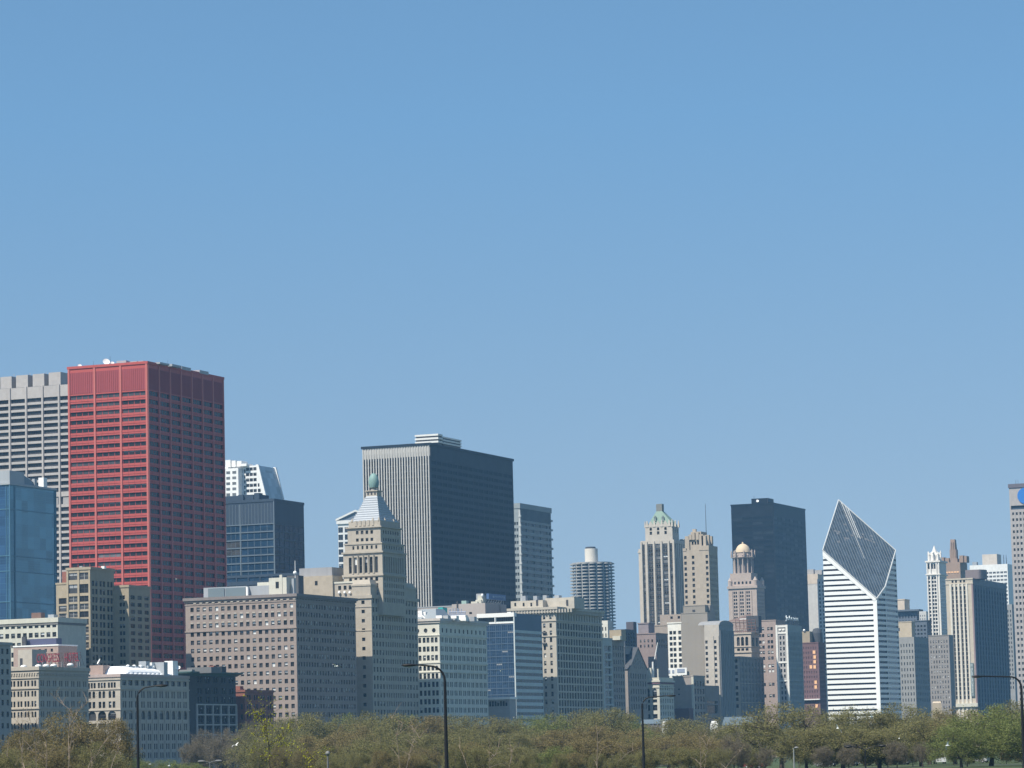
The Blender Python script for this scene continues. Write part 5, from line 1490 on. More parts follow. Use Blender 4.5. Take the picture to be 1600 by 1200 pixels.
# lower fronts
B = quick('brown_building', 'blank brown side wall with a cream corner pier and pale framed front windows', 'building', 1083, 1055.5, 1051, 1101, [SHST], X=XM, E=(4, .66), rows=(), rowsE=RW(1068, 12, 9, 8), styleE='dark', fin=False)
b = MB(); b.box(B.x1 - 1.1, B.x1 + .15, B.y0 - .15, B.y0 + .8, 0, B.H + .2); B.add('corner_pier', b, CREAM); B.ring(B.t, B.H - .6, B.H + .1, .2, 'coping')
for px, q in ((1061, 1077), (1061, 1085)): p = at_y(px, q, B.y0); b = MB(); b.box(p.x - .5, p.x + .5, B.y0 - .1, B.y0, p.z - .35, p.z + .35); B.add('wall_vent', b, FR_D)
b = MB(); z = rowz(1107, B.x1 - 6, B.y0 - 7); b.box(colx(1050, B.y0 - 7, z), B.x1 - .5, B.y0 - 7, B.y0 - .05, 0, z); B.add('ground_annexe', b, stone('maroon_brick', (.13, .075, .085), cell=.8))
B.finish()
quick('low_building', 'low brown topped front with a deep glazed recess between taller fronts', 'building', 1102, 1071, 1090, 1123.5, [stone('brown_parapet', (.235, .205, .19))], X=XM - .4, E=[(2, 21)], rowsE=[(1097, 4), (1108, 13), (1125, 8), (1138, 8)], styleE='dark', dep=1)
# ornate three-arched attic block
B = quick('ornate_block', 'ornate stone attic with three pointed windows below a bare sign frame', 'building', 1173, 988.5, 1143, 1186, [stone('buff_ornate_stone', (.44, .38, .32))], Y=1878, fin=False)
t = B.t; B.wall = MB(); B.roof = MB(); u = lambda px: colx(px, B.y0, 70) - B.x0
B.tier(t, 0, B.H, S=([(u(q) - .9, u(q) + .9) for q in (1153.5, 1160, 1166.7)], [trow(t, 1001.5, 14, 'arch'), trow(t, 1014.5, 4)]), E=(even(1, B.Dp - 1, 2, .6), [trow(t, 1003, 14)]), style='dark', depth=.8)
B.ring(t, rowz(1019.5, B.x1, B.y0), rowz(1017.3, B.x1, B.y0), .5, 'belt_course'); B.ring(t, B.H - .7, B.H + .2, .5); B.ring(t, rowz(1010.5, B.x1, B.y0), rowz(1009.3, B.x1, B.y0), .4, 'belt_course')
B.finish()
b = MB(); zt_ = rowz(967, B.x1, B.y0 + 3)
xa, xb = colx(1149, B.y0 + 3, zt_), colx(1180, B.y0 + 3, zt_)
for i in range(6): x = xa + (xb - xa) * i / 5; b.tube([(x, B.y0 + 3, B.H), (x, B.y0 + 3, zt_)], .16, 4); b.tube([(x, B.y0 + 3, zt_ - 1), (x, B.y0 + 7, B.H)], .12, 4)
for j in range(5): z = B.H + (zt_ - B.H) * (j + .6) / 5; b.tube([(xa, B.y0 + 3, z), (xb, B.y0 + 3, z)], .13, 4)
B.add('sign_frame', b, [stone('rusty_frame', (.20, .12, .10))])
b = MB(); b.box(xa + 1, xb - 6, B.y0 + 8, B.y0 + 9, zt_ + .1, zt_ + .6); B.add('roof_edge', b, WHITE)
b = MB(); b.box(colx(1166, B.y0 + 6, zt_), xb + 1, B.y0 + 6, B.y0 + 12, B.H, rowz(962, B.x1, B.y0 + 6)); B.add('tank_house', b, M('dark_tank', (.07, .075, .085)))
B = quick('office_block', 'office block with a lit strip of windows and a dark shaded avenue front', 'office building', 1155.3, 1026, 1144.5, 1192, [stone('buff_office_stone', (.42, .375, .33)), stone('shaded_office_stone', (.24, .235, .235))], X=XM - 20, fin=False)  # second stone is a darker copy: east side shade put into its colour
t = B.t; B.wall = MB(); B.roof = MB()
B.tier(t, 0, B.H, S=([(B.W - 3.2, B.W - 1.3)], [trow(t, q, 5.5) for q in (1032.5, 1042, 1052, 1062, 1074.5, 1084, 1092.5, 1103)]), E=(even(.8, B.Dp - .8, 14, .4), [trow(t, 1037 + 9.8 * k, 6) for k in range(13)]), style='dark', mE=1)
piers(B, t, 'E', lines(.8, B.Dp - .8, 7), 1.0, .35, 0, B.H - 1, 1)
for q in (1068, 1098): B.ring(t, rowz(q, B.x1, B.y0), rowz(q - 1.2, B.x1, B.y0), .3, 'belt_course')
b = MB(); b.box(B.x0 + .02, B.x1 + .5, B.y0 - .4, B.y1 - .1, B.H - .8, B.H + .2); B.add('cornice', b, [stone('shaded_office_stone', (.24, .235, .235))])
B.finish()
# pinkish brown broad block
PB = stone('pinkish_brown_brick', (.335, .265, .235), cell=1.1)
B = quick('brown_block', 'broad pinkish brown block with paired small windows left of the white piered front', 'building', 1212, 968.5, 1132, 1230, PB, Y=1926, depth=18, fin=False)
t = B.t; B.wall = MB(); B.roof = MB(); u = lambda px: colx(px, B.y0, 60) - B.x0
B.tier(t, 0, B.H, S=([(u(q) - .75, u(q) + .75) for q in (1189, 1193.5, 1202, 1207)], [trow(t, q, 5) for q in (982, 992.5, 1002.5, 1010.5, 1019, 1028, 1040, 1048, 1069, 1087)]), style='office')
B.ring(t, B.H - .5, B.H + .1, .2, 'coping')
b = MB(); q = at_y(1142, 985, B.y0); b.box(B.x0 + 1, colx(1160, B.y0, q.z), B.y0 - .3, B.y0, q.z - .3, q.z + .3); B.add('belt_course', b, stone('buff_ornate_stone', (.5, .43, .37)))
B.finish()
b = MB(); xa = B.x0; z = rowz(962, xa + 10, B.y0 + 2); b.face([(xa, B.y0 + 1, B.H), (xa + 17, B.y0 + 1, B.H), (xa + 17, B.y0 + 1, z + 1.2)]); b.box(xa, xa + 17, B.y0 + 1.02, B.y0 + 10, B.H - .2, B.H + .5); B.add('pitched_roof', b, [stone('red_roof', (.26, .19, .17))])
# white piered narrow front
WP = stone('white_piers', (.70, .69, .65)); GRP = stone('dim_blue_grey_stone', (.30, .33, .335))
B = quick('office_block', 'slim office block framed by tall white piers', 'office building', 1231, 976, 1211.5, 1252.5, [stone('grey_office_infill', (.36, .345, .335)), WP, GRP], X=XM, fin=False)
t = B.t; B.wall = MB(); B.roof = MB(); u = lambda px: colx(px, B.y0, 60) - B.x0
zc = lambda q: rowz(q, B.x1, B.y0)
B.tier(t, 0, B.H, S=([(B.W * .30, B.W * .44), (B.W * .56, B.W * .70)], [trow(t, 996 + 8.6 * k, 5.3) for k in range(14)]), E=(even(.8, B.Dp - .8, 9, .42), [trow(t, 996 + 8.6 * k, 5.5) for k in range(14)]), style='hung', styleE='dark', mE=2, depth=.5)
b = MB(); 
for a, c in ((.02, .17), (.83, .98)): b.box(B.x0 + B.W * a, B.x0 + B.W * c, B.y0 - .5, B.y0 - .02, 0, B.H)
for q in (978.5, 988.5, 1034.5): b.box(B.x0 + B.W * .17, B.x0 + B.W * .83, B.y0 - .35, B.y0 - .02, zc(q + 1.4), zc(q - 1.4))
b.box(B.x0 + B.W * .17, B.x0 + B.W * .83, B.y0 - .35, B.y0 - .02, zc(1064.5), zc(1062.5))
for k in (0, 1): b.ellipsoid((B.x0 + B.W * (.36 + .28 * k), B.y0 - .2, zc(984)), (.9, .4, .7), 8, 6)
B.add('white_piers', b, WP)
piers(B, t, 'E', lines(.8, B.Dp - .8, 9), .6, .3, 0, B.H - 4, 2)
B.ring(t, zc(1063.5), zc(1062.3), .25, 'belt_course', GRP)
B.finish()
# roof sign above it
SG = thing('rooftop_sign', 'small white letters of a rooftop sign against the black slab', 'sign', (XM - 3, (coly(1228, XM - 3, 74) + coly(1248.5, XM - 3, 74)) / 2, B.H))
ya, yb = coly(1228, XM - 3, 72), coly(1248.5, XM - 3, 72); zb_, zt_ = rowz(970.5, XM - 3, (ya + yb) / 2), rowz(962.3, XM - 3, (ya + yb) / 2)
text('Johnson', (zt_ - zb_) * 1.2, (XM - 2.8, (ya + yb) / 2, (zt_ + zb_) / 2), (R(90), 0, R(90)), M('sign_white', (.62, .68, .70), rough=.5), SG, ext=.2, width=(yb - ya) * .97)
b = MB()
for i in range(8): y = ya + (yb - ya) * i / 7; b.tube([(XM - 3.3, y, B.H - .1), (XM - 3.3, y, zt_ - .3)], .12, 4)
for z in (zb_, zt_ - .5): b.tube([(XM - 3.3, ya, z), (XM - 3.3, yb, z)], .12, 4)
b.build('sign_rack', [M('dark_rack', (.08, .09, .11))], SG)
# maroon building with orange window glow painted as flat panels
MAR = stone('maroon_brown_brick', (.165, .10, .105), cell=1)
B = quick('brick_building', 'maroon brick building with a few orange lit windows beside the striped white tower', 'building', 1278.5, 1003.5, 1251.5, 1288.5, [MAR], X=XM, fin=False)
t = B.t; B.wall = MB(); B.roof = MB(); u = lambda px: colx(px, B.y0, 50) - B.x0
WARM = M('painted_orange_glow', (.85, .5, .27), var=.1)  # orange glow of lit windows put into a flat colour
ST['maroon'] = [(1, 1, 2, 0, .09, MAR, glassmat('maroon_window_glass', (.10, .075, .085), rough=.2), BLIND)]
rows = [trow(t, 1012 + 7.6 * k, 4) for k in range(15)]
B.tier(t, 0, B.H, S=(even(.8, B.W - .8, 6, .36), rows), E=(even(.6, B.Dp - .6, 6, .4), rows), style='maroon', styleE='dark', depth=.3)
for px, q in ((1272, 1019), (1273, 1026.5), (1273, 1034), (1273, 1042), (1267, 1042), (1274.6, 1066), (1274.6, 1073.5), (1276, 1103)):
    p = at_y(px, q, B.y0); b = MB(); b.box(p.x - .8, p.x + .8, B.y0 - .06, B.y0 - .01, p.z - 1.0, p.z + 1.0); B.add('painted_window_glow', b, WARM)
B.ring(t, B.H - .5, B.H + .1, .2, 'coping')
b = MB(); p = at_y(1266, 1093, B.y0 - 1); b.box(B.x0, B.x1, B.y0 - 1.5, B.y0 - .02, p.z - .3, p.z + .3); B.add('canopy', b, WHITE)
B.finish()
x_ = rb(B, 'stair_house', 1252, 1265, 986.5, B.y0 + 3, 6, BEIGE)
b = MB(); p = at_y(1274, 981, B.y0 + 8); r_ = 8.5 / F * 2000; b.lathe(p.x, B.y0 + 8 + r_, [(r_, B.H - .2), (r_, p.z - 3), (r_ * .7, p.z - .6), (r_ * .2, p.z)], 16); B.add('round_tank', b, M('dark_tank', (.07, .075, .085)))
q = at_y(1256.5, 985, B.y0 + 2.8); b = MB(); b.ellipsoid((q.x, q.y, q.z), (.8, .8, .8), 8, 6); B.add('beacon', b, WHITE, True)
# far striped tower between the black slab and the white tower
ST['band2'] = [(1, 4, 1, 0, .02, FR_L, G_MID, BLIND), (1, 4, 1, 0, .02, FR_L, G_PALE, BLIND)]
FB = stone('far_beige_concrete', (.56, .47, .38)); FP = stone('far_pale_concrete', (.50, .49, .47))
B = quick('apartment_tower', 'far pale banded tower with a tan top behind the black slab', 'tower', 1277.5, 897, 1255, 1290, [FP], Y=2750, S=[(1, 19.5)], rows=RW(917, 7.3, 18, 4.0), style='band2', depth=20, fin=False)
b = MB(); b.box(B.x0, B.x1 + .1, B.y0 - .2, B.y0 + 8, rowz(912, B.x1, B.y0), B.H + .2); B.add('tan_top', b, FB)
B.finish(); rb(B, 'penthouse', 1261, 1271, 889.5, B.y0 + 5, 6, GREYP); rb(B, 'penthouse', 1273, 1284, 890.5, B.y0 + 5, 6, GREYP)
quick('apartment_tower', 'far white gridded tower edge touching the striped white tower', 'tower', 1294, 904, 1276.8, 1299, [stone('far_white_concrete', (.60, .59, .57))], Y=2720, S=(3, .45), rows=RW(910, 6.2, 24, 3.6), style='dark', depth=20)

# ================================================================== white banded tower with the diamond roof
CW = stone('white_enamel_panel', (0.80, 0.81, 0.79), streak=.015, var=.03, cell=0, fine=.02)
CD = glassmat('purple_grey_band_glass', (.022, .018, .026), rough=.15, spec=.2, cell=3)
DG2 = glassmat('diamond_glass', (.05, .07, .09), rough=.25, spec=.35, cell=2.5)
p = at_x(1375.5, 925, XM); ys = p.y; zB = p.z
P1x = colx(1369.5, ys, zB); xw = colx(1285.5, ys, rowz(863, XM - 35, ys)); zL = rowz(862.5, xw, ys)
P2y = coly(1383.5, XM, zB); 
zR = 0; yN = coly(1399.5, XM, 150); zR = rowz(860, XM, yN); yN = coly(1399.5, XM, zR)
# plane through L, P1, R
pts5 = [(xw, ys, zL), (P1x, ys, rowz(927.5, P1x, ys)), (XM, P2y, rowz(924.5, XM, P2y)), (XM, yN, zR), (xw, yN, rowz(780.5, xw, yN)), (xw, yN, rowz(780.5, xw, yN))]
A_ = np.array([(q[0] - xw, q[1] - ys, 1.0) for q in pts5]); co = np.linalg.lstsq(A_, np.array([q[2] for q in pts5]), rcond=None)[0]
nrm = Vector((-co[0], -co[1], 1.0))
pz = lambda x, y: float(co[0] * (x - xw) + co[1] * (y - ys) + co[2])
zL, zB, zR = pz(xw, ys), pz(P1x, ys), pz(XM, yN)
B = Bld('skyscraper', 'white skyscraper with dark window bands and a slanted diamond glass roof', 'skyscraper', xw, XM, ys, yN, zR, [CW])
b = MB(); b2 = []
slope_x = lambda z: P1x if z <= zB else xw + (zL - z) / (zL - zB) * (P1x - xw)
# south face: white spandrels with recessed bands
edge = 1.7; rimw = 2.6; z0 = rowz(944.7, P1x, ys); pit = (rowz(944.7, P1x, ys) - rowz(1100.2, P1x, ys)) / 19.0
hb = pit * .185
bands = []
k = -12
while True:
    z = z0 - k * pit; k += 1
    if z > zL - 1: continue
    if z < 4: break
    bands.append((z - hb, z + hb))
bands.sort()
prev = 0
def strip(b, xa, za, xb_, zb_):     # white strip between heights, clipped by the raking edge
    b.face([(xa, ys, za), (slope_x(za), ys, za), (slope_x(zb_), ys, zb_), (xa, ys, zb_)])
for (a, c) in bands:
    strip(B.wall, xw, prev, 0, a)
    xe = min(slope_x(c) - rimw, P1x - edge)
    if xe < xw + 1: prev = a; continue
    B.wall.face([(xe, ys, a), (slope_x(a), ys, a), (slope_x(c), ys, c), (xe, ys, c)])
    B.wall.face([(xw, ys, c), (xe, ys, c), (xe, ys + .6, c), (xw, ys + .6, c)]); B.wall.face([(xw, ys, a), (xw, ys + .6, a), (xe, ys + .6, a), (xe, ys, a)]); B.wall.face([(xe, ys, a), (xe, ys + .6, a), (xe, ys + .6, c), (xe, ys, c)])
    q = MB(); n = 14
    for i in range(n):
        xa, xb_ = xw + (xe - xw) * i / n, xw + (xe - xw) * (i + 1) / n - .1
        q.face([(xa, ys + .55, a), (xb_, ys + .55, a), (xb_, ys + .55, c), (xa, ys + .55, c)])
    q.face([(xw, ys + .6, a), (xe, ys + .6, a), (xe, ys + .6, c), (xw, ys + .6, c)], 1)
    B.add('window_band', q, [CD, FR_D]); prev = c
strip(B.wall, xw, prev, 0, zL - .05)
# raking white rim
q = MB(); dx = Vector((P1x - xw, 0, zB - zL)).normalized()
q.face([(xw, ys - .25, zL + .3), (xw, ys - .25, zL - 3.6), (P1x - 1.6, ys - .25, zB - 1.6), (P1x + .3, ys - .25, zB + .3)]); q.face([(xw, ys - .25, zL + .3), (P1x + .3, ys - .25, zB + .3), (P1x + .3, ys + 1.2, zB + .3), (xw, ys + 1.2, zL + .3)])
q.box(P1x - 1.6, P1x + .05, ys - .25, ys + .3, 0, zB - 1.2)
B.add('raking_rim', q, CW)
# chamfer and east side with bands
def side(pa, pb, ztop):
    va, vb = Vector((pa[0], pa[1], 0)), Vector((pb[0], pb[1], 0)); d = (vb - va); Ln = d.length; nr = Vector((d.y, -d.x, 0)).normalized()
    nseg = 8 if ztop else 1
    pr = 0
    def topz(f): 
        w = va + d * f; return pz(w.x, w.y)
    hb2 = pit * .22
    lo = min(topz(0), topz(1))
    zs_ = [(a + hb - hb2, a + hb + hb2) for a, c in bands] + [(bands[-1][0] + hb + pit * i - hb2, bands[-1][0] + hb + pit * i + hb2) for i in range(1, 12)]
    for (a, c) in zs_:
        # span of the side that is below the plane at height c (+ rim)
        f0, f1 = 0.02, .99
        tA, tB = topz(0), topz(1)
        def clip(z):
            if z <= min(tA, tB): return 0.0
            if z >= max(tA, tB): return 1.0
            return (z - tA) / (tB - tA)
        fa, fc = clip(a), clip(c + 1.2)
        if clip(pr) < 1:
            B.wall.face([va + d * clip(pr) + Vector((0, 0, pr)), vb + Vector((0, 0, pr)), vb + Vector((0, 0, a)), va + d * clip(a) + Vector((0, 0, a))])
        g = max(fc, .03)
        if g < .93:
            A0, A1 = va + d * g, va + d * .985
            B.wall.face([va + d * clip(a) + Vector((0, 0, a)), A0 + Vector((0, 0, a)), A0 + Vector((0, 0, c)), va + d * clip(c) + Vector((0, 0, c))])
            B.wall.face([A1 + Vector((0, 0, a)), vb + Vector((0, 0, a)), vb + Vector((0, 0, c)), A1 + Vector((0, 0, c))])
            i_ = -nr * .5
            for z in (a, c): B.wall.face([A0 + Vector((0, 0, z)), A1 + Vector((0, 0, z)), A1 + i_ + Vector((0, 0, z)), A0 + i_ + Vector((0, 0, z))])
            q = MB(); q.face([A0 + i_ + Vector((0, 0, a)), A1 + i_ + Vector((0, 0, a)), A1 + i_ + Vector((0, 0, c)), A0 + i_ + Vector((0, 0, c))]); B.add('window_band', q, [CD])
        elif clip(a) < 1:
            B.wall.face([va + d * clip(a) + Vector((0, 0, a)), vb + Vector((0, 0, a)), vb + Vector((0, 0, c)), va + d * clip(c) + Vector((0, 0, c))])
        pr = c
        if pr > max(tA, tB): break
    if pr < max(tA, tB): B.wall.face([va + d * clip(pr) + Vector((0, 0, pr)), vb + Vector((0, 0, pr)), vb + Vector((0, 0, tB))])
side((P1x, ys), (XM, P2y), False); side((XM, P2y), (XM, yN), True)
zT = pz(xw, yN); zP2 = pz(XM, P2y)
B.wall.face([(xw, ys, 0), (xw, yN, 0), (xw, yN, zT), (xw, ys, zL)]); B.wall.face([(XM, yN, 0), (xw, yN, 0), (xw, yN, zT), (XM, yN, zR)])
q = MB(); xs_l = P1x - (zP2 - zB) / (zL - zB) * (P1x - xw); q.face([(xw, ys, zL), (P1x, ys, zB), (XM, P2y, zP2), (XM, yN, zR), (xw, yN, zT)]); B.add('diamond_glazing', q, [DG2])
# mullions running down the slope, clipped to the footprint polygon
poly = [(xw, ys), (P1x, ys), (XM, P2y), (XM, yN), (xw, yN)]
dn = Vector((-nrm.x, -nrm.y, 0)); dn = Vector((XM - xw, ys - yN, 0)).normalized()
pe = Vector((-dn.y, dn.x, 0)); q = MB()
def clipline(o, d):
    t0, t1 = -1e9, 1e9
    for i in range(len(poly)):
        ax, ay = poly[i]; bx, by = poly[(i + 1) % len(poly)]
        nx, ny = by - ay, -(bx - ax)
        num = nx * (ax - o.x) + ny * (ay - o.y); den = nx * d.x + ny * d.y
        if abs(den) < 1e-9: continue
        t_ = num / den
        if den > 0: t1 = min(t1, t_)
        else: t0 = max(t0, t_)
    return t0, t1
mid = Vector(((xw + XM) / 2, (ys + yN) / 2, 0))
def up(pt, e=.18): return (pt.x, pt.y, pz(pt.x, pt.y) + e)
for k in range(-16, 17):
    o = mid + pe * k * 2.0; t0, t1 = clipline(o, dn)
    if t1 - t0 < 2: continue
    q.tube([up(o + dn * (t0 + .3)), up(o + dn * (t1 - .3))], .2, 4)
B.add('roof_mullions', q, [M('pale_roof_mullion', (.085, .105, .128), rough=.5)])
q = MB()
xs_l = P1x - (zP2 - zB) / (zL - zB) * (P1x - xw)
for (pa, pb) in zip(poly, poly[1:] + poly[:1]):
    q.tube([up(Vector((*pa, 0)), .1), up(Vector((*pb, 0)), .1)], .45, 6)
for off, L_ in ((1.2, .62), (3.0, .38), (4.4, .38)):
    o = mid + pe * (off if True else 0); t0, t1 = clipline(o, dn); q.tube([up(o + dn * t0, .3), up(o + dn * (t0 + (t1 - t0) * L_), .3)], [.24, .10 if L_ > .6 else .2], 5)
B.add('white_edge_trim', q, [M('grey_white_trim', (.48, .495, .49), rough=.6)])
random.seed(3)
for k in range(26):
    o = mid + pe * random.uniform(-14, 14); t0, t1 = clipline(o, dn); f = random.choice((.16, .22, .28, .34, .36)); c = o + dn * (t0 + (t1 - t0) * f)
    if t1 - t0 < 20: continue
    q = MB(); e = pe * random.uniform(.5, 1.1); g = dn * .5; q.face([up(c - e - g, .12), up(c + e - g, .12), up(c + e + g, .12), up(c - e + g, .12)]); B.add('open_pane', q, [G_PALE])
B.finish()

# ================================================================== buildings right of it
quick('stone_block', 'dim blue grey block directly behind the striped white tower', 'building', 1428, 995, 1400, 1450, stone('dim_grey_stone', (.27, .27, .265)), Y=2190, S=(6, .34), E=(8, .34), rows=RW(1008, 9.5, 10, 5), style='dark')
quick('penthouse_block', 'small tan stone penthouse block beside the striped white tower', 'building', 1424, 971, 1398, 1429.5, stone('tan_penthouse', (.46, .39, .29)), Y=2210, S=[(2, 3.4), (12.2, 13), (14.4, 15.2)], rows=[(983, 5)], ring=(.5, .2))
B = quick('dark_block', 'dark blue flat roofed block with an overhanging roof behind the tan penthouse', 'building', 1432, 952, 1398, 1436, stone('dark_blue_stone', (.11, .13, .16)), Y=2330, E=(3, .4), S=(7, .4), rows=RW(963, 8, 3, 5), fin=False)
B.ring(B.t, B.H - 1.2, B.H, 2.4, 'overhanging_roof'); B.finish()
quick('dark_block', 'dark stepped lower block right of the overhanging flat roof', 'building', 1448, 969, 1400, 1455, stone('dark_blue_stone', (.11, .13, .16)), Y=2320, S=(9, .6), rows=RW(978, 6, 4, 3), ring=(.6, .4))
quick('pale_block', 'small pale rooftop block above the dark overhanging roof', 'building', 1413, 936, 1400, 1421, FB, Y=2500, ring=(.6, .3))
quick('pale_block', 'distant pale block left of the white spired tower', 'building', 1447, 955, 1429, 1452, FP, Y=2900, S=(5, .3), rows=RW(962, 5, 3, 2.5))
B = quick('grey_building', 'grey brown apartment block with a few glinting windows below the white spired tower', 'building', 1482.5, 992, 1450.5, 1489, stone('grey_brown_brick', (.26, .24, .225), cell=1), Y=2270, S=(7, .34, .6), rows=RW(1002, 7.9, 14, 4.5), style='office', ring=(.4, .2))
# white spired tower
WT = stone('white_glazed_tower', (.66, .63, .585))
B = quick('spired_tower', 'slim white ornate tower with a pinnacled spire crown', 'tower', 1467, 876, 1447.8, 1478, [WT], Y=2520, fin=False)
t = B.t; B.wall = MB(); B.roof = MB(); u = lambda px: colx(px, B.y0, B.H) - B.x0
rows = [trow(t, 903 + 5.8 * k, 4) for k in range(36)]
B.tier(t, 0, B.H, S=([(u(q) - .8, u(q) + .8) for q in (1450.6,)] + [(u(1458) - 2.3, u(1458) - .2), (u(1458) + .2, u(1458) + 2.3)], rows + [trow(t, 884.5, 8, 'arch')]), E=(even(.8, B.Dp - .8, 5, .4), rows), style='dark', depth=.6)
piers(B, t, 'S', [u(q) for q in (1453.7, 1462.7, 1466.5, 1448.3)], .9, .7, 0, B.H - 1)
for q, h_ in ((876.5, 1.6), (897, 1.0)): B.ring(t, rowz(q + h_, B.x1, B.y0), rowz(q - h_ * .6, B.x1, B.y0), 1.1, 'cornice')
cx2, cy2 = (t[0] + t[1]) / 2 , t[2] + 6
zA = rowz(857, cx2, cy2); zT2 = rowz(852.5, cx2, cy2)
b = MB(); zb_ = B.H + .5
for i in range(8):
    a = i * math.pi / 4; x, y = cx2 + 4.9 * math.cos(a), cy2 + 4.9 * math.sin(a)
    hh = zb_ + (zA - zb_) * (.72 if i % 2 == 0 else .6); b.lathe(x, y, [(.75, zb_), (.6, hh - 1.5), (.75, hh - 1.2), (.1, hh + 1)], 6)
    b.tube([(x, y, hh - 2.2), (cx2, cy2, zA - 1.5)], .42, 5)
b.lathe(cx2, cy2, [(3.6, zb_), (3.4, zb_ + (zA - zb_) * .45), (1.8, zb_ + (zA - zb_) * .8), (1.2, zA - .5), (.2, zT2)], 8)
B.add('spire_crown', b, WT)
B.finish()
# brown art deco block
DEC = stone('brown_deco_brick', (.30, .215, .165), cell=1.1)
B = quick('deco_tower', 'brown stepped tower with a square smokestack top right of the white spire', 'tower', 1500, 878, 1469, 1511, [DEC], Y=2650, fin=False)
t = B.t; B.wall = MB(); B.roof = MB(); u = lambda px: colx(px, B.y0, B.H) - B.x0
B.tier(t, 0, B.H, S=(even(1, B.W - 1, 6, .5), [trow(t, 894, 3.2)]), E=(even(1, B.Dp - 1, 4, .4), [trow(t, 894, 3.2)]), style='office', depth=.4)
b = MB(); z = lambda q: rowz(q, B.x1, B.y0)
for pl, pr, q in ((1471, 1475, 869.5), (1477, 1483, 871), (1499, 1505, 868), (1506.5, 1510.5, 869)): b.box(colx(pl, B.y0 + .5, B.H), colx(pr, B.y0 + .5, B.H), B.y0 + .5, B.y0 + 9, B.H - .5, z(q)); B.add('corner_turret', b, DEC); b = MB()
b = MB(); x0_, x1_ = colx(1483.3, B.y0 + 2, B.H), colx(1496, B.y0 + 2, B.H); xm = (x0_ + x1_) / 2; w = (x1_ - x0_) / 2
b.box(xm - w, xm + w, B.y0 + 2, B.y0 + 2 + 2 * w, B.H - .3, z(872)); b.box(xm - w * .85, xm + w * .75, B.y0 + 2.4, B.y0 + 1.6 + 2 * w, z(872), z(858)); b.frustum((xm - w * .75, xm + w * .6, B.y0 + 2.6, B.y0 + 1.2 + 2 * w), (xm - w * .62, xm + w * .45, B.y0 + 3, B.y0 + .6 + 2 * w), z(858), z(842))
for i in (-1, 0, 1): b.box(xm + i * w * .42 - w * .1, xm + i * w * .42 + w * .1, B.y0 + 2.1, B.y0 + 2.6, z(872), z(846))
B.add('smokestack', b, DEC)
b = MB()
for i in range(6): x = B.x0 + 2 + i * (B.W - 4) / 5.5; b.box(x, x + 1.8, B.y0 - .08, B.y0, z(894.6), z(892.4))
B.add('painted_window_glow', b, WARM)  # panels carry the orange window glow as painted colour
B.finish()
# piered buff slab with the vertical sign
OR = stone('buff_piered_stone', (.48, .42, .335), streak=.03); ORD = M('navy_side_panel', (.024, .038, .06), rough=.45, spec=.2, cell=3.8, cellvar=.2)
x0, x1, y0, y1, H = pxbox(1519.5, 903.5, 1477.3, 1571.5, X=XM)
t = (x0, x1, y0, y1)
B = Bld('office_tower', 'buff slab with white vertical piers, a dark blue side and a vertical sign', 'office tower', x0, x1, y0, y1, H, [OR, ORD, stone('white_stone_pier', (.62, .58, .50), streak=.03)])
zc = lambda q: rowz(q, x1, y0)
u = lambda px: (colx(px, y0, H - 12) - x0)
cs = [(u(q) - .72, u(q) + .72) for q in (1489.2, 1494.6, 1501.8, 1507.2)]
ST['brownstrip'] = [(1, 1, 1, 0, .03, FR_D, M('brown_window_strip', (.045, .036, .030), rough=.2, spec=.3, cell=2), BLIND)]
rr = []
z = zc(915); zlow = rowz(1092, x1, y0)
while z > zlow: rr.append((z - 2.9, z - .15)); z -= 3.1
B.facade(t, 'S', 0, H, cs, rr + [trow(t, 907.5, 4)], depth=.9, style='brownstrip')
piers(B, t, 'S', [u(q) for q in (1485.6, 1491.9, 1498.2, 1504.5, 1510.8)], 1.3, .55, 4, zc(911.5), 2)
rE = []
z = H - 7
while z > 5: rE.append((z - 2.6, z - .2)); z -= 3.4
ST['navyE'] = [(1, 2, 1, 0, .015, ORD, glassmat('navy_side_glass', (.016, .028, .05), rough=.35, spec=.15, cell=3), BLIND)]
B.facade(t, 'E', 0, H, even(.8, B.Dp - .6, 12, .82), rE, depth=.3, m=1, style='navyE')
B.facade(t, 'N', 0, H); B.facade(t, 'W', 0, H)
B.roof.box(x0 + .1, x1 - .1, y0 + .1, y1 - .1, H - .6, H - .02)
b = MB()
for i in range(13): b.box(x1, x1 + .4, y0 + .8 + (B.Dp - 1.4) * i / 12 - .18, y0 + .8 + (B.Dp - 1.4) * i / 12 + .18, 3, H - 5)
B.add('side_fins', b, M('pale_side_fin', (.20, .235, .27)))
b = MB(); b.box(x0 - .1, x1 + .25, y0 - .35, y0 + 1, zc(905.0), H + .3); b.box(x0 - .1, x1 + .25, y0 - .3, y0 + 1, zc(912), zc(910.2)); B.add('parapet', b, OR)
b = MB(); b.box(x1 - 1, x1 + .5, y0 + .5, y1 + .3, H - 4.6, H); B.add('side_parapet', b, [ORD])
b = MB(); b.box(x1 - 1.0, x1 + .12, y0 - .12, y0 + .35, 3, H - 4); B.add('corner_strip', b, [M('mauve_corner', (.26, .19, .19))])
b = MB(); b.box(x0 - .5, x1 + .5, y0 - 1.4, y0 - .02, zc(1104), zc(1098.5)); B.add('entrance_ledge', b, CREAM)
B.finish()
b = MB(); z_ = rowz(890.5, x1 - 4, y0 + 6); xa, xb = colx(1508, y0 + 6, z_), colx(1536, y0 + 6, z_)
n = 12; ptsv = []
for k in range(n + 1):
    a = -math.pi / 2 + math.pi * k / n; ptsv.append((xb - 4 + 4 * math.cos(a), y0 + 6 + 9 + 9 * math.sin(a)))
ptsv = [(xa, y0 + 6)] + ptsv + [(xa, y0 + 24)]
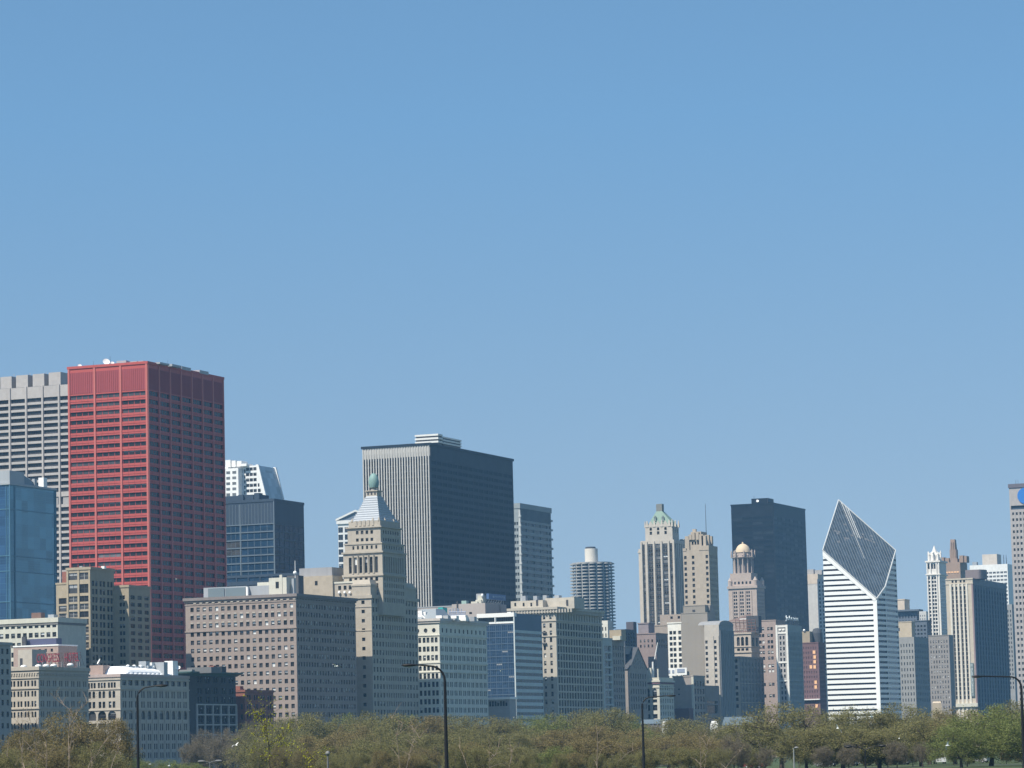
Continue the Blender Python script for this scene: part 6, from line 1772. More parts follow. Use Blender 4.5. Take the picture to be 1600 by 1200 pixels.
for i in range(len(ptsv)):
    A, Bq = ptsv[i], ptsv[(i + 1) % len(ptsv)]; b.face([(A[0], A[1], H - .2), (Bq[0], Bq[1], H - .2), (Bq[0], Bq[1], z_), (A[0], A[1], z_)])
b.face([(p_[0], p_[1], z_) for p_ in ptsv]); B.add('rounded_penthouse', b, [M('mauve_brown_plant', (.20, .165, .165))])
xs_ = colx(1516.0, y0 - .5, zc(1036)); xs2 = colx(1521.2, y0 - .5, zc(1036))
zt_, zb_ = zc(1035.5), zc(1088)
SG = thing('vertical_sign', 'tall narrow vertical sign with white letters on the buff piered slab', 'sign', ((xs_ + xs2) / 2, y0 - .6, zb_))
off = (colx(1519, y0, zc(1060)) - colx(1518.6, y0, zc(1036)))
xc_ = x1 - 2.9
b = MB(); b.box(xc_ - 1.15, xc_ + 1.15, y0 - .9, y0 - .1, zb_, zt_); b.build('sign_box', [M('sign_grey_green', (.17, .21, .21), rough=.5)], SG)
LW = M('sign_white', (.62, .68, .70), rough=.5)
hh = (zt_ - zb_)
for i, ch in enumerate('OLD'): text(ch, 2.1, (xc_, y0 - .95, zt_ - hh * (.19 + .07 * i)), (R(90), 0, 0), LW, SG, ext=.06)
for i, ch in enumerate('REPUBLIC'): text(ch, 1.95, (xc_, y0 - .95, zt_ - hh * (.415 + .066 * i)), (R(90), 0, 0), LW, SG, ext=.06)
b = MB(); b.box(xc_ - .8, xc_ + .8, y0 - .98, y0 - .92, zt_ - hh * .11, zt_ - hh * .03); b.box(xc_ - .8, xc_ + .8, y0 - .98, y0 - .92, zb_ + hh * .03, zb_ + hh * .055); b.build('sign_emblem', [M('sign_mid_grey', (.28, .33, .33))], SG)
# far white block and the dark sliver
ST['farw'] = [(1, 2, 1, 0, .06, FR_L, G_MID, BLIND), (1, 2, 1, 0, .06, FR_L, G_PALE, BLIND)]
B = quick('apartment_tower', 'far white block with banded windows behind the piered buff slab', 'tower', 1574, 881, 1515, 1584, [stone('far_white_block', (.72, .72, .70))], Y=2950, S=(10, .8), rows=RW(894, 5.9, 16, 3.2), style='farw', depth=30, fin=False)
B.finish(); rb(B, 'penthouse', 1534.5, 1557.5, 865.5, B.y0 + 6, 16, stone('far_tan_block', (.56, .50, .43)))
mast(B, 1568, 867, B.y0 + 10, B.H, .4); mast(B, 1572, 867, B.y0 + 10, B.H, .4); rb(B, 'roof_unit', 1519, 1526, 878, B.y0 + 4, 5, METAL)
quick('dark_block', 'dark sliver of a building between the buff slab and the tall grey edge tower', 'building', 1581, 944, 1560, 1590, stone('dim_grey_stone', (.27, .27, .265)), Y=2560, S=(5, .4), rows=RW(955, 7, 18, 4))
# tall grey tower at the right edge
PR = stone('grey_mauve_limestone', (.36, .335, .325), streak=.03)
Y = 2085; p = at_y(1576.3, 757, Y); x0, y0, H = p.x, Y, p.z
x1 = x0 + 62
t = (x0, x1, y0, y0 + 40)
B = Bld('skyscraper', 'tall grey tower with small windows and a round blue emblem at the right edge', 'skyscraper', x0, x1, y0, y0 + 40, H, [PR])
zl = lambda q: rowz(q, x0, y0)
u = lambda px: colx(px, y0, zl(803)) - x0
cs = []; k = 0
while 4.0 + k * 2.32 < B.W - 2: c = u(1583) + k * (u(1588.7) - u(1583)); cs.append((c - .62, c + .62)); k += 1
cs = [c for c in cs if c[1] < B.W - .5]
rr = [(zl(803 + 9.35 * k + 2.1), zl(803 + 9.35 * k - 2.1)) for k in range(38)]; rr = [r for r in rr if r[0] > 4]
B.facade(t, 'S', 0, zl(798), cs, rr, style='dark', depth=.4)
B.facade(t, 'S', zl(798), zl(788), [(u(1580), B.W - 1)], [(zl(796.5), zl(790.5), None, '')], depth=1.0)
B.facade(t, 'S', zl(788), H)
for s_ in 'ENW': B.facade(t, s_, 0, H)
B.roof.box(x0 + .1, x1 - .1, y0 + .1, y0 + 39.9, H - .6, H - .02)
piers(B, t, 'S', [(a[0] + a[1]) / 2 + (cs[1][0] - cs[0][0]) / 2 for a in cs[:-1]], .5, .15, 3, zl(799))
B.finish()
b = MB(); b.box(x0 + u(1580), x1 - 1, y0 + .9, y0 + 1.2, zl(797), zl(790)); B.add('louvre_panel', b, [SLATE])
b = MB(); b.box(x0 - .5, x1 + .5, y0 - .5, y0 + 40.5, zl(762.5), H + .2); B.add('roof_rim', b, [M('dark_roof_rim', (.13, .12, .14))])
c = at_y(1602, 774.5, y0 - .4); r_ = 12.5 / F * 2140
b = MB(); n = 32; ring = [(c.x + r_ * math.cos(2 * math.pi * k / n), c.z + r_ * math.sin(2 * math.pi * k / n)) for k in range(n)]
b.face([(x, y0 - .5, z) for x, z in ring])
for i in range(n): A, Bq = ring[i], ring[(i + 1) % n]; b.face([(A[0], y0 - .5, A[1]), (A[0], y0, A[1]), (Bq[0], y0, Bq[1]), (Bq[0], y0 - .5, Bq[1])])
B.add('emblem_disc', b, [M('emblem_blue', (.035, .17, .50), rough=.5)])
mast(B, 1587, 750, y0 + 8, H, .15); mast(B, 1590.5, 750, y0 + 8, H, .12)
# ================================================================== ground
GRASS = M('lawn', (0.055, 0.075, 0.028), rough=.95, var=.3, scale=.02, fine=.2)
ASPH = M('asphalt', (0.05, 0.05, 0.052), rough=.9, var=.2, scale=.05)
PAVE = M('concrete_paving', (.30, .29, .27), rough=.9, var=.15)
def sheet(name, x0, x1, y0, y1, z, mat):
    b = MB(); n = 1; b.face([(x0, y0, z), (x1, y0, z), (x1, y1, z), (x0, y1, z)]); o = b.build(name, [mat]); o['kind'] = 'structure'; return o
sheet('ground', -5200, 4200, -400, 6200, 0.0, GRASS)
sheet('avenue', -576, -545, 300, 3300, 0.008, ASPH)
b = MB(); b.box(-580, -576, 300, 3300, 0, .13); b.box(-545, -540, 300, 3300, 0, .13); o = b.build('pavement', [PAVE]); o['kind'] = 'structure'
p = at_d(1500, 1190, 560)
sheet('park_road', -500, 300, 545, 560, 0.008, ASPH)

# ================================================================== trees
BARK = M('grey_brown_bark', (0.085, 0.072, 0.06), rough=.95, var=.3, scale=1.0); BARKD = M('dark_bark', (0.04, 0.036, 0.033), rough=.95, var=.3, scale=1.0)
PALEBARK = M('pale_bark', (0.25, 0.20, 0.165), rough=.9, var=.3, scale=3.0)
def leafmat(name, c, c2):
    m = bpy.data.materials.new(name); m.use_nodes = True; nt = m.node_tree; b = nt.nodes['Principled BSDF']; L = nt.links
    b.inputs['Roughness'].default_value = .8; b.inputs['Specular IOR Level'].default_value = .1
    at = nt.nodes.new('ShaderNodeNewGeometry'); rp = nt.nodes.new('ShaderNodeValToRGB')
    rp.color_ramp.elements[0].color = (*c, 1); rp.color_ramp.elements[1].color = (*c2, 1)
    n = nt.nodes.new('ShaderNodeTexNoise'); n.inputs['Scale'].default_value = .3; n.inputs['Detail'].default_value = 3
    L.new(at.outputs['Position'], n.inputs['Vector'])
    mx = nt.nodes.new('ShaderNodeMath'); mx.operation = 'MULTIPLY_ADD'; mx.inputs[1].default_value = .4
    mx2 = nt.nodes.new('ShaderNodeMath'); mx2.operation = 'MULTIPLY'; mx2.inputs[1].default_value = .6
    L.new(n.outputs['Fac'], mx2.inputs[0]); L.new(at.outputs['Random Per Island'], mx.inputs[0]); L.new(mx2.outputs[0], mx.inputs[2])
    L.new(mx.outputs[0], rp.inputs['Fac']); L.new(rp.outputs[0], b.inputs['Base Color'])
    tr = nt.nodes.new('ShaderNodeBsdfTranslucent'); L.new(rp.outputs[0], tr.inputs['Color'])
    ms = nt.nodes.new('ShaderNodeMixShader'); ms.inputs[0].default_value = .38
    L.new(b.outputs[0], ms.inputs[1]); L.new(tr.outputs[0], ms.inputs[2]); L.new(ms.outputs[0], nt.nodes['Material Output'].inputs['Surface'])
    return m
LEAF = {
 'olive': leafmat('olive_bud_leaves', (.185, .172, .074), (.265, .247, .105)),
 'brown': leafmat('brown_bud_leaves', (.195, .158, .073), (.28, .228, .103)),
 'green': leafmat('fresh_green_leaves', (.155, .178, .060), (.24, .27, .09)),
 'grey': leafmat('grey_twig_haze', (.165, .14, .10), (.245, .21, .15)),
 'yellow': leafmat('yellow_green_buds', (.26, .26, .03), (.46, .45, .07)),
}
def grow(seed, h, spread, leaves, leafsize, low=.12, nc=120):
    """trunk with limbs reaching lumpy leaf clusters that fill a broad crown"""
    rnd = random.Random(seed); wood = MB(); cl = []
    cz, rz, rx = h * (.5 + low / 2), h * (.5 - low / 2) * .92, h * .5 * spread
    lob = [(rnd.uniform(0, 6.28), rnd.uniform(-.5, 1.0), rnd.uniform(.75, 1.12)) for _ in range(9)]
    while len(cl) < nc:
        a = rnd.uniform(0, 2 * math.pi); s = rnd.uniform(-1, 1); r = rnd.uniform(.05, 1) ** .38
        lump = 1.0
        for la, ls, lr in lob:
            dd = (1 - math.cos(a - la)) * .8 + abs(s - ls)
            if dd < .45: lump = lr
        c = math.sqrt(1 - s * s)
        q = Vector((rx * r * lump * c * math.cos(a), rx * r * lump * c * math.sin(a), cz + rz * r * lump * s * (1 if s > 0 else .92)))
        if q.z < h * low * .8: continue
        cl.append(q)
    zmax = max(q.z for q in cl); sc_ = (h - h * .045) / zmax
    for q in cl: q.z *= sc_
    fork = Vector((rnd.uniform(-.2, .2), rnd.uniform(-.2, .2), h * .2))
    wood.tube([(0, 0, 0), fork * .5 + Vector((.06, .05, 0)), fork], [h * .026, h * .022, h * .019], 8)
    mains = []
    for i in range(6):
        a = i * 1.047 + rnd.uniform(-.3, .3); el = rnd.uniform(.6, 1.25)
        d = Vector((math.cos(a) * math.cos(el) * spread, math.sin(a) * math.cos(el) * spread, math.sin(el))); L = h * rnd.uniform(.34, .5)
        P = [fork, fork + d * L * .4 + Vector((0, 0, -.02 * h)), fork + d * L * .75, fork + d * L]
        wood.tube(P, [h * .013, h * .010, h * .007, h * .004], 6, cap=False); mains += P[1:]
    for q in cl:
        m = min(mains, key=lambda p: (p - q).length + max(0, p.z - q.z) * .8)
        mid_ = m.lerp(q, .55) + Vector((rnd.uniform(-.3, .3), rnd.uniform(-.3, .3), rnd.uniform(-.1, .35)))
        wood.tube([m, mid_, q], [h * .0042, h * .0028, h * .0014], 4, cap=False)
        for k in range(9):
            d = Vector((rnd.gauss(0, 1), rnd.gauss(0, 1), rnd.gauss(.25, .8))).normalized() * h * rnd.uniform(.05, .11)
            wood.tube([q - d * .15, q + d * .5 + Vector((0, 0, .05)), q + d], [h * .0014, h * .001, h * .0006], 3, cap=False)
    cr = MB()
    for i in range(leaves):
        q = rnd.choice(cl); sd = h * .050
        c = q + Vector((rnd.gauss(0, sd), rnd.gauss(0, sd), rnd.gauss(0, sd * .85)))
        if c.z > h * 1.02 or c.z < .3: continue
        sz = leafsize * rnd.uniform(.55, 1.4)
        a = Vector((rnd.gauss(0, 1), rnd.gauss(0, 1), rnd.gauss(0, 1))).normalized(); b_ = a.orthogonal().normalized(); c2 = a.cross(b_)
        cr.face([c + b_ * sz, c + c2 * sz * .8, c - b_ * sz * .7 - c2 * sz * .3, c - c2 * sz * .8][:3 if rnd.random() < .3 else 4])
    return wood.mesh('trunk', [BARK]), cr, rx * 1.05
VAR = {}
PROTO = []
for i, (sd, spr, lo, nl) in enumerate(((11, 1.0, .03, 24000), (23, 1.1, .13, 12500), (37, .95, .02, 24000), (41, 1.15, .04, 25000), (59, 1.05, .02, 25000), (67, .9, .03, 23000))):
    wood, crown, w = grow(sd, 12.0, spr, nl, .108, lo)
    PROTO.append((wood, crown, w))
def crown_mesh(i, kind):
    if (i, kind) not in VAR: VAR[(i, kind)] = PROTO[i][1].mesh('crown', [LEAF[kind]])
    return VAR[(i, kind)]
thin = {}
def tree(px, py, D, wpx, kind, label, group=None, variant=None, sparse=False):
    """tree whose crown top shows at photo (px, py) at view depth D, crown about wpx wide"""
    p = at_d(px, py, D); h = p.z
    i = random.randrange(len(PROTO)) if variant is None else variant
    root = thing('park_tree', label, 'tree', (p.x, p.y, 0), group)
    sz = h / 12.0; sw = (wpx / F * D) / (2 * PROTO[i][2])
    root.scale = (sw, sw, sz); root.rotation_euler = (0, 0, random.uniform(0, 6.28))
    for nm, me in (('trunk', PROTO[i][0]), ('crown', crown_mesh(i, kind))):
        o = bpy.data.objects.new(nm, me); C.objects.link(o); o.parent = root
    return root
random.seed(21)
GB = 'far row of budding park trees'
def row(specs, D, kinds, label, group, w, jit=3):
    for px, py in specs:
        tree(px, py + random.uniform(-jit, jit), D * random.uniform(.96, 1.04), w * random.uniform(.85, 1.2), random.choice(kinds), label, group)
# far rows, hiding the street (tops follow the photo's tree line)
def contour(pts, x):
    for (xa, ya), (xb, yb) in zip(pts, pts[1:]):
        if xa <= x <= xb: return ya + (yb - ya) * (x - xa) / (xb - xa)
    return pts[-1][1]
CT = [(400, 1132), (440, 1117), (500, 1116), (580, 1111), (640, 1116), (720, 1117), (800, 1119), (850, 1114), (930, 1107), (985, 1116), (1040, 1126), (1080, 1119), (1120, 1127), (1150, 1140)]
xs = 408; k = 0
segs = [(408, 560, 'olive budding tree in the far park row below the brown office block', 'trees below the brown office block'),
        (560, 760, 'olive budding tree in the far park row below the white porthole block and pyramid tower', 'trees below the white porthole block'),
        (760, 1000, 'olive budding tree in the far park row below the navy glass and deep cornice blocks', 'trees below the navy glass block'),
        (1000, 1150, 'budding tree in the far park row below the slim ornate cream front', 'trees below the ornate cream front')]
while xs < 1150:
    lab = [s for s in segs if s[0] <= xs < s[1]][0]
    tree(xs, contour(CT, xs) + random.uniform(-3, 4), random.uniform(800, 880), random.uniform(84, 116), random.choice(('olive', 'olive', 'olive', 'olive', 'brown', 'green')), lab[2], lab[3])
    xs += random.uniform(26, 36)
xs = 395
while xs < 1150:
    kinds = ('olive', 'olive', 'olive', 'olive', 'brown') if xs < 900 else ('brown', 'brown', 'olive')
    nm = 'trees in the middle row left of the centre lamp' if xs < 697 else 'trees in the middle row between the two centre lamps' if xs < 1004 else 'trees in the middle row right of the short lamp'
    lab = 'budding park tree in the middle row left of the tall black lamp' if xs < 697 else 'budding park tree in the middle row between the tall and the short black lamps' if xs < 1004 else 'budding park tree in the middle row right of the short black lamp'
    tree(xs, contour(CT, xs) + random.uniform(16, 30), random.uniform(640, 720), random.uniform(95, 125), random.choice(kinds), lab, nm)
    xs += random.uniform(34, 46)
# nearer low budding trees closing the bottom edge
for px, py, w, kd, lab in ((455, 1172, 90, 'olive', 'low olive budding tree right of the yellow green sapling'), (520, 1166, 90, 'olive', 'low olive tree below the pyramid tower near the bottom edge'), (600, 1160, 100, 'olive', 'low rounded olive tree left of the pale twin twigs'),
                       (660, 1166, 80, 'brown', 'low brownish tree just left of the tall black lamp foot'), (735, 1158, 90, 'brown', 'low reddish brown tree right of the tall black lamp foot'), (800, 1164, 90, 'olive', 'low olive tree below the navy glass block near the bottom edge'),
                       (870, 1166, 90, 'green', 'low fresh green tree beside the thin pale pole'), (930, 1152, 100, 'brown', 'low brown budding tree behind the thin pale pole'), (985, 1150, 90, 'brown', 'low brown budding tree behind the short black lamp pole'), (1050, 1146, 110, 'brown', 'wide low brown tree right of the short black lamp'), (1110, 1150, 90, 'brown', 'low brown tree left of the spreading bare tree')):
    tree(px, py, random.uniform(470, 560), w, kd, lab)
# left mass in front of the hotel
for px, py, D, w, kd, lab in ((-12, 1150, 430, 110, 'brown', 'brown budding tree cut by the left edge'), (45, 1139, 440, 110, 'brown', 'brown budding tree behind the left part of the pale barked sapling'), (110, 1111, 450, 130, 'brown', 'tallest brown budding tree below the red rooftop letters'), (172, 1124, 455, 110, 'brown', 'brown budding tree left of the leftmost black lamp'),
                              (70, 1160, 380, 120, 'brown', 'low brown bushy tree behind the pale barked sapling'), (150, 1160, 380, 110, 'olive', 'low olive brown tree at the foot of the leftmost black lamp'), (15, 1170, 360, 110, 'olive', 'low olive bushy tree in the bottom left corner')):
    tree(px, py, D, w, kd, lab)
for px, py, D, w, lab in ((318, 1140, 930, 60, 'bare grey tree in front of the dark green corniced block'), (350, 1138, 920, 60, 'bare grey purple tree in front of the low red brick block'), (300, 1158, 900, 45, 'small bare grey tree right of the arcaded annexe'), (378, 1142, 900, 60, 'bare grey tree left of the yellow green sapling')):
    tree(px, py, D, w, 'grey', lab)
for px, py, D, w, lab in ((215, 1183, 700, 60, 'low green bush below the arcaded annexe, left one'), (262, 1187, 700, 70, 'low green bush below the arcaded annexe, right one'), (300, 1192, 600, 70, 'low green bush beside the grey twin armed park lamp')):
    tree(px, py, D, w, 'green', lab)
# right group
for px, py, D, w, kd, lab, v in ((1218, 1098, 560, 172, 'olive', 'spreading olive tree with dark visible limbs below the white piered front', 1), (1180, 1128, 600, 102, 'olive', 'small olive tree left of the spreading dark limbed tree', None),
        (1288, 1106, 620, 115, 'olive', 'olive tree below the striped white tower, left one', None), (1330, 1103, 640, 115, 'olive', 'olive tree below the striped white tower, middle one', None), (1368, 1117, 650, 89, 'olive', 'lower olive tree below the striped white tower, right one', None),
        (1403, 1099, 640, 128, 'olive', 'dense olive tree right of the striped white tower foot', None), (1450, 1108, 620, 121, 'olive', 'olive tree below the grey brown apartment block', None), (1437, 1125, 560, 128, 'olive', 'lower olive tree in front of the grey brown apartment block', None),
        (1490, 1106, 600, 115, 'brown', 'brownish tree below the piered buff slab', None), (1545, 1101, 520, 166, 'green', 'big fresh green tree left of the right edge lamp', 0), (1590, 1095, 640, 128, 'olive', 'olive tree behind the right edge lamp', None), (1600, 1118, 500, 140, 'green', 'fresh green tree cut by the right edge', None),
        (1315, 1134, 540, 140, 'olive', 'lower olive tree in front of the striped white tower, left one', None), (1372, 1138, 540, 140, 'olive', 'lower olive tree in front of the striped white tower, right one', None), (1258, 1132, 540, 115, 'olive', 'olive tree just right of the spreading dark limbed tree', None), (1500, 1136, 500, 128, 'green', 'low fresh green tree left of the big green tree', None)):
    tree(px, py, D, w, kd, lab, variant=v)
for px, py, w, lab in ((1195, 1168, 34, 'low bare grey shrub at the foot of the spreading tree'), (1325, 1160, 40, 'low bare grey shrub beside the dark twin arm lamp'), (1400, 1156, 42, 'low bare grey shrub left of the white van'), (1440, 1158, 38, 'low bare grey shrub behind the white van'), (1510, 1162, 40, 'low bare grey shrub right of the white van'), (1145, 1146, 56, 'purple grey bare tree below the pale blue pavilion'), (1285, 1166, 36, 'low bare grey shrub near the pale slim lamp')):
    tree(px, py, 520, w, 'grey', lab)

random.seed(77)
for i in range(17):
    px = 1145 + i * 28 + random.uniform(-12, 12)
    lab = 'bare grey brown shrub in the low thicket below the right hand park trees'
    tree(px, random.uniform(1155, 1177) - .02 * (px - 1150), random.uniform(535, 600), random.uniform(20, 34), random.choice(('grey', 'brown', 'olive')), lab, 'low shrubs below the right hand trees')
for i in range(20):
    px = 395 + i * 39 + random.uniform(-12, 12)
    tree(px, random.uniform(1160, 1180), random.uniform(420, 470), random.uniform(40, 62), random.choice(('olive', 'brown', 'olive')), 'low budding shrub in the thicket along the bottom edge between the lamps', 'low shrubs along the bottom edge')
# ================================================================== near saplings (drawn limb by limb)
def sapling(label, D, limbs, r, mat, leaf=None, nleaf=0, lsize=.03):
    base = at_d(limbs[0][0][0], limbs[0][0][1], D)
    root = thing('sapling', label, 'sapling', (base.x, base.y, 0))
    rnd = random.Random(len(label)); b = MB(); tips = []
    for li, pts in enumerate(limbs):
        dz0 = rnd.uniform(-.5, .5); n = len(pts); P = []
        for i, (px, py) in enumerate(pts):
            f = i / max(n - 1, 1); P.append(at_d(px, py, D + (dz0 * f if li else 0)))
        if li == 0: P = [Vector((P[0].x, P[0].y, 0))] + P
        m = len(P); r0 = r * (1 if li == 0 else .62)
        b.tube(P, [r0 * (1 - .75 * i / (m - 1)) for i in range(m)], 6)
        for i in range(m - 1):
            for s_ in range(3):
                f = rnd.random(); q = P[i].lerp(P[i + 1], f)
                if q.z < 1.2: continue
                d = Vector((rnd.uniform(-1, 1), rnd.uniform(-1, 1), rnd.uniform(.3, 1.3))).normalized() * rnd.uniform(.1, .38)
                b.tube([q, q + d * .5 + Vector((0, 0, .02)), q + d], [.004, .003, .0015], 4); tips.append(q + d); tips.append(q + d * .6); tips.append(q)
    b.build('trunk', [mat], root)
    if leaf:
        cr = MB()
        for i in range(nleaf):
            c = rnd.choice(tips) + Vector((rnd.gauss(0, .035), rnd.gauss(0, .035), rnd.gauss(0, .035))); sz = lsize * rnd.uniform(.5, 1.4)
            a = Vector((rnd.gauss(0, 1), rnd.gauss(0, 1), rnd.gauss(0, 1))).normalized(); b_ = a.orthogonal().normalized(); c2 = a.cross(b_)
            cr.face([c + b_ * sz, c + c2 * sz * .6, c - b_ * sz, c - c2 * sz * .6])
        cr.build('crown', [leaf], root)
    return root
sapling('pale barked bare sapling with upright forked limbs near the left corner', 62,
    [[(107, 1205), (109, 1175), (112, 1150), (116, 1124)], [(116, 1124), (108, 1108), (95, 1098), (83, 1090)], [(116, 1124), (122, 1112), (132, 1102), (138, 1094)], [(108, 1190), (107, 1160), (109, 1125), (106, 1112)],
     [(72, 1205), (73, 1180), (72, 1158), (58, 1132), (48, 1112)], [(72, 1185), (55, 1175), (40, 1170)], [(57, 1205), (56, 1170), (52, 1140), (45, 1120), (24, 1120)], [(140, 1205), (155, 1172), (166, 1155), (182, 1140)], [(136, 1205), (143, 1185), (152, 1172)], [(172, 1205), (180, 1180), (190, 1165)], [(30, 1205), (18, 1190), (8, 1178)], [(40, 1205), (34, 1185), (36, 1160)], [(112, 1160), (122, 1148), (128, 1140)], [(53, 1150), (36, 1140), (24, 1130)]],
    .0105, PALEBARK, LEAF['brown'], 700, .011)
sapling('young sapling with bright yellow green buds left of the brown office block', 60,
    [[(422, 1205), (421, 1185), (420, 1165), (416, 1140), (402, 1120), (396, 1108)], [(420, 1165), (438, 1155), (452, 1142), (460, 1132)], [(421, 1178), (442, 1178), (462, 1170)], [(421, 1185), (402, 1176), (388, 1172)], [(418, 1150), (400, 1150), (392, 1142)], [(402, 1122), (408, 1112), (411, 1106)], [(416, 1140), (414, 1128), (408, 1120)], [(484, 1205), (483, 1190), (485, 1172)], [(484, 1198), (494, 1188), (502, 1180)]],
    .012, BARK, LEAF['yellow'], 900, .017)
sapling('pair of thin bare twigs left of the tall black lamp', 64, [[(625, 1205), (623, 1180), (619, 1145), (612, 1122)], [(634, 1205), (641, 1175), (648, 1150), (646, 1142)], [(620, 1150), (628, 1138), (630, 1130)], [(640, 1178), (652, 1160), (656, 1150)]], .0075, PALEBARK, LEAF['brown'], 160, .010)
sapling('thin bare twigs in front of the reddish trees right of the tall black lamp', 64, [[(765, 1205), (764, 1185), (766, 1165)], [(732, 1205), (724, 1180), (714, 1160)], [(795, 1205), (797, 1190), (800, 1175), (799, 1165)], [(764, 1190), (774, 1178), (780, 1165)]], .0065, PALEBARK, LEAF['brown'], 240, .011)
sapling('arching bare branch left of the short black lamp', 66, [[(960, 1206), (966, 1190), (982, 1176), (1002, 1167)]], .007, PALEBARK, LEAF['brown'], 30, .009)
sapling('leaning forked bare sapling right of the short black lamp', 66, [[(1094, 1205), (1095, 1185), (1093, 1150), (1091, 1146)], [(1100, 1205), (1104, 1178), (1110, 1164), (1124, 1136)], [(1106, 1172), (1102, 1158), (1098, 1150)], [(1130, 1205), (1145, 1185), (1160, 1170)]], .007, PALEBARK, LEAF['brown'], 120, .010)
sapling('single pale bare stem between the two centre lamps', 66, [[(933, 1206), (933, 1180), (934, 1160), (933.5, 1146)]], .011, PALEBARK)

# ================================================================== black street lamps
def lamp(label, px, py, D, armpx, wpx, armdrop=6, group=None):
    b0 = at_d(px, py, D); X, Yq, Z = b0.x, b0.y, b0.z
    root = thing('street_lamp', label, 'street lamp', (X, Yq, 0), group)
    r = wpx / 2 / F * D
    sg = 1 if armpx > px else -1
    tip = at_d(armpx, py - armdrop + (0 if True else 0), D)
    L = abs(tip.x - X)
    ax = (tip - b0); ax.z = 0; L = ax.length; ax.normalize()
    bend = min(1.1, L * .4)
    b = MB(); b.tube([(X, Yq, 0), (X, Yq, Z * .5), (X, Yq, Z - bend)], [r * 1.35, r * 1.05, r * .8], 10); b.build('pole', [BLACKM], root, True)
    b = MB(); pts = []
    for k in range(7):
        a = math.pi / 2 * k / 6; pts.append(Vector((X, Yq, Z - bend)) + ax * bend * (1 - math.cos(a)) + Vector((0, 0, bend * math.sin(a))))
    end = Vector((X, Yq, Z + .12)) + ax * (L - .7); pts.append(end)
    b.tube(pts, [r * .8 - (r * .35) * i / 7 for i in range(8)], 8); b.build('arm', [BLACKM], root, True)
    b = MB(); c = end + ax * .4 + Vector((0, 0, -.02)); hl = .62
    side = Vector((-ax.y, ax.x, 0))
    rings = [(-hl, .06), (-hl * .6, .13), (0, .2), (hl * .5, .19), (hl * .85, .12), (hl, .03)]
    n = 10
    for s_, w in rings:
        for k in range(n):
            a = 2 * math.pi * k / n; p = c + ax * s_ + side * w * 1.1 * math.cos(a) + Vector((0, 0, w * .62 * math.sin(a))); b.v.append(tuple(p))
    for i in range(len(rings) - 1):
        for k in range(n): b.f.append((i * n + k, i * n + (k + 1) % n, (i + 1) * n + (k + 1) % n, (i + 1) * n + k)); b.m.append(0)
    hd = b.build('lamp_head', [BLACKM], root, True); hd['_o'] = root['_o']
    b = MB(); b.ellipsoid((c.x, c.y, c.z - .1), (.16, .16, .08), 8, 6); b.build('lens', [M('lamp_lens', (.3, .3, .28), rough=.3)], hd, True)
    b = MB(); b.lathe(X, Yq, [(r * 2.2, 0), (r * 2.2, .5), (r * 1.6, .7), (r * 1.4, 1.2)], 12); b.build('base', [BLACKM], root, True)
    return root
lamp('leftmost black street lamp with its arm to the right before the arcaded annexe', 214.5, 1074, 291, 257, 4.0, 2)
lamp('tallest black street lamp with its arm to the left before the white porthole block', 694.5, 1040, 248, 634, 5.2, -5)
lamp('short black street lamp with its arm to the right before the cream front', 1003, 1089.5, 404, 1052, 3.6, 2)
lamp('black street lamp at the right edge with its arm to the left', 1595, 1057, 337, 1523, 4.6, -5)

# ================================================================== small park lamps
WL = M('white_lamp_globe', (.8, .8, .78), rough=.4)
def twin(label, px, py, D, dpx, mat, head, up=0):
    p = at_d(px, py, D); w = dpx / F * D
    root = thing('park_lamp', label, 'park lamp', (p.x, p.y, 0))
    b = MB(); b.tube([(p.x, p.y, 0), (p.x, p.y, p.z - w * .25)], [.12, .07], 8); b.build('pole', [mat], root)
    for s_ in (-1, 1):
        e = p + _r0 * w * s_; b = MB(); b.tube([(p.x, p.y, p.z - w * .25), tuple(p + _r0 * w * .5 * s_ + Vector((0, 0, -w * .05))), tuple(e)], [.07, .06, .05], 6); b.build('arm', [mat], root)
        b = MB(); b.ellipsoid(tuple(e + _r0 * .35 * s_), (.55, .3, .18), 10, 6); b.build('lamp_head', [head], root, True)
twin('twin armed grey park lamp left of the yellow green sapling', 328, 1189.5, 420, 9, M('grey_lamp_metal', (.13, .13, .135)), M('grey_lamp_metal', (.13, .13, .135)))
twin('dark twin armed park lamp below the striped white tower', 1351.5, 1166, 420, 22, BLACKM, BLACKM)
p = at_d(1240, 1169, 420); root = thing('park_lamp', 'pale slim park lamp beside the spreading dark limbed tree', 'park lamp', (p.x, p.y, 0))
b = MB(); b.tube([(p.x, p.y, 0), (p.x, p.y, p.z)], [.12, .08], 8); b.build('pole', [M('pale_lamp_post', (.22, .235, .23))], root)
b = MB(); q = p + _r0 * .35; b.ellipsoid((q.x, q.y, q.z + .05), (.3, .25, .14), 10, 6); b.build('lamp_head', [M('grey_lamp_globe', (.2, .2, .2), rough=.5)], root, True)
p = at_d(512, 1176, 400); root = thing('park_lamp', 'short grey park lamp below the pyramid tower', 'park lamp', (p.x, p.y, 0))
b = MB(); b.tube([(p.x, p.y, 0), (p.x, p.y, p.z - .3)], [.18, .1], 8); b.build('pole', [M('grey_lamp_metal', (.13, .13, .135))], root)
b = MB(); b.lathe(p.x, p.y, [(.15, p.z - .35), (.3, p.z - .1), (.22, p.z + .12), (.05, p.z + .2)], 12); b.build('lamp_head', [M('grey_lamp_globe', (.2, .2, .2), rough=.5)], root, True)

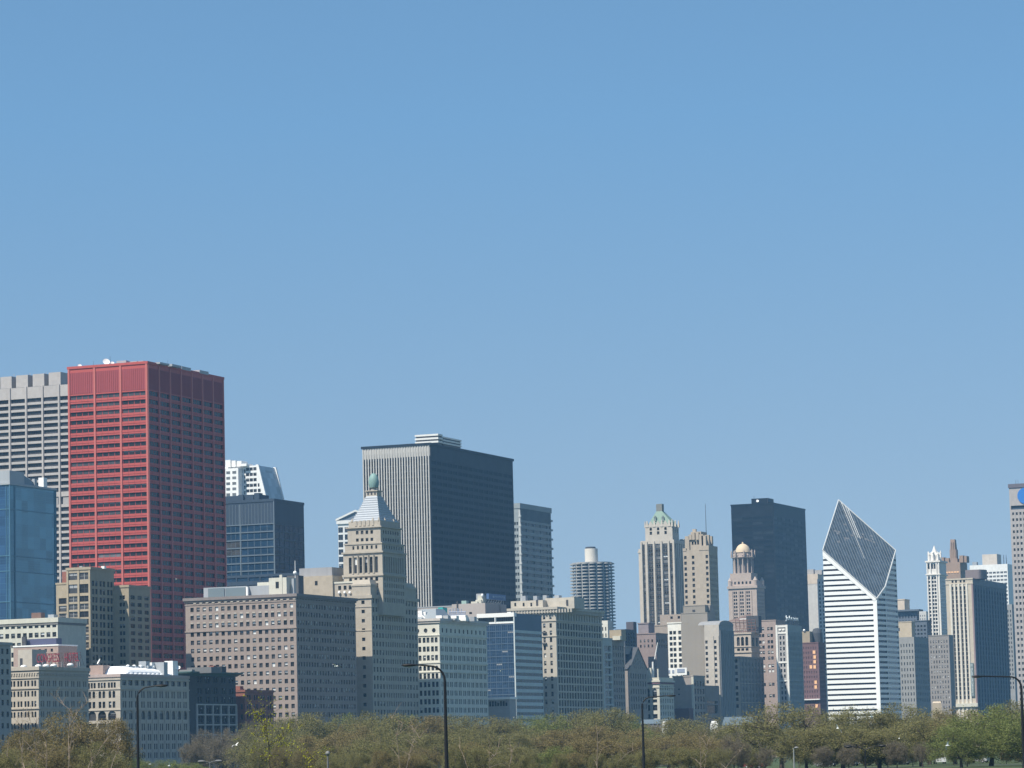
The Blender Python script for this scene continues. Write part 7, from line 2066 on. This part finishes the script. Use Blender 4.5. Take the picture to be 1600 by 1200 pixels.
# ================================================================== gulls
def gull(label, px, py, D, span, tilt, yaw):
    p = at_d(px, py, D)
    root = thing('gull', label, 'gull', tuple(p), 'gulls flying over the park'); root['_o'] = (0.0, 0.0, 0.0)
    root.rotation_euler = (0, tilt, yaw)
    b = MB(); L = span * .42
    prof = [(-.5, .01), (-.42, .03), (-.2, .085), (.05, .12), (.25, .105), (.36, .075), (.43, .07), (.49, .035), (.54, .012), (.58, .003)]
    n = 8
    for s_, w in prof:
        for k in range(n): a = 2 * math.pi * k / n; b.v.append((w * L * 1.2 * math.cos(a), s_ * L, w * L * 1.2 * math.sin(a)))
    for i in range(len(prof) - 1):
        for k in range(n): b.f.append((i * n + k, i * n + (k + 1) % n, (i + 1) * n + (k + 1) % n, (i + 1) * n + k)); b.m.append(0)
    for s_ in (-1, 1):
        W = [(0, .16, -.10, .03), (.2, .17, -.06, .10), (.33, .15, -.04, .12), (.5, .0, -.12, .02)]
        for th in (0, .012):
            for (x0_, f0, b0, z0_), (x1_, f1, b1, z1_) in zip(W, W[1:]):
                q = [(s_ * x0_ * span, f0 * L * 1.6, z0_ * span + th * span), (s_ * x1_ * span, f1 * L * 1.6, z1_ * span + th * span), (s_ * x1_ * span, b1 * L * 1.6, z1_ * span + th * span), (s_ * x0_ * span, b0 * L * 1.6, z0_ * span + th * span)]
                b.face(q if s_ > 0 else q[::-1], 1 if x1_ > .49 else 0)
    b.face([(-.06 * span, -.5 * L, 0), (.06 * span, -.5 * L, 0), (.02 * span, -.2 * L, .01), (-.02 * span, -.2 * L, .01)])
    b.build('body', [M('gull_white', (.82, .82, .8)), M('gull_grey_tip', (.3, .3, .32))], root)
for a in (('white gull in front of the shaded side of the red tower', 275.5, 905, 420, 1.3, .5, .4), ('white gull over the brown office block front', 525.5, 1041, 400, 1.4, .2, 1.2), ('white gull before the navy glass block', 782, 1048.5, 420, 1.3, -.2, .2),
          ('white gull with raised wings before the trees under the striped tower', 1309, 1138, 420, 1.5, .9, .8), ('white gull at the foot of the striped white tower', 1362, 1120, 450, 1.4, .3, 1.8), ('white gull before the trees right of the striped tower', 1405, 1154, 420, 1.4, 1.2, .3), ('white gull left of the big fresh green tree', 1481, 1165, 400, 1.4, .9, 2.3),
          ('white gull above the bare grey trees left of the yellow sapling', 369, 1164.5, 400, 1.3, -.4, 1.0), ('white gull over the far end of the middle trees, beside the ornate front', 803, 1121, 420, 1.0, .1, .3), ('white gull low over the bushes below the arcaded annexe', 234, 1194, 380, 1.0, .3, 1.1), ('white gull near the grey twin armed park lamp', 265, 1196.5, 380, .9, .6, 2.0)):
    gull(*a)

# ================================================================== pale pavilions, tents and vehicles in the park
def pavilion(name, label, pl, pr, pt_, pb, D, mats, slope=.35):
    a, c = at_d(pl, pt_, D), at_d(pr, pt_, D); cx0 = (a + c) / 2; w = (c - a).length / 2; zt, zb_ = cx0.z, at_d((pl + pr) / 2, pb, D).z
    root = thing(name, label, 'pavilion', (cx0.x, cx0.y, 0)); root['_o'] = (0.0, 0.0, 0.0); root.rotation_euler = (0, 0, -YAW)
    b = MB(); b.frustum((-w, w, -w * .5, w * .5), (-w * (1 - slope), w * (1 - slope), -w * .12, w * .12), zb_, zt); b.build('roof', [mats[0]], root)
    b = MB(); b.box(-w * .95, w * .95, -w * .45, w * .45, 0, zb_ - .02); b.build('wall', [mats[1]], root)
    b = MB()
    for i in range(8): x = -w * .97 + i * w * 1.94 / 7; b.box(x - .12, x + .12, -w * .49, -w * .49 + .24, 0, zb_ - .01)
    b.build('posts', [mats[1]], root)
pavilion('pavilion', 'pale blue roofed pavilion between the park trees below the office blocks', 1128, 1178, 1120, 1133, 900, [M('pale_blue_roof', (.11, .15, .185), var=.05), M('mauve_wall', (.22, .20, .24))], .15)
pavilion('pavilion', 'pale blue roofed low pavilion below the ornate cream front', 1000, 1046, 1124, 1131, 930, [M('pale_blue_roof', (.11, .15, .185), var=.05), M('mauve_wall', (.22, .20, .24))], .12)
pavilion('tent', 'small white tent at the end of the low pale blue pavilion', 1034, 1046, 1127, 1133, 880, [WHITE, WHITE])
pavilion('tent', 'small white tent left of the pale blue roofed pavilion', 1110, 1121, 1126.5, 1132, 880, [WHITE, WHITE])
pavilion('kiosk', 'small tan kiosk above the trees below the grey brown apartment block', 1457, 1470, 1096, 1098.5, 900, [stone('tan_kiosk', (.50, .42, .33)), stone('tan_kiosk', (.50, .42, .33))], .08)
def vehicle(label, px, py, D, yaw, L, W_, Hh, paint, van):
    p = at_d(px, py, D)
    t_ = (3 - 0) / ((py - (1185 - .0245 * (px - 800))) / F) if py > 1185 - .0245 * (px - 800) else D
    root = thing('parked_van' if van else 'parked_car', label, 'van' if van else 'car', (p.x, p.y, 0)); root['_o'] = (0.0, 0.0, 0.0); root.rotation_euler = (0, 0, yaw)
    b = MB(); h1 = .95 if not van else 1.15
    b.box(-L / 2, L / 2, -W_ / 2, W_ / 2, .35, h1)
    a0, a1 = ((-L * .42, L * .2), (-L * .30, L * .06)) if not van else ((-L * .5, L * .34), (-L * .49, L * .22))
    b.frustum((a0[0], a0[1], -W_ * .48, W_ * .48), (a1[0], a1[1], -W_ * .42, W_ * .42), h1, Hh); b.build('body', [paint], root)
    b = MB(); g = .03
    for s_ in (-1, 1):
        b.face([(a0[0] + .25, s_ * (W_ * .48 + .0), h1 + .06), (a0[1] - .2, s_ * (W_ * .48), h1 + .06), (a1[1] - .1, s_ * (W_ * .425 + .02), Hh - .12), (a1[0] + .15, s_ * (W_ * .425 + .02), Hh - .12)])
    b.face([(a0[1] + g, -W_ * .42, h1 + .05), (a0[1] + g, W_ * .42, h1 + .05), (a1[1] + g + .03, W_ * .36, Hh - .1), (a1[1] + g + .03, -W_ * .36, Hh - .1)])
    b.face([(a0[0] - g, -W_ * .42, h1 + .05), (a0[0] - g, W_ * .42, h1 + .05), (a1[0] - g - .03, W_ * .36, Hh - .1), (a1[0] - g - .03, -W_ * .36, Hh - .1)])
    b.build('window', [G_DARK], root)
    for sx in (-.31, .31):
        for sy in (-1, 1):
            b = MB(); n = 14; x, y = sx * L, sy * (W_ / 2 - .08)
            b.tube([(x, y - .11, .33), (x, y + .11, .33)], .33, 14); wh = b.build('wheel', [M('tyre', (.02, .02, .02))], root); wh['_o'] = (0.0, 0.0, 0.0)
            b = MB(); b.tube([(x, y - .125, .33), (x, y + .125, .33)], .19, 12); b.build('rim', [M('wheel_rim', (.4, .4, .42), rough=.35)], wh)
    for sy in (-1, 1):
        b = MB(); b.box(L / 2, L / 2 + .04, sy * W_ * .36 - .18, sy * W_ * .36 + .18, .65, .85); b.build('headlight', [M('headlight', (.7, .7, .7), rough=.2)], root)
        b = MB(); b.box(-L / 2 - .04, -L / 2, sy * W_ * .4 - .1, sy * W_ * .4 + .1, .65, .95); b.build('tail_light', [M('tail_light', (.35, .02, .02), rough=.3)], root)
CARW = M('white_car_paint', (.72, .73, .74), rough=.3, var=.02, spec=.5); CARS = M('silver_car_paint', (.42, .43, .45), rough=.3, var=.02, spec=.5); CARR = M('dark_red_car_paint', (.22, .03, .035), rough=.3, var=.02, spec=.5)
def dist(px, py): return CZ / ((py - (1185 - .0245 * (px - 800))) / F)
for lab, px, yaw, L, W_, Hh, pm, van, D in (('white van parked end on under the trees near the right corner', 1468, R(-68), 4.6, 1.9, 1.9, CARW, True, 640), ('silver car parked left of the white van', 1405, R(-10), 4.5, 1.8, 1.45, CARS, False, 640), ('white car parked below the dark twin armed park lamp', 1345, R(-15), 4.5, 1.8, 1.45, CARW, False, 640), ('silver car parked right of the pale slim park lamp', 1290, R(-12), 4.5, 1.8, 1.45, CARS, False, 640), ('silver car parked right of the white van', 1528, R(-12), 4.5, 1.8, 1.45, CARS, False, 640), ('dark red car parked left of the pale slim park lamp', 1180, R(-12), 4.5, 1.8, 1.45, CARR, False, 640)):
    vehicle(lab, px, 1185, D, yaw, L, W_, Hh, pm, van)

# ================================================================== haze, sky, sun
HZ = bpy.data.materials.new('haze_air'); HZ.use_nodes = True; nt = HZ.node_tree
nt.nodes.remove(nt.nodes['Principled BSDF'])
pv = nt.nodes.new('ShaderNodeVolumePrincipled'); pv.inputs['Color'].default_value = (0.27, 0.59, 1.0, 1); pv.inputs['Density'].default_value = HAZE_D; pv.inputs['Anisotropy'].default_value = 0.0
nt.links.new(pv.outputs[0], nt.nodes['Material Output'].inputs['Volume'])
b = MB(); b.box(-5300, 4300, -500, 6300, -1.0, 235.0); o = b.build('haze', [HZ]); o['kind'] = 'stuff'

w = bpy.data.worlds.new('World'); sc.world = w; w.use_nodes = True; nt = w.node_tree
sky = nt.nodes.new('ShaderNodeTexSky'); sky.sky_type = 'NISHITA'; sky.sun_disc = False
EL, AZ = R(54), R(206)
sky.sun_elevation = EL; sky.sun_rotation = AZ
sky.air_density = 1.0; sky.dust_density = 0.3; sky.ozone_density = 3.0; sky.altitude = 200
bg = nt.nodes['Background']; bg.inputs['Strength'].default_value = SKY_S
tc = nt.nodes.new('ShaderNodeTexCoord'); ad = nt.nodes.new('ShaderNodeVectorMath'); ad.operation = 'MULTIPLY_ADD'; ad.inputs[1].default_value = (1, 1, 1); ad.inputs[2].default_value = (0, 0, 0.13)
nn = nt.nodes.new('ShaderNodeVectorMath'); nn.operation = 'NORMALIZE'
nt.links.new(tc.outputs['Generated'], ad.inputs[0]); nt.links.new(ad.outputs[0], nn.inputs[0]); nt.links.new(nn.outputs[0], sky.inputs['Vector'])
tn = nt.nodes.new('ShaderNodeVectorMath'); tn.operation = 'MULTIPLY'; tn.inputs[1].default_value = (1, 1, 1)
# thin spring haze: the sky pales towards the horizon and is deeper blue overhead
sx = nt.nodes.new('ShaderNodeSeparateXYZ'); nt.links.new(tc.outputs['Generated'], sx.inputs[0])
mr = nt.nodes.new('ShaderNodeMapRange'); mr.inputs['From Min'].default_value = .045; mr.inputs['From Max'].default_value = .19
nt.links.new(sx.outputs['Z'], mr.inputs['Value'])
tm = nt.nodes.new('ShaderNodeMix'); tm.data_type = 'VECTOR'; nt.links.new(mr.outputs[0], tm.inputs[0])
tm.inputs[4].default_value = (1.36, 1.16, 0.97); tm.inputs[5].default_value = (1.12, 1.38, 1.35)
nt.links.new(tm.outputs[1], tn.inputs[1])
nt.links.new(sky.outputs[0], tn.inputs[0]); nt.links.new(tn.outputs[0], bg.inputs[0])
sun = bpy.data.lights.new('sun', 'SUN'); sun.energy = SUN_E; sun.angle = R(.53); sun.color = (1.0, .93, .81)
so = bpy.data.objects.new('sun', sun); C.objects.link(so)
dirv = Vector((math.sin(AZ) * math.cos(EL), math.cos(AZ) * math.cos(EL), math.sin(EL)))
so.rotation_euler = dirv.to_track_quat('Z', 'Y').to_euler()
so.location = (0, -200, 400)
vs = sc.view_settings; sc.display_settings.display_device = 'sRGB'
vs.view_transform = 'Standard'; vs.look = 'None'; vs.gamma = 1; vs.use_curve_mapping = False; vs.exposure = EXPO
sc.render.engine = 'CYCLES'
cy = sc.cycles; cy.max_bounces = 5; cy.diffuse_bounces = 3; cy.glossy_bounces = 2; cy.transmission_bounces = 2; cy.volume_bounces = 1; cy.transparent_max_bounces = 4
cy.use_denoising = True; cy.filter_width = 1.5
for o in list(bpy.data.objects):
    if '_o' in o: del o['_o']
